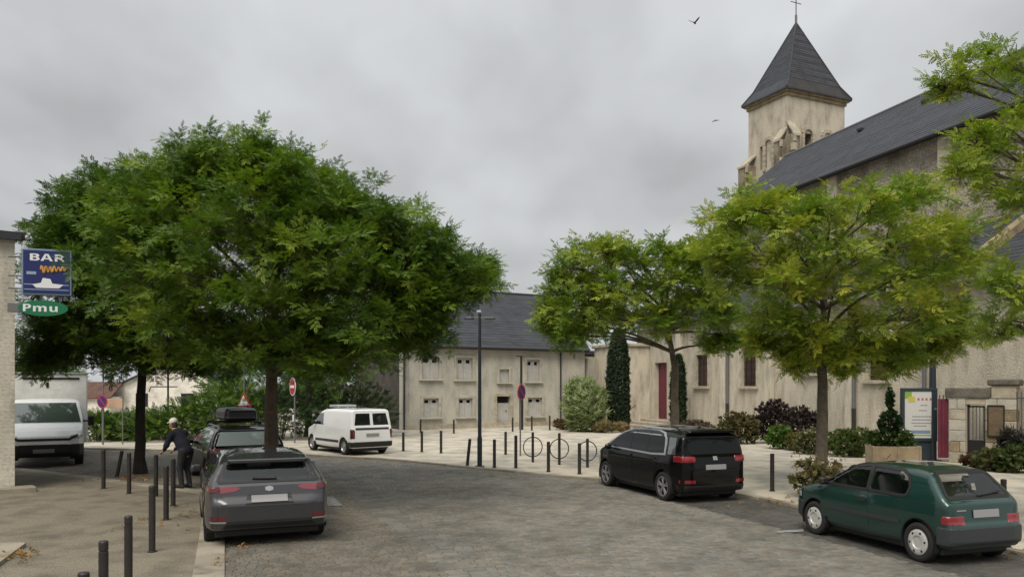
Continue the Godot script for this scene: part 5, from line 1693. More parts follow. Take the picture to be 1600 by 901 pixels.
	# the lower wall running on to the church
	var lw := thing("garden_wall", "tall plain rendered wall between the house and the church porch", "wall", Vector3.ZERO)
	var e1 := Vector3(9.2, 0.06, -56.5)
	obj(wall(b + t * 0.25, e1, 4.3, 0.4, out, []), "wall_body", M.house_wall, lw)
	bx("coping", M.dressed, lw, (b + e1) * 0.5 + UP * 4.36, Vector3((e1 - b).length() - 0.3, 0.12, 0.5), B, 0.01)

func bar_building() -> void:
	# the front faces the square; only its right corner is in the picture
	var u := Vector3(0.78, 0, -0.626)       # along the front towards the corner
	var c := gp(22, 767, 0.03)
	var w := Vector3(-0.626, 0, -0.78)      # into the building
	var bb := thing("bar_building", "cream corner building with stone quoins at the left edge carrying the bar signs", "building", Vector3.ZERO)
	var B := Basis(u, UP, w)
	var hgt := 6.25
	obj(wall(c - u * 9.0, c, hgt, 0.4, -w, [[4.2, 0.0, 1.1, 2.2], [1.2, 1.0, 1.6, 1.3], [4.2, 3.6, 1.0, 1.5]]), "street_front", M.bar_wall, bb)
	bx("door", M.dark_wood, bb, c - u * 4.25 + w * 0.2 + UP * 1.1, Vector3(1.1, 2.2, 0.06), B, 0.01)
	bx("window", M.dark_pane, bb, c - u * 7.0 + w * 0.2 + UP * 1.65, Vector3(1.6, 1.3, 0.04), B, 0.0)
	bx("window", M.dark_pane, bb, c - u * 4.3 + w * 0.2 + UP * 4.35, Vector3(1.0, 1.5, 0.04), B, 0.0)
	obj(wall(c + w * 0.4, c + w * 5.0, hgt, 0.4, u, []), "end_wall", M.bar_wall, bb)
	obj(wall(c - u * 9.0 + w * 0.4, c - u * 9.0 + w * 5.0, hgt, 0.4, -u, []), "end_wall", M.bar_wall, bb)
	obj(wall(c - u * 9.0 + w * 5.0, c + w * 5.0, hgt, 0.4, w, []), "rear_wall", M.bar_wall, bb)
	for i in 13:
		var s := 0.52 if i % 2 else 0.32
		bx("quoin", M.bar_wall, bb, c - u * (s * 0.5 - 0.004) + w * 0.127 + UP * (0.26 + i * 0.47), Vector3(s, 0.465, 0.26), B, 0.003)
	bx("step", M.kerb, bb, c - u * 0.35 - w * 0.22 + UP * 0.05, Vector3(1.5, 0.14, 0.5), B, 0.015)
	var ap := w * 2.5 + UP * (hgt + 0.3)
	var p0 := c + u * 0.12 - w * 0.2 + UP * (hgt + 0.0)
	var p1 := c - u * 9.3 - w * 0.2 + UP * (hgt + 0.0)
	obj(slab([p0, p1, c - u * 9.3 + ap, c + u * 0.12 + ap], 0.16), "roof_slope", M.slate, bb)
	obj(slab([c + u * 0.12 + ap, c - u * 9.3 + ap, c - u * 9.3 + w * 5.3 + UP * hgt, c + u * 0.12 + w * 5.3 + UP * hgt], 0.16), "roof_slope", M.slate, bb)
	bx("fascia", M.dark_wood, bb, c - u * 4.5 - w * 0.13 + UP * (hgt - 0.06), Vector3(9.4, 0.2, 0.05), B, 0.01)
	bar_signs(c, Vector3(-0.342, 0, -0.940), Vector3(-0.94, 0, 0.342))
func bar_signs(c: Vector3, u: Vector3, w: Vector3) -> void:
	var v := -w                     # outwards over the pavement
	# lightbox sign
	var m := c - u * 0.55
	var face := Basis(v, UP, -u)    # x outwards, z towards the street's near end
	var s := thing("bar_sign", "square blue bar sign with orange script and a white boat, on the building corner", "sign", m + v * 0.80 + UP * 5.28)
	var mb := MB.new()
	mb.box(Vector3.ZERO, Vector3(1.06, 1.10, 0.16), face, 0.012)
	obj(mb, "sign_box", M.sign_frame, s)
	bx("panel", M.sign_blue, s, -u * 0.083, Vector3(0.98, 1.02, 0.012), face, 0.0)
	text("BAR", s, face, -u * 0.092 + UP * 0.345, 0.20, M.sign_white, 1.75)
	# a line of orange script that cannot be read, and beneath it a boat on waves
	var sc := PackedVector3Array()
	var rd := PackedFloat32Array()
	for i in 60:
		var t := i / 59.0
		sc.append(v * (-0.12 + 0.56 * t) + UP * (0.06 + 0.085 * sin(t * 40.0) * (1.0 - 0.6 * t) + 0.03 * t) - u * 0.094)
		rd.append(0.026 + 0.009 * sin(t * 17.0))
	var st := MB.new()
	st.tube(sc, rd, 5)
	obj(st, "script", M.sign_orange, s)
	var bt := MB.new()
	bt.prism(PackedVector2Array([Vector2(-0.30, -0.30), Vector2(-0.22, -0.38), Vector2(0.26, -0.38), Vector2(0.36, -0.29), Vector2(0.12, -0.27), Vector2(0.08, -0.16), Vector2(-0.08, -0.14), Vector2(-0.12, -0.26)]), -u * 0.089, v, UP, -u * 0.006)
	obj(bt, "boat", M.sign_white, s)
	for q in [-0.30, -0.42]:
		bx("wave", M.sign_pale, s, UP * q - u * 0.0905, Vector3(0.94, 0.02, 0.004), face, 0.0)
	bx("bird_mark", M.sign_pale, s, v * -0.32 + UP * -0.03 - u * 0.0905, Vector3(0.2, 0.07, 0.004), face, 0.0)
	for q in [0.35, -0.1, -0.4]:
		rod("bracket", M.zinc, s, [v * -0.82 + UP * q, v * -0.52 + UP * q], 0.02)
	# green oval sign
	var g := thing("oval_sign", "green oval sign with white lettering hanging under the blue bar sign", "sign", m + v * 0.72 + UP * 4.42)
	var ov := PackedVector2Array()
	for i in 28:
		var a := TAU * i / 28.0
		ov.append(Vector2(cos(a) * 0.53, sin(a) * 0.19))
	var om := MB.new()
	om.prism(ov, u * 0.06, v, UP, -u * 0.12)
	obj(om, "sign_body", M.sign_green, g)
	text("Pmu", g, face, -u * 0.062 - v * 0.06, 0.21, M.sign_white, 1.5)
	bx("bracket", M.zinc, g, v * -0.6, Vector3(0.3, 0.22, 0.05), face, 0.01)
func text(words: String, parent: Node3D, b: Basis, at: Vector3, size: float, m: Material, stretch := 1.0) -> void:
	var tm := TextMesh.new()
	tm.text = words
	var f := SystemFont.new()
	f.font_names = PackedStringArray(["Droid Sans"])
	f.font_weight = 700
	tm.font = f
	tm.font_size = 64
	tm.pixel_size = size / 64.0 * 1.15
	tm.depth = 0.008
	var o := put(tm, "lettering", m, parent)
	o.transform = Transform3D(b.scaled_local(Vector3(stretch, 1, 1)), at)
func far_houses() -> void:
	var h := thing("gabled_house", "pale plastered house with a low gable beyond the hedges", "house", Vector3.ZERO)
	var d := 66.0
	var p0 := pd(168, 612, d); p0.y = 0
	var p1 := pd(345, 612, d); p1.y = 0
	var w := p1.x - p0.x
	var mb := MB.new()
	mb.prism(PackedVector2Array([Vector2(0, 0), Vector2(w, 0), Vector2(w, 2.7), Vector2(w * 0.60, 4.75), Vector2(0, 2.2)]), p0, Vector3.RIGHT, UP, Vector3(0, 0, -7))
	obj(mb, "walls", M.cream, h)
	obj(slab([p0 + Vector3(-0.4, 2.15, 0.3), p0 + Vector3(w * 0.6, 4.88, 0.3), p0 + Vector3(w * 0.6, 4.88, -7.3), p0 + Vector3(-0.4, 2.15, -7.3)], 0.14), "roof_slope", M.slate_house, h)
	obj(slab([p0 + Vector3(w * 0.601, 4.87, 0.3), p0 + Vector3(w + 0.4, 2.65, 0.3), p0 + Vector3(w + 0.4, 2.65, -7.3), p0 + Vector3(w * 0.601, 4.87, -7.3)], 0.14), "roof_slope", M.slate_house, h)
	bx("window", M.dark_pane, h, p0 + Vector3(w * 0.3, 1.4, 0.02), Vector3(1.0, 1.1, 0.06), Basis.IDENTITY, 0.01)
	bx("window", M.dark_pane, h, p0 + Vector3(w * 0.7, 1.4, 0.02), Vector3(1.0, 1.1, 0.06), Basis.IDENTITY, 0.01)
	var r := thing("cottage", "small cottage with a red tiled roof beyond the side street", "house", Vector3.ZERO)
	var q0 := pd(104, 630, 64.0); q0.y = 0
	bx("walls", M.cream, r, q0 + Vector3(1.7, 0.85, -2), Vector3(3.4, 1.7, 4), Basis.IDENTITY, 0.02)
	obj(slab([q0 + Vector3(-0.2, 1.65, 0.3), q0 + Vector3(3.6, 1.65, 0.3), q0 + Vector3(3.6, 2.9, -2), q0 + Vector3(-0.2, 2.9, -2)], 0.12), "roof_slope", M.tile_red, r)
	obj(slab([q0 + Vector3(-0.2, 2.9, -2.01), q0 + Vector3(3.6, 2.9, -2.01), q0 + Vector3(3.6, 1.65, -4.3), q0 + Vector3(-0.2, 1.65, -4.3)], 0.12), "roof_slope", M.tile_red, r)
	bx("window", M.dark_pane, r, q0 + Vector3(1.2, 0.95, 0.01), Vector3(0.8, 0.9, 0.05), Basis.IDENTITY, 0.01)
# ---------------------------------------------------------------- street furniture
var bollard0: Node3D
func bollard(x: float, base: float, top: float, label: String, group: String, gh := 0.06, lean := 0.0) -> void:
	var p := gp(x, base, gh)
	var h := (base - top) * -p.z / F
	if bollard0 == null:
		bollard0 = Node3D.new()
		bollard0.name = "bollard"
		var mb := MB.new()
		mb.lathe(Vector3.ZERO, UP, PackedVector2Array([Vector2(0.05, -0.02), Vector2(0.05, 0.86), Vector2(0.043, 0.865), Vector2(0.043, 0.875), Vector2(0.05, 0.88), Vector2(0.05, 0.97), Vector2(0.043, 0.985), Vector2(0.0, 0.992)]), 14)
		obj(mb, "post", M.bollard, bollard0)
		var cl := MB.new()
		cl.lathe(Vector3.ZERO, UP, PackedVector2Array([Vector2(0.072, -0.01), Vector2(0.072, 0.012), Vector2(0.05, 0.02)]), 14)
		obj(cl, "collar", M.bollard, bollard0)
	var o: Node3D = bollard0.duplicate()
	o.name = numbered("bollard")
	add_child(o)
	o.position = p
	o.rotation.z = lean
	o.scale = Vector3(1, h / 0.99, 1)
	tag(o, label, "bollard", group)
func bollards() -> void:
	var lg := "bollards edging the left pavement"
	var near := "dark brown metal bollard in the row between the bar pavement and the parked cars"
	for q in [[130, 1050, 893], [161, 978, 844], [200, 922, 805], [237, 862, 758], [259, 812, 727], [270, 790, 716]]:
		bollard(q[0], q[1], q[2], near, lg, 0.03)
	var side := "dark bollard at the pavement edge beside the side street"
	for q in [[161, 763, 702], [201, 771, 707], [243, 775, 710]]:
		bollard(q[0], q[1], q[2], side, lg, 0.03)
	bollard(182, 744, 703, "tilted dark bollard beside the thin dark tree trunk", lg, 0.03, -0.2)
	var mg := "bollards on the church square"
	var kl := "slim dark bollard at the kerb of the square near the lamp post and bicycle rings"
	for q in [[772.5, 730.5, 686], [806, 731, 680], [857, 737, 689.5], [905.5, 740.5, 692]]:
		bollard(q[0], q[1], q[2], kl, mg)
	bollard(730, 727.5, 685, "leaning dark bollard just left of the lamp post on the square", mg, 0.06, -0.1)
	bollard(790, 710, 674, "dark bollard standing behind the kerb bollards near the no parking sign", mg)
	var vl := "grey-brown bollard in the row beside the white van"
	for q in [[630, 704.5, 675], [659, 706, 673], [689, 708, 672.5]]:
		bollard(q[0], q[1], q[2], vl, mg)
	var fl := "small distant bollard in front of the house facade"
	for q in [[657, 676, 655], [709, 677, 655], [801, 674, 652], [831, 672.5, 650], [859, 672, 649]]:
		bollard(q[0], q[1], q[2], fl, mg)
	bollard(1207, 767, 708, "dark bollard standing alone between the black people carrier and the young tree", mg)
	bollard(1569, 822, 748, "dark bollard behind the rear window of the green hatchback", mg)
	# bicycle rings
	for q in [[832.5, 722, 675, 833, 698], [874, 726, 676.5, 876, 701], [918, 730, 685, 917, 704.5]]:
		var p := gp(q[0], q[1], 0.06)
		var d := -p.z
		var t := thing("bicycle_ring", "bicycle stand of a thin dark hoop on a square post near the kerb", "bike rack", p, 0.25, "bicycle stands on the square")
		bx("post", M.bollard, t, Vector3(0, (q[1] - q[2]) * d / F * 0.5, 0), Vector3(0.075, (q[1] - q[2]) * d / F, 0.075), Basis.IDENTITY, 0.01)
		var c := Vector3(0, (q[1] - q[4]) * d / F, 0.0)
		var pts := PackedVector3Array()
		var rad := PackedFloat32Array()
		for i in 37:
			var a := TAU * i / 36.0
			pts.append(c + Vector3(cos(a), sin(a), 0) * 15.3 * d / F)
			rad.append(0.018)
		var mb := MB.new()
		mb.tube(pts, rad, 7, false)
		obj(mb, "hoop", M.hoop, t)
func lamp_posts() -> void:
	var p := gp(749.5, 729, 0.06)
	var t := thing("lamp_post", "slim blue-grey street lamp with a crossbar head on the square", "street lamp", p)
	var d := -p.z
	var h := CH - 0.06 + (YH - 490) * d / F
	var mb := MB.new()
	mb.tube(PackedVector3Array([Vector3(0, -0.02, 0), Vector3(0, 0.9, 0), Vector3(0, 0.95, 0), Vector3(0, h, 0)]), PackedFloat32Array([0.078, 0.078, 0.06, 0.045]), 14)
	obj(mb, "post", M.post_blue, t)
	bx("base_plate", M.post_blue, t, Vector3(0, 0.015, 0), Vector3(0.3, 0.03, 0.3))
	bx("arm", M.zinc, t, Vector3(0.0, h - 0.13, 0), Vector3(0.85, 0.06, 0.06))
	for sg in [-1.0, 1.0]:
		bx("lamp_head", M.post_blue, t, Vector3(sg * 0.33, h - 0.16, 0), Vector3(0.34, 0.05, 0.2), Basis.IDENTITY, 0.02)
	bx("top_cap", M.lamp_glass, t, Vector3(-0.02, h + 0.05, 0), Vector3(0.16, 0.1, 0.16), Basis.IDENTITY, 0.03)
	bx("access_panel", M.post_blue, t, Vector3(0, 0.55, 0.088), Vector3(0.08, 0.3, 0.02))
	# tall one by the display
	var p2 := gp(1458, 719, 0.06)
	var t2 := thing("lamp_post", "tall dark blue lamp post in front of the notice display", "street lamp", p2)
	var h2 := CH - 0.06 + (YH - 372) * -p2.z / F
	var m2 := MB.new()
	m2.tube(PackedVector3Array([Vector3(0, -0.02, 0), Vector3(0, 2.4, 0), Vector3(0, h2, 0)]), PackedFloat32Array([0.125, 0.11, 0.06]), 16)
	obj(m2, "post", M.post_blue, t2)
	bx("base_plate", M.post_blue, t2, Vector3(0, 0.015, 0), Vector3(0.44, 0.03, 0.44))
	bx("access_panel", M.zinc, t2, Vector3(0.03, 1.74, 0.13), Vector3(0.08, 0.08, 0.03))
	var hd := MB.new()
	hd.lathe(Vector3(-0.2, h2, 0.1), UP, PackedVector2Array([Vector2(0.02, 0.12), Vector2(0.2, 0.06), Vector2(0.3, 0.0), Vector2(0.26, -0.03), Vector2(0.0, -0.04)]), 18)
	obj(hd, "lamp_head", M.zinc, t2)
	# distant one by the house
	var p3 := gp(814.5, 671, 0.06)
	var t3 := thing("lamp_post", "thin black lamp post with a short arm close to the house facade", "street lamp", p3)
	var h3 := CH - 0.06 + (YH - 556) * -p3.z / F
	rod("post", M.bollard, t3, [Vector3(0, 0, 0), Vector3(0, h3, 0)], 0.07)
	rod("base", M.bollard, t3, [Vector3(0, 0, 0), Vector3(0, 1.9, 0)], 0.12)
	bx("lamp_head", M.bollard, t3, Vector3(-0.12, h3, 0), Vector3(0.42, 0.08, 0.18), Basis.IDENTITY, 0.02)
	# mast with a crossbar beyond the hedges
	var p4 := gp(262, 684, 0.0)
	var t4 := thing("utility_mast", "thin blue-grey mast with a crossbar in front of the pale gable", "mast", p4)
	var h4 := CH + (YH - 574) * -p4.z / F
	rod("pole", M.post_blue, t4, [Vector3(0, 0, 0), Vector3(0, h4, 0)], 0.05)
	var hc := CH + (YH - 604) * -p4.z / F
	rod("crossbar", M.post_blue, t4, [Vector3(-0.95, hc - 0.25, 0), Vector3(-0.85, hc, 0), Vector3(0.45, hc, 0)], 0.03)
func disc(called: String, m: Material, parent: Node3D, c: Vector3, r: float, axis: Vector3, thick := 0.02, r0 := 0.0) -> void:
	var mb := MB.new()
	var pr := PackedVector2Array([Vector2(r0, -thick * 0.5), Vector2(r, -thick * 0.5), Vector2(r, thick * 0.5), Vector2(r0, thick * 0.5)])
	mb.lathe(c, axis, pr, 32)
	obj(mb, called, m, parent)
func no_parking(label: String, p: Vector3, hc: float, r: float, face: float, top: float) -> void:
	var t := thing("no_parking_sign", label, "road sign", p, face)
	rod("pole", M.zinc, t, [Vector3(0, 0, 0), Vector3(0, top, 0)], 0.03)
	disc("rim", M.sign_red, t, Vector3(0, hc, 0.05), r, Vector3(0, 0, 1), 0.02)
	disc("blue_disc", M.sign_ultra, t, Vector3(0, hc, 0.062), r * 0.78, Vector3(0, 0, 1), 0.008)
	bx("red_bar", M.sign_red, t, Vector3(0, hc, 0.070), Vector3(r * 1.56, r * 0.2, 0.006), Basis(Vector3(0, 0, 1), -PI / 4), 0.0)
func signs() -> void:
	var p := gp(813, 712, 0.06)
	var d := -p.z
	no_parking("round no parking sign on a grey pole by the bicycle rings, turned half away", p, CH - 0.06 + (YH - 612.5) * d / F, 12.6 * d / F, 1.05, CH - 0.06 + (YH - 598) * d / F)
	var p2 := gp(160.5, 697, 0.0)
	var d2 := -p2.z
	no_parking("round no parking sign on a tall pole across the side street from the bar", p2, CH + (YH - 627) * d2 / F, 10.5 * d2 / F, -0.35, CH + (YH - 574) * d2 / F)
	# direction panel beside it
	var pn := thing("direction_panel", "pale rectangular panel mounted low behind the no parking sign across the side street", "road sign", p2 + Vector3(0.15, 0, -0.5), -0.2)
	rod("leg", M.zinc, pn, [Vector3(-0.5, 0, 0), Vector3(-0.5, 2.1, 0)], 0.025)
	rod("leg", M.zinc, pn, [Vector3(0.5, 0, 0), Vector3(0.5, 2.1, 0)], 0.025)
	bx("panel", M.peach, pn, Vector3(0, 1.82, 0.04), Vector3(1.05, 0.42, 0.03), Basis.IDENTITY, 0.006)
	# no entry
	var p3 := gp(460, 692, 0.06)
	var d3 := -p3.z
	var t := thing("no_entry_sign", "red and white round road sign turned towards the side street near the white van", "road sign", p3, -0.98)
	rod("pole", M.zinc, t, [Vector3(0, 0, 0), Vector3(0, CH + (YH - 594) * d3 / F, 0)], 0.035)
	var hc := CH + (YH - 606) * d3 / F
	disc("rim", M.sign_white, t, Vector3(-0.12, hc, 0.05), 14.0 * d3 / F, Vector3(0, 0, 1), 0.02)
	disc("red_disc", M.sign_red, t, Vector3(-0.12, hc, 0.062), 12.6 * d3 / F, Vector3(0, 0, 1), 0.008)
	bx("white_bar", M.sign_white, t, Vector3(-0.12, hc, 0.070), Vector3(19.0 * d3 / F, 4.0 * d3 / F, 0.006), Basis.IDENTITY, 0.0)
	bx("small_plate", M.sign_white, t, Vector3(-0.05, CH + (YH - 655) * d3 / F, 0.05), Vector3(0.16, 0.3, 0.02), Basis.IDENTITY, 0.0)
	# triangular warning sign beyond the roof box
	var p4 := gp(381, 690, 0.0)
	var d4 := -p4.z
	var t4 := thing("warning_sign", "red bordered triangular road sign on a thin pole behind the roof box", "road sign", p4, -0.1)
	rod("pole", M.zinc, t4, [Vector3(0, 0, 0), Vector3(0, CH + (YH - 580) * d4 / F, 0)], 0.03)
	var hy := CH + (YH - 628) * d4 / F
	for q in [[0.42, 0.05, M.sign_red, "border"], [0.27, 0.062, M.sign_white, "field"]]:
		var mb := MB.new()
		var s: float = q[0]
		mb.prism(PackedVector2Array([Vector2(-s, -s * 0.58), Vector2(s, -s * 0.58), Vector2(0, s * 1.15)]), Vector3(0, hy, q[1]), Vector3.RIGHT, UP, Vector3(0, 0, 0.01))
		obj(mb, q[3], q[2], t4)
func notice_display() -> void:
	var p := gp(1436, 719, 0.06)
	var d := -p.z
	var t := thing("notice_display", "tall dark framed display with a white poster, behind the dark blue lamp post", "display board", p, -0.06)
	var k := d / F
	var top := CH - 0.06 + (YH - 606) * k
	var bot := CH - 0.06 + (YH - 689) * k
	var w := 54.0 * k
	bx("back", M.frame_blue, t, Vector3(0, (top + bot) * 0.5, -0.02), Vector3(w, top - bot, 0.12), Basis.IDENTITY, 0.01)
	for sg in [-1.0, 1.0]:
		bx("frame_side", M.frame_blue, t, Vector3(sg * (w * 0.5 - 0.05), (top + bot) * 0.5, 0.06), Vector3(0.1, top - bot, 0.06), Basis.IDENTITY, 0.01)
		bx("frame_rail", M.frame_blue, t, Vector3(0, (top - 0.05) if sg > 0 else (bot + 0.05), 0.058), Vector3(w - 0.2, 0.1, 0.06), Basis.IDENTITY, 0.01)
	bx("foot", M.frame_blue, t, Vector3(0.1, bot * 0.5, -0.02), Vector3(w * 0.62, bot, 0.1), Basis.IDENTITY, 0.01)
	bx("sticker", M.sign_red, t, Vector3(-0.06, bot * 0.32, 0.036), Vector3(0.09, 0.13, 0.01), Basis.IDENTITY, 0.0)
	var pw := w - 0.22
	var ph := top - bot - 0.22
	var c := Vector3(0, (top + bot) * 0.5, 0.05)
	bx("poster", M.poster, t, c, Vector3(pw, ph, 0.008), Basis.IDENTITY, 0.0)
	bx("poster_green", M.poster_green, t, c + Vector3(-pw * 0.38, ph * 0.42, 0.006), Vector3(pw * 0.24, ph * 0.15, 0.004), Basis.IDENTITY, 0.0)
	bx("poster_yellow", M.poster_yellow, t, c + Vector3(-pw * 0.27, ph * 0.33, 0.009), Vector3(pw * 0.24, ph * 0.12, 0.004), Basis.IDENTITY, 0.0)
	for i in 4:
		bx("poster_mark", M.poster_red, t, c + Vector3(pw * (-0.03 + 0.14 * i), ph * 0.33, 0.006), Vector3(pw * 0.07, ph * 0.05, 0.004), Basis.IDENTITY, 0.0)
	# lines of print too small to read
	var r := RandomNumberGenerator.new()
	r.seed = 9
	for row in [[0.20, 0.12, 0.18], [0.09, 0.12, 0.28], [-0.04, 0.05, 0.6], [-0.11, 0.05, 0.62], [-0.18, 0.05, 0.66], [-0.24, 0.0, 0.4]]:
		var x: float = row[1] - row[2] * 0.5
		while x < row[1] + row[2] * 0.5:
			var l := r.randf_range(0.04, 0.11)
			bx("print_line", M.poster_ink, t, c + Vector3(pw * (x + l * 0.5), ph * row[0], 0.006), Vector3(pw * l * 0.85, ph * 0.02, 0.003), Basis.IDENTITY, 0.0)
			x += l
	bx("poster_blue", M.poster_blue, t, c + Vector3(pw * 0.02, -ph * 0.37, 0.006), Vector3(pw * 0.72, ph * 0.07, 0.004), Basis.IDENTITY, 0.0)
	bx("poster_green", M.poster_green, t, c + Vector3(pw * 0.05, -ph * 0.44, 0.007), Vector3(pw * 0.8, ph * 0.025, 0.004), Basis.IDENTITY, 0.0)
func gate_and_railings() -> void:
	# low stone gate wall standing just before the aisle wall
	var a := gp(1483, 722, 0.06)
	var b := gp(1583, 728.5, 0.06)
	var t := (b - a).normalized()
	var out := Vector3(-t.z, 0, t.x)
	if out.z < 0: out = -out
	var B := Basis(t, UP, -out)
	var k := -a.z / F
	var L1 := 62.0 * k
	var g := thing("gate_wall", "low limestone wall with lintel course and taller capped pier holding a dark iron gate", "wall", Vector3.ZERO)
	var h := CH - 0.06 + (YH - 622) * k
	# ashlar blocks left and right of the gate opening, in courses
	var r := RandomNumberGenerator.new()
	r.seed = 15
	var gx0 := 24.0 * k
	var gx1 := 51.0 * k
	var course := h / 6.0
	var runs := [[0.0, gx0], [gx1, 93.0 * k]]
	for i in 6:
		for run in runs:
			var x: float = run[0]
			var first := true
			while x < run[1] - 0.02:
				var l := r.randf_range(0.35, 0.7) * (0.6 if first and i % 2 else 1.0)
				l = minf(l, run[1] - x)
				if run[1] - x - l < 0.15: l = run[1] - x
				first = false
				bx("stone_block", [M.dressed, M.dressed_pale, M.dressed_warm][r.randi() % 3], g, a + t * (x + l * 0.5) + UP * (course * (i + 0.5)) - out * r.randf_range(0.17, 0.185), Vector3(l - 0.012, course - 0.012, 0.36), B, 0.015)
				x += l
	bx("core", M.mortar, g, a + t * 0.29 + UP * (h * 0.5 - 0.02) - out * 0.19, Vector3(0.5, h - 0.06, 0.3), B, 0.0)
	bx("core", M.mortar, g, a + t * (72.0 * k) + UP * (h * 0.5 - 0.02) - out * 0.19, Vector3(40.0 * k, h - 0.06, 0.3), B, 0.0)
	bx("lintel_course", M.stone_grey, g, a + t * (27.0 * k) + UP * (h + 0.18) - out * 0.18, Vector3(64.0 * k, 0.34, 0.46), B, 0.03)
	bx("gate_lintel", M.dressed, g, a + t * ((gx0 + gx1) * 0.5) + UP * (h - 0.1) - out * 0.18, Vector3(gx1 - gx0 + 0.02, 0.2, 0.34), B, 0.015)
	bx("pier", M.dressed, g, a + t * (76.0 * k) + UP * (h + 0.22) - out * 0.18, Vector3(33.0 * k, 0.42, 0.42), B, 0.02)
	bx("pier_cap", M.stone_grey, g, a + t * (76.0 * k) + UP * (h + 0.52) - out * 0.18, Vector3(42.0 * k, 0.2, 0.6), B, 0.04)
	var gt := thing("iron_gate", "narrow dark iron gate with vertical bars over a solid panel, set in the stone wall", "gate", a + t * ((gx0 + gx1) * 0.5) - out * 0.12, atan2(out.x, out.z))
	var gw := gx1 - gx0 - 0.06
	var gh := h - 0.26
	bx("solid_panel", M.iron, gt, Vector3(0, gh * 0.2 + 0.03, 0), Vector3(gw, gh * 0.4, 0.03))
	for sg in [-1.0, 1.0]:
		bx("frame_stile", M.iron, gt, Vector3(sg * gw * 0.5, gh * 0.5 + 0.02, 0), Vector3(0.05, gh, 0.05))
	bx("frame_rail", M.iron, gt, Vector3(0, gh, 0), Vector3(gw, 0.05, 0.045))
	for i in 5:
		bx("bar", M.iron_grey, gt, Vector3(gw * ((i + 0.5) / 5.0 - 0.5), gh * 0.7 + 0.02, 0.004), Vector3(0.028, gh * 0.56, 0.02))
	var nb := thing("notice_board", "small brown wooden notice board fixed to the stone gate pier", "notice board", a + t * (66.5 * k) + out * 0.02 + UP * (CH - 0.06 + (YH - 655) * k), atan2(out.x, out.z))
	bx("backing", M.board_brown, nb, Vector3(0, 0, 0.02), Vector3(22.0 * k, 46.0 * k, 0.03))
	for sg in [-1.0, 1.0]:
		bx("frame_side", M.dark_wood, nb, Vector3(sg * 10.8 * k, 0, 0.04), Vector3(0.04, 47.0 * k, 0.05))
		bx("frame_rail", M.dark_wood, nb, Vector3(0, sg * 22.8 * k, 0.04), Vector3(21.0 * k, 0.04, 0.05))
	# maroon board gate with spikes left of the wall
	var mg := thing("maroon_gate", "narrow maroon plank gate with small spikes beside the notice display", "gate", gp(1474.5, 721.5, 0.06), -0.05)
	var mw := 16.0 * k
	var mh := CH - 0.06 + (YH - 627) * k
	for i in 3:
		bx("plank", M.maroon, mg, Vector3((i - 1) * mw / 3.0, mh * 0.5 + 0.09, 0), Vector3(mw / 3.0 - 0.006, mh - 0.1, 0.05))
		rod("spike", M.maroon, mg, [Vector3((i - 1) * mw / 3.0, mh + 0.03, 0), Vector3((i - 1) * mw / 3.0, mh + 0.22, 0)], 0.018)
	bx("top_rail", M.maroon, mg, Vector3(0, mh + 0.06, 0), Vector3(mw, 0.05, 0.03))
	# railings running out of the picture
	var ra := thing("railings", "grey iron railings with vertical bars on a low kerb at the right edge", "railings", Vector3.ZERO)
	var s0 := a + t * (94.0 * k)
	var dirR := (t * 0.9 + out * 0.25).normalized()
	for i in 22:
		rod("bar", M.iron_grey, ra, [s0 + dirR * (i * 0.13) + UP * 0.25, s0 + dirR * (i * 0.13) + UP * 2.35], 0.016, 6)
	for hh in [0.45, 2.15]:
		bx("rail", M.iron_grey, ra, s0 + dirR * 1.4 + UP * hh, Vector3(2.9, 0.05, 0.03), Basis(dirR, UP, dirR.cross(UP)), 0.005)
	bx("base_kerb", M.dressed, ra, s0 + dirR * 1.45 + UP * 0.12, Vector3(3.0, 0.26, 0.3), Basis(dirR, UP, dirR.cross(UP)), 0.02)
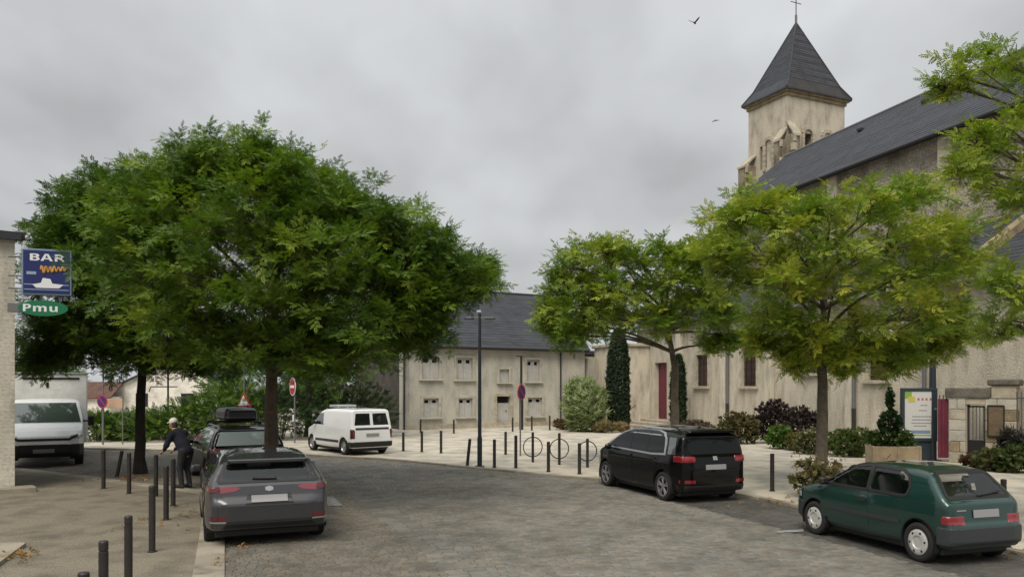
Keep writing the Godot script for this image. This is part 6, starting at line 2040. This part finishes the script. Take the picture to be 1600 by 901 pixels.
# ---------------------------------------------------------------- person and birds
class Bones:
	var b: Array = []      # [a, b, ra, rb]
	func add(a: Vector3, c: Vector3, ra: float, rb: float) -> void:
		b.append([a, c, ra, rb])
	func net(h: float, k: float) -> MB:
		var lo := Vector3.ONE * 1e9
		var hi := -lo
		for q in b:
			for e in 2:
				lo = lo.min(q[e] - Vector3.ONE * (q[2 + e] + h * 3)); hi = hi.max(q[e] + Vector3.ONE * (q[2 + e] + h * 3))
		var n := Vector3i(((hi - lo) / h).ceil()) + Vector3i.ONE
		var D := PackedFloat32Array()
		D.resize(n.x * n.y * n.z)
		D.fill(0.5)
		for q in b:
			var ba: Vector3 = q[1] - q[0]
			var l2 := maxf(ba.length_squared(), 1e-9)
			var m: float = maxf(q[2], q[3]) + h * 2.5 + k
			var l0 := Vector3i((((q[0] as Vector3).min(q[1]) - Vector3.ONE * m - lo) / h).floor()).clamp(Vector3i.ZERO, n - Vector3i.ONE)
			var l1 := Vector3i((((q[0] as Vector3).max(q[1]) + Vector3.ONE * m - lo) / h).ceil()).clamp(Vector3i.ZERO, n - Vector3i.ONE)
			for i in range(l0.x, l1.x + 1):
				for j in range(l0.y, l1.y + 1):
					for t in range(l0.z, l1.z + 1):
						var p := lo + Vector3(i, j, t) * h
						var u := clampf((p - q[0]).dot(ba) / l2, 0.0, 1.0)
						var d: float = (p - q[0] - ba * u).length() - lerpf(q[2], q[3], u)
						var o := (i * n.y + j) * n.z + t
						var e := D[o]
						var hh := maxf(k - absf(d - e), 0.0) / k
						D[o] = minf(d, e) - hh * hh * k * 0.25
		var mb := MB.new()
		var id := {}
		var ox := n.y * n.z
		var ns := n.z
		for i in n.x - 1:
			for j in n.y - 1:
				for t in ns - 1:
					var o := i * ox + j * ns + t
					var e := [D[o], D[o + 1], D[o + ns], D[o + ns + 1], D[o + ox], D[o + ox + 1], D[o + ox + ns], D[o + ox + ns + 1]]
					var neg := 0
					for v in e:
						if v < 0: neg += 1
					if neg == 0 or neg == 8: continue
					var sum := Vector3.ZERO
					var c := 0
					for m in 8:
						for bit in [1, 2, 4]:
							if m & bit: continue
							var da: float = e[m]
							var db: float = e[m | bit]
							if (da < 0) == (db < 0): continue
							var fr := da / (da - db)
							var p := Vector3((m >> 2) & 1, (m >> 1) & 1, m & 1)
							if bit == 1: p.z = fr
							elif bit == 2: p.y = fr
							else: p.x = fr
							sum += p
							c += 1
					var g := Vector3(e[4] + e[5] + e[6] + e[7] - e[0] - e[1] - e[2] - e[3], e[2] + e[3] + e[6] + e[7] - e[0] - e[1] - e[4] - e[5], e[1] + e[3] + e[5] + e[7] - e[0] - e[2] - e[4] - e[6]).normalized()
					id[o] = mb.vert(lo + (Vector3(i, j, t) + sum / c) * h, g)
		for i in range(1, n.x - 1):
			for j in range(1, n.y - 1):
				for t in range(1, ns - 1):
					var o := i * ox + j * ns + t
					var ng := D[o] < 0
					if ng != (D[o + ox] < 0):
						mb.tri_i(id[o], id[o - ns], id[o - ns - 1]); mb.tri_i(id[o], id[o - ns - 1], id[o - 1])
					if ng != (D[o + ns] < 0):
						mb.tri_i(id[o], id[o - ox], id[o - ox - 1]); mb.tri_i(id[o], id[o - ox - 1], id[o - 1])
					if ng != (D[o + 1] < 0):
						mb.tri_i(id[o], id[o - ox], id[o - ox - ns]); mb.tri_i(id[o], id[o - ox - ns], id[o - ns])
		return mb
func person() -> void:
	# stands between the bollards and the black estate car, bent forward to the left; own axes: -z ahead
	var p := gp(287, 762, 0.03)
	var t := thing("person", "person in a navy jacket and white cap bending forward beside the black estate car", "person", p, deg_to_rad(62))
	var hipL := Vector3(-0.10, 0.90, 0.08)
	var hipR := Vector3(0.10, 0.90, 0.08)
	var chest := Vector3(0, 1.27, -0.20)
	var neck := Vector3(0, 1.43, -0.31)
	var head := Vector3(0, 1.575, -0.40)
	# skin: one body under the clothes
	var s := Bones.new()
	s.add(neck, head + Vector3(0, -0.05, 0), 0.058, 0.06)
	s.add(head, head + Vector3(0, 0.06, 0.0), 0.088, 0.088)
	s.add(head + Vector3(0, -0.06, -0.04), head + Vector3(0, -0.03, -0.05), 0.062, 0.065)
	s.add(head + Vector3(0, -0.005, -0.085), head + Vector3(0, -0.035, -0.108), 0.012, 0.018)      # nose
	s.add(chest, neck, 0.12, 0.06)
	s.add(hipL.lerp(hipR, 0.5), chest, 0.13, 0.13)
	for sg in [-1.0, 1.0]:
		s.add(head + Vector3(sg * 0.088, -0.01, 0.01), head + Vector3(sg * 0.09, 0.03, 0.012), 0.014, 0.018)   # ears
		var sh := chest + Vector3(sg * 0.19, 0.08, -0.02)
		var el := Vector3(sg * 0.25, 1.07, -0.34)
		var wr := Vector3(sg * 0.16, 0.93, -0.54)
		s.add(sh, el, 0.048, 0.04)
		s.add(el, wr, 0.04, 0.027)
		var pm := wr + Vector3(-sg * 0.01, -0.035, -0.06)
		s.add(wr, pm, 0.026, 0.032)
		for f in 4:
			var a := pm + Vector3(sg * (0.028 - 0.019 * f), -0.01, -0.03)
			var m := a + Vector3(0, -0.02, -0.035 + 0.004 * absf(f - 1.3))
			s.add(a, m, 0.010, 0.009)
			s.add(m, m + Vector3(0, -0.032, -0.008), 0.009, 0.008)
		s.add(pm + Vector3(-sg * 0.03, 0, 0.01), pm + Vector3(-sg * 0.055, -0.02, -0.03), 0.011, 0.009)
	obj(s.net(0.012, 0.02), "body", M.skin, t)
	var j := Bones.new()
	j.add(Vector3(0, 0.93, 0.06), Vector3(0, 1.08, -0.04), 0.165, 0.165)
	j.add(Vector3(0, 1.08, -0.04), chest + Vector3(0, 0.02, 0), 0.165, 0.17)
	j.add(chest + Vector3(-0.15, 0.07, -0.02), chest + Vector3(0.15, 0.07, -0.02), 0.095, 0.095)
	j.add(chest, neck + Vector3(0, -0.02, 0.01), 0.13, 0.082)
	for sg in [-1.0, 1.0]:
		var sh := chest + Vector3(sg * 0.19, 0.08, -0.02)
		var el := Vector3(sg * 0.25, 1.07, -0.34)
		j.add(sh, el, 0.078, 0.064)
		j.add(el, Vector3(sg * 0.167, 0.945, -0.52), 0.062, 0.047)
	obj(j.net(0.02, 0.05), "jacket", M.navy, t)
	var l := Bones.new()
	for sg in [-1.0, 1.0]:
		l.add(Vector3(sg * 0.09, 0.92, 0.07), Vector3(sg * 0.11, 0.5, -0.02), 0.12, 0.075)
		l.add(Vector3(sg * 0.11, 0.5, -0.02), Vector3(sg * 0.12, 0.10, 0.06), 0.075, 0.058)
	obj(l.net(0.02, 0.05), "trousers", M.trousers, t)
	var sb := Bones.new()
	for sg in [-1.0, 1.0]:
		sb.add(Vector3(sg * 0.12, 0.055, 0.09), Vector3(sg * 0.13, 0.042, -0.13), 0.05, 0.04)
	obj(sb.net(0.016, 0.02), "shoes", M.trim, t)
	var hc := Bones.new()
	hc.add(head + Vector3(0, 0.02, 0.035), head + Vector3(0, -0.03, 0.05), 0.085, 0.07)
	obj(hc.net(0.016, 0.02), "hair", M.hair, t)
	var cp := Bones.new()
	cp.add(head + Vector3(0, 0.085, 0.0), head + Vector3(0, 0.095, 0.02), 0.095, 0.09)
	for i in 5:
		cp.add(head + Vector3(-0.06 + 0.03 * i, 0.06, -0.07), head + Vector3(-0.05 + 0.025 * i, 0.045, -0.165), 0.014, 0.010)
	obj(cp.net(0.014, 0.03), "cap", M.cap_white, t)
	for sg in [-1.0, 1.0]:
		bx("eye", M.trim, t, head + Vector3(sg * 0.033, 0.0, -0.088), Vector3(0.022, 0.010, 0.01))
	bx("mouth", M.lips, t, head + Vector3(0, -0.068, -0.104), Vector3(0.045, 0.01, 0.01))
func birds() -> void:
	for q in [[1085.5, 36, 40.0, 1.0, 0.6, "dark bird high in the sky beside the church spire, wings raised"], [1119, 188, 60.0, 0.9, -0.3, "tiny distant bird gliding left of the bell tower"]]:
		var p := pd(q[0], q[1], q[2])
		var t := thing("bird", q[5], "bird", p, 0.9)
		t.scale = Vector3.ONE * 0.72
		var b := Bones.new()
		b.add(Vector3(-0.12, 0, 0), Vector3(0.10, 0.01, 0), 0.035, 0.055)
		b.add(Vector3(0.10, 0.01, 0), Vector3(0.17, 0.035, 0), 0.05, 0.032)
		b.add(Vector3(-0.12, 0, 0), Vector3(-0.26, 0.0, 0), 0.03, 0.015)
		obj(b.net(0.014, 0.03), "body", M.bird, t)
		bx("beak", M.bird, t, Vector3(0.21, 0.03, 0), Vector3(0.05, 0.014, 0.014))
		for sg in [-1.0, 1.0]:
			var w := MB.new()
			var up: float = q[4]
			var pr := [[0.0, 0.10, 0.09], [0.16, 0.09, 0.10], [0.3, 0.03, 0.09], [0.42, -0.06, 0.03]]
			for i in 3:
				var a: Array = pr[i]
				var c: Array = pr[i + 1]
				var za: float = a[0] * sg
				var zc: float = c[0] * sg
				var ya: float = a[0] * up + 0.03
				var yc: float = c[0] * up + 0.03
				for e in [0.006, -0.006]:
					w.quad(Vector3(a[1], ya + e, za), Vector3(c[1], yc + e, zc), Vector3(c[1] - c[2] * 1.8, yc + e, zc), Vector3(a[1] - a[2] * 1.8, ya + e, za), UP * signf(e))
			obj(w, "wing", M.bird, t)
func fallen_leaves() -> void:
	var r := RandomNumberGenerator.new()
	r.seed = 8
	var xf: Array = []
	var cols := PackedColorArray()
	var add := func(p: Vector3, n: int, rx: float, rz: float) -> void:
		for i in n:
			xf.append(Transform3D(Basis(Vector3(r.randfn(), 2, r.randfn()).normalized(), r.randf() * TAU).scaled(Vector3.ONE * r.randf_range(0.5, 1.0)), p + Vector3(r.randfn() * rx, 0.012 + r.randf() * 0.012, r.randfn() * rz)))
			var v := r.randf_range(0.6, 1.3)
			cols.append(Color(0.36 * v, 0.20 * v, 0.07 * v))
	add.call(gp(362, 866, 0.02), 14, 0.07, 0.5)
	add.call(gp(285, 805, 0.03), 30, 0.4, 0.9)
	add.call(gp(12, 870, 0.04), 50, 0.25, 0.25)
	add.call(gp(212, 748, 0.03), 70, 0.5, 0.35)
	add.call(gp(1250, 788, 0.07), 45, 0.6, 0.4)
	add.call(gp(1590, 866, 0.03), 25, 0.5, 0.15)
	var holder := Node3D.new()
	holder.name = "fallen_leaves"
	add_child(holder)
	tag(holder, "scattered orange fallen leaves along the kerbs and tree feet", "leaves", "", "stuff")
	scatter("leaf_litter", L.tuft_one, M.leaf, holder, xf, cols)
func road_marks() -> void:
	# worn paint: the corner of a bay beside the grey car and a short line at the far bay
	var m := MB.new()
	m.quad(gp(507, 776, 0.024), gp(520, 775, 0.024), gp(536, 790, 0.024), gp(512, 790, 0.024), UP)
	structure(m, "bay_marking", M.road_paint)
	var m2 := MB.new()
	m2.quad(gp(1215, 829, 0.024), gp(1256, 826, 0.024), gp(1256, 830, 0.024), gp(1213, 832, 0.024), UP)
	structure(m2, "bay_marking", M.road_paint)
# ---------------------------------------------------------------- the scene
func make_sky() -> Sky:
	var W := 1024
	var H := 512
	var im := Image.create(W, H, false, Image.FORMAT_RGBF)
	var n1 := FastNoiseLite.new()
	n1.seed = 12; n1.frequency = 0.5; n1.fractal_octaves = 5; n1.fractal_gain = 0.5
	n1.domain_warp_enabled = true
	n1.domain_warp_amplitude = 0.6
	n1.domain_warp_frequency = 0.3
	var n2 := FastNoiseLite.new()
	n2.seed = 41; n2.frequency = 0.16; n2.fractal_octaves = 3
	for y in H:
		var el := (0.5 - (y + 0.5) / H) * PI
		var sy := maxf(sin(el), 0.0)
		for x in W:
			var c: Color
			if el < -0.02:
				c = Color(0.085, 0.08, 0.072)
			else:
				var az := (float(x) + 0.5) / W * TAU
				# a flat layer of cloud overhead
				var q := 1.0 / (sy + 0.22)
				var px := cos(az) * cos(el) * q * 2.0
				var pz := sin(az) * cos(el) * q * 2.0
				var a := n1.get_noise_2d(px * 1.0, pz * 1.6)
				var b := n2.get_noise_2d(px + 31.0, pz)
				var v := (0.226 + 0.068 * a + 0.03 * b) * (1.0 + 1.3 * sy * sy * sy)
				c = Color(v * 0.972, v, v * 1.022)
			im.set_pixel(x, y, c)
	var pm := PanoramaSkyMaterial.new()
	pm.panorama = ImageTexture.create_from_image(im)
	var s := Sky.new()
	s.sky_material = pm
	return s
func make_materials() -> void:
	M.dirt = grainy(lin(0.26, 0.23, 0.18), 1.2, 9.0, 0.35, 0.3, 0.95, 0.6, 1)
	M.plaza = grainy(lin(0.64, 0.58, 0.47), 0.55, 7.0, 0.26, 0.24, 0.92, 0.35, 2, 0.05, FastNoiseLite.TYPE_SIMPLEX_SMOOTH, Color(0.92, 0.96, 1.0))
	M.pavement = grainy(lin(0.30, 0.262, 0.195), 0.7, 5.0, 0.42, 0.25, 0.95, 0.9, 3, 0.045, FastNoiseLite.TYPE_CELLULAR)
	M.road_bed = grainy(lin(0.19, 0.178, 0.15), 0.5, 6.0, 0.4, 0.25, 0.95, 0.5, 4, 0.05)
	M.sett = grainy(Color(1, 1, 1), 0.3, 3.5, 0.35, 0.22, 0.85, 0.35, 5, 0.03)
	M.sett.vertex_color_use_as_albedo = true
	M.road_paint = grainy(lin(0.45, 0.46, 0.46), 0.25, 1.0, 0.5, 0.4, 0.85, 0.0, 40, 0.05)
	M.kerb = grainy(lin(0.40, 0.36, 0.28), 0.4, 3.0, 0.25, 0.25, 0.9, 0.3, 6, 0.04)
	M.kerb_dark = grainy(lin(0.34, 0.305, 0.235), 0.4, 3.0, 0.3, 0.3, 0.9, 0.3, 7, 0.04)
	M.roughcast = grainy(lin(0.74, 0.68, 0.555), 0.9, 6.0, 0.28, 0.2, 0.95, 2.5, 8, 0.035, FastNoiseLite.TYPE_CELLULAR, Color(0.95, 0.93, 0.9))
	M.roughcast_pale = grainy(lin(0.74, 0.675, 0.55), 0.9, 5.0, 0.25, 0.28, 0.95, 1.2, 9, 0.03)
	M.rubble = grainy(lin(0.62, 0.555, 0.455), 1.4, 7.0, 0.5, 0.35, 0.95, 3.0, 10, 0.03, FastNoiseLite.TYPE_CELLULAR)
	M.tower_stone = grainy(lin(0.62, 0.56, 0.455), 1.5, 8.0, 0.22, 0.28, 0.93, 0.8, 11, 0.03)
	M.tower_stone_old = grainy(lin(0.40, 0.34, 0.25), 1.2, 3.0, 0.35, 0.5, 0.93, 1.5, 12, 0.03, FastNoiseLite.TYPE_SIMPLEX_SMOOTH, Color(0.85, 0.8, 0.75))
	M.dressed = grainy(lin(0.56, 0.50, 0.39), 0.6, 3.0, 0.22, 0.3, 0.9, 0.4, 13)
	M.dressed_pale = grainy(lin(0.56, 0.53, 0.45), 0.6, 3.0, 0.2, 0.22, 0.9, 0.4, 14)
	M.dressed_warm = grainy(lin(0.40, 0.32, 0.20), 0.6, 3.0, 0.3, 0.35, 0.9, 0.4, 15)
	M.stone_grey = grainy(lin(0.22, 0.20, 0.16), 0.6, 2.0, 0.4, 0.4, 0.95, 0.6, 16)
	M.mortar = plain(lin(0.3, 0.27, 0.21), 0.95)
	M.house_wall = grainy(lin(0.60, 0.57, 0.485), 1.4, 6.0, 0.2, 0.13, 0.95, 0.6, 17, 0.03, FastNoiseLite.TYPE_SIMPLEX_SMOOTH, Color(0.9, 0.93, 0.95))
	M.gable_painted_shade = grainy(lin(0.085, 0.078, 0.065), 1.4, 4.0, 0.3, 0.35, 0.95, 0.6, 18)  # shade on the gable is put into this much darker wall colour
	M.bar_wall = grainy(lin(0.80, 0.75, 0.63), 0.9, 3.0, 0.25, 0.3, 0.95, 0.8, 19)
	M.cream = grainy(lin(0.80, 0.77, 0.69), 1.5, 6.0, 0.12, 0.2, 0.95, 0.0, 20)
	for m in [M.roughcast, M.roughcast_pale, M.house_wall, M.tower_stone, M.bar_wall, M.tower_stone_old]:
		m.uv2_scale = Vector3(0.32, 0.10, 0.32)      # stains run down the walls
	M.slate = slate_mat(lin(0.064, 0.073, 0.094), 22, 0.3)
	M.slate_b = slate_mat(lin(0.068, 0.077, 0.099), 22, 0.3)
	M.slate_c = slate_mat(lin(0.060, 0.068, 0.087), 23, 0.4)
	M.slate_old = slate_mat(lin(0.052, 0.052, 0.056), 23, 0.5)
	M.slate_house = slate_mat(lin(0.062, 0.068, 0.085), 24, 0.35)
	M.tile_red = grainy(lin(0.15, 0.08, 0.06), 1.0, 4.0, 0.3, 0.3, 0.9, 1.0, 25)
	M.lead_glass = grainy(lin(0.085, 0.050, 0.042), 0.5, 2.0, 0.3, 0.3, 0.35, 0.0, 26)
	M.dark_pane = plain(lin(0.02, 0.021, 0.023), 0.12)
	M.maroon = grainy(lin(0.155, 0.022, 0.045), 0.8, 3.0, 0.15, 0.2, 0.55, 0.0, 27)
	M.shutter = grainy(lin(0.52, 0.51, 0.48), 0.8, 3.0, 0.1, 0.15, 0.7, 0.0, 28)
	M.dark_wood = plain(lin(0.03, 0.022, 0.016), 0.8)
	M.board_brown = grainy(lin(0.19, 0.135, 0.08), 0.5, 2.0, 0.25, 0.2, 0.7, 0.0, 29)
	M.zinc = plain(lin(0.15, 0.152, 0.155), 0.55, 0.3)
	M.dark_metal = plain(lin(0.03, 0.03, 0.032), 0.5, 0.2)
	M.iron = plain(lin(0.012, 0.011, 0.012), 0.5)
	M.iron_grey = plain(lin(0.10, 0.105, 0.115), 0.5, 0.2)
	M.bollard = grainy(lin(0.036, 0.029, 0.028), 0.3, 1.0, 0.3, 0.3, 0.5, 0.0, 30)
	M.hoop = plain(lin(0.05, 0.048, 0.05), 0.4, 0.4)
	M.post_blue = plain(lin(0.022, 0.03, 0.04), 0.4, 0.1)
	M.frame_blue = plain(lin(0.028, 0.04, 0.052), 0.4, 0.1)
	M.planter = grainy(lin(0.42, 0.33, 0.21), 0.5, 2.0, 0.15, 0.2, 0.9, 0.0, 31)
	M.soil = plain(lin(0.05, 0.04, 0.03), 0.95)
	M.bark = grainy(lin(0.17, 0.125, 0.085), 0.35, 1.2, 0.5, 0.3, 0.95, 1.5, 32)
	M.bark_dark = grainy(lin(0.065, 0.052, 0.042), 0.35, 1.2, 0.5, 0.3, 0.95, 1.5, 33)
	M.bark_pale = grainy(lin(0.21, 0.175, 0.13), 0.35, 1.2, 0.4, 0.3, 0.95, 1.0, 34)
	M.leaf = leafy(Color(1, 1, 1))
	# vehicles
	M.paint_green = paint(lin(0.003, 0.034, 0.027), 0.25, 0.35)
	M.paint_black = paint(lin(0.003, 0.003, 0.0033), 0.0, 0.3)
	M.paint_black.metallic_specular = 0.2
	M.paint_black.clearcoat = 0.55
	M.paint_grey = paint(lin(0.042, 0.043, 0.048), 0.5, 0.38)
	M.paint_white = paint(lin(0.80, 0.82, 0.82), 0.0, 0.4)
	M.box_white = grainy(lin(0.78, 0.79, 0.78), 1.0, 3.0, 0.06, 0.14, 0.5, 0.0, 35)
	M.roofbox = plain(lin(0.012, 0.011, 0.013), 0.35)
	M.bumper = plain(lin(0.028, 0.032, 0.036), 0.55)
	M.trim = plain(lin(0.012, 0.012, 0.012), 0.6)
	M.tyre = plain(lin(0.014, 0.014, 0.014), 0.85)
	M.silver = plain(lin(0.46, 0.47, 0.48), 0.32, 0.7)
	M.chrome_dull = plain(lin(0.40, 0.41, 0.42), 0.35, 0.6)
	M.alloy = plain(lin(0.34, 0.34, 0.35), 0.35, 0.7)
	M.hubcap = plain(lin(0.50, 0.50, 0.48), 0.45, 0.2)
	M.plate = plain(lin(0.26, 0.26, 0.265), 0.5)
	M.glass = glassy(lin(0.010, 0.012, 0.012))
	M.glass_black = glassy(lin(0.004, 0.0045, 0.005), 0.4)
	M.glass_mid = glassy(lin(0.07, 0.08, 0.08))
	M.glass_pale = glassy(lin(0.062, 0.085, 0.078))
	M.glass_painted_sky = glassy(lin(0.30, 0.36, 0.355))  # reflected sky painted in as a pale glass colour
	M.pane = plain(Color(0.10, 0.13, 0.12, 0.22), 0.02)
	M.pane.transparency = BaseMaterial3D.TRANSPARENCY_ALPHA
	M.pane.metallic_specular = 0.8
	M.seat = plain(lin(0.035, 0.036, 0.038), 0.9)
	M.red_lamp = paint(lin(0.20, 0.008, 0.012), 0.0, 0.2)
	M.red_lamp_pale = paint(lin(0.20, 0.035, 0.045), 0.0, 0.2)
	M.red_lamp_dark = paint(lin(0.085, 0.006, 0.012), 0.0, 0.2)
	M.lamp_glass = paint(lin(0.42, 0.43, 0.43), 0.3, 0.15)
	# signs and small things
	M.sign_frame = plain(lin(0.16, 0.22, 0.30), 0.5)
	M.sign_blue = plain(lin(0.010, 0.018, 0.11), 0.35)
	M.sign_white = plain(lin(0.70, 0.72, 0.75), 0.5)
	M.sign_pale = plain(lin(0.25, 0.32, 0.42), 0.5)
	M.sign_orange = plain(lin(0.52, 0.26, 0.055), 0.5)
	M.sign_green = plain(lin(0.006, 0.145, 0.062), 0.35)
	M.sign_red = plain(lin(0.38, 0.03, 0.035), 0.45)
	M.sign_ultra = plain(lin(0.03, 0.022, 0.16), 0.45)
	M.peach = plain(lin(0.50, 0.36, 0.24), 0.6)
	M.poster = plain(lin(0.55, 0.56, 0.54), 0.3)
	M.poster_green = plain(lin(0.20, 0.36, 0.07), 0.4)
	M.poster_yellow = plain(lin(0.52, 0.42, 0.07), 0.4)
	M.poster_red = plain(lin(0.42, 0.10, 0.14), 0.4)
	M.poster_ink = plain(lin(0.22, 0.22, 0.25), 0.4)
	M.poster_blue = plain(lin(0.18, 0.24, 0.36), 0.4)
	M.skin = plain(lin(0.42, 0.24, 0.15), 0.55)
	M.navy = grainy(lin(0.010, 0.012, 0.03), 0.2, 1.0, 0.3, 0.3, 0.9, 0.0, 36)
	M.trousers = plain(lin(0.02, 0.02, 0.026), 0.9)
	M.hair = plain(lin(0.05, 0.035, 0.025), 0.8)
	M.lips = plain(lin(0.3, 0.12, 0.10), 0.6)
	M.cap_white = plain(lin(0.72, 0.71, 0.66), 0.85)
	M.bird = plain(lin(0.035, 0.035, 0.04), 0.8)
func slate_mat(c: Color, seed_: int, patch: float) -> StandardMaterial3D:
	var m := grainy(c, 0.9, 6.0, 0.35, patch, 0.8, 0.8, seed_, 0.03, FastNoiseLite.TYPE_SIMPLEX_SMOOTH, Color(1.0, 0.92, 0.82))
	m.uv1_scale = Vector3(1.2, 3.4, 1.2)
	return m
func glassy(c: Color, spec := 1.0) -> StandardMaterial3D:
	var m := plain(c, 0.03)
	m.metallic_specular = spec
	m.clearcoat_enabled = spec > 0.6
	m.clearcoat = 1.0
	m.clearcoat_roughness = 0.02
	return m
func _ready() -> void:
	var cam := Camera3D.new()
	cam.name = "camera"
	add_child(cam)
	cam.position = Vector3(0, CH, 0)
	cam.projection = Camera3D.PROJECTION_FRUSTUM
	cam.near = 0.1
	cam.far = 1500.0
	cam.size = 0.1 * 901.0 / F
	cam.frustum_offset = Vector2(0, 0.1 * (YH - 450.5) / F)
	cam.current = true
	var env := Environment.new()
	env.background_mode = Environment.BG_SKY
	env.sky = make_sky()
	env.tonemap_mode = Environment.TONE_MAPPER_LINEAR
	env.tonemap_exposure = 2.5
	env.sdfgi_enabled = true
	env.ssao_enabled = true
	env.ssil_enabled = true
	var we := WorldEnvironment.new()
	we.name = "environment"
	we.environment = env
	add_child(we)
	var sun := DirectionalLight3D.new()
	sun.name = "sun"
	sun.light_energy = 0.38
	sun.light_angular_distance = 34.0
	sun.light_color = Color(1.0, 0.96, 0.9)
	sun.shadow_enabled = true
	add_child(sun)
	sun.look_at_from_position(Vector3(-3.5, 15, 11), Vector3.ZERO, UP)
	make_materials()
	make_ground()
	church()
	house()
	bar_building()
	far_houses()
	plant_everything()
	L.tuft_one = rosette(3, 0.09, 0.05, 0.1)
	green_hatchback()
	black_people_carrier()
	grey_hatchback()
	black_estate()
	white_van()
	box_truck()
	bollards()
	lamp_posts()
	signs()
	notice_display()
	gate_and_railings()
	person()
	birds()
	fallen_leaves()
	road_marks()
	if bollard0: bollard0.free()
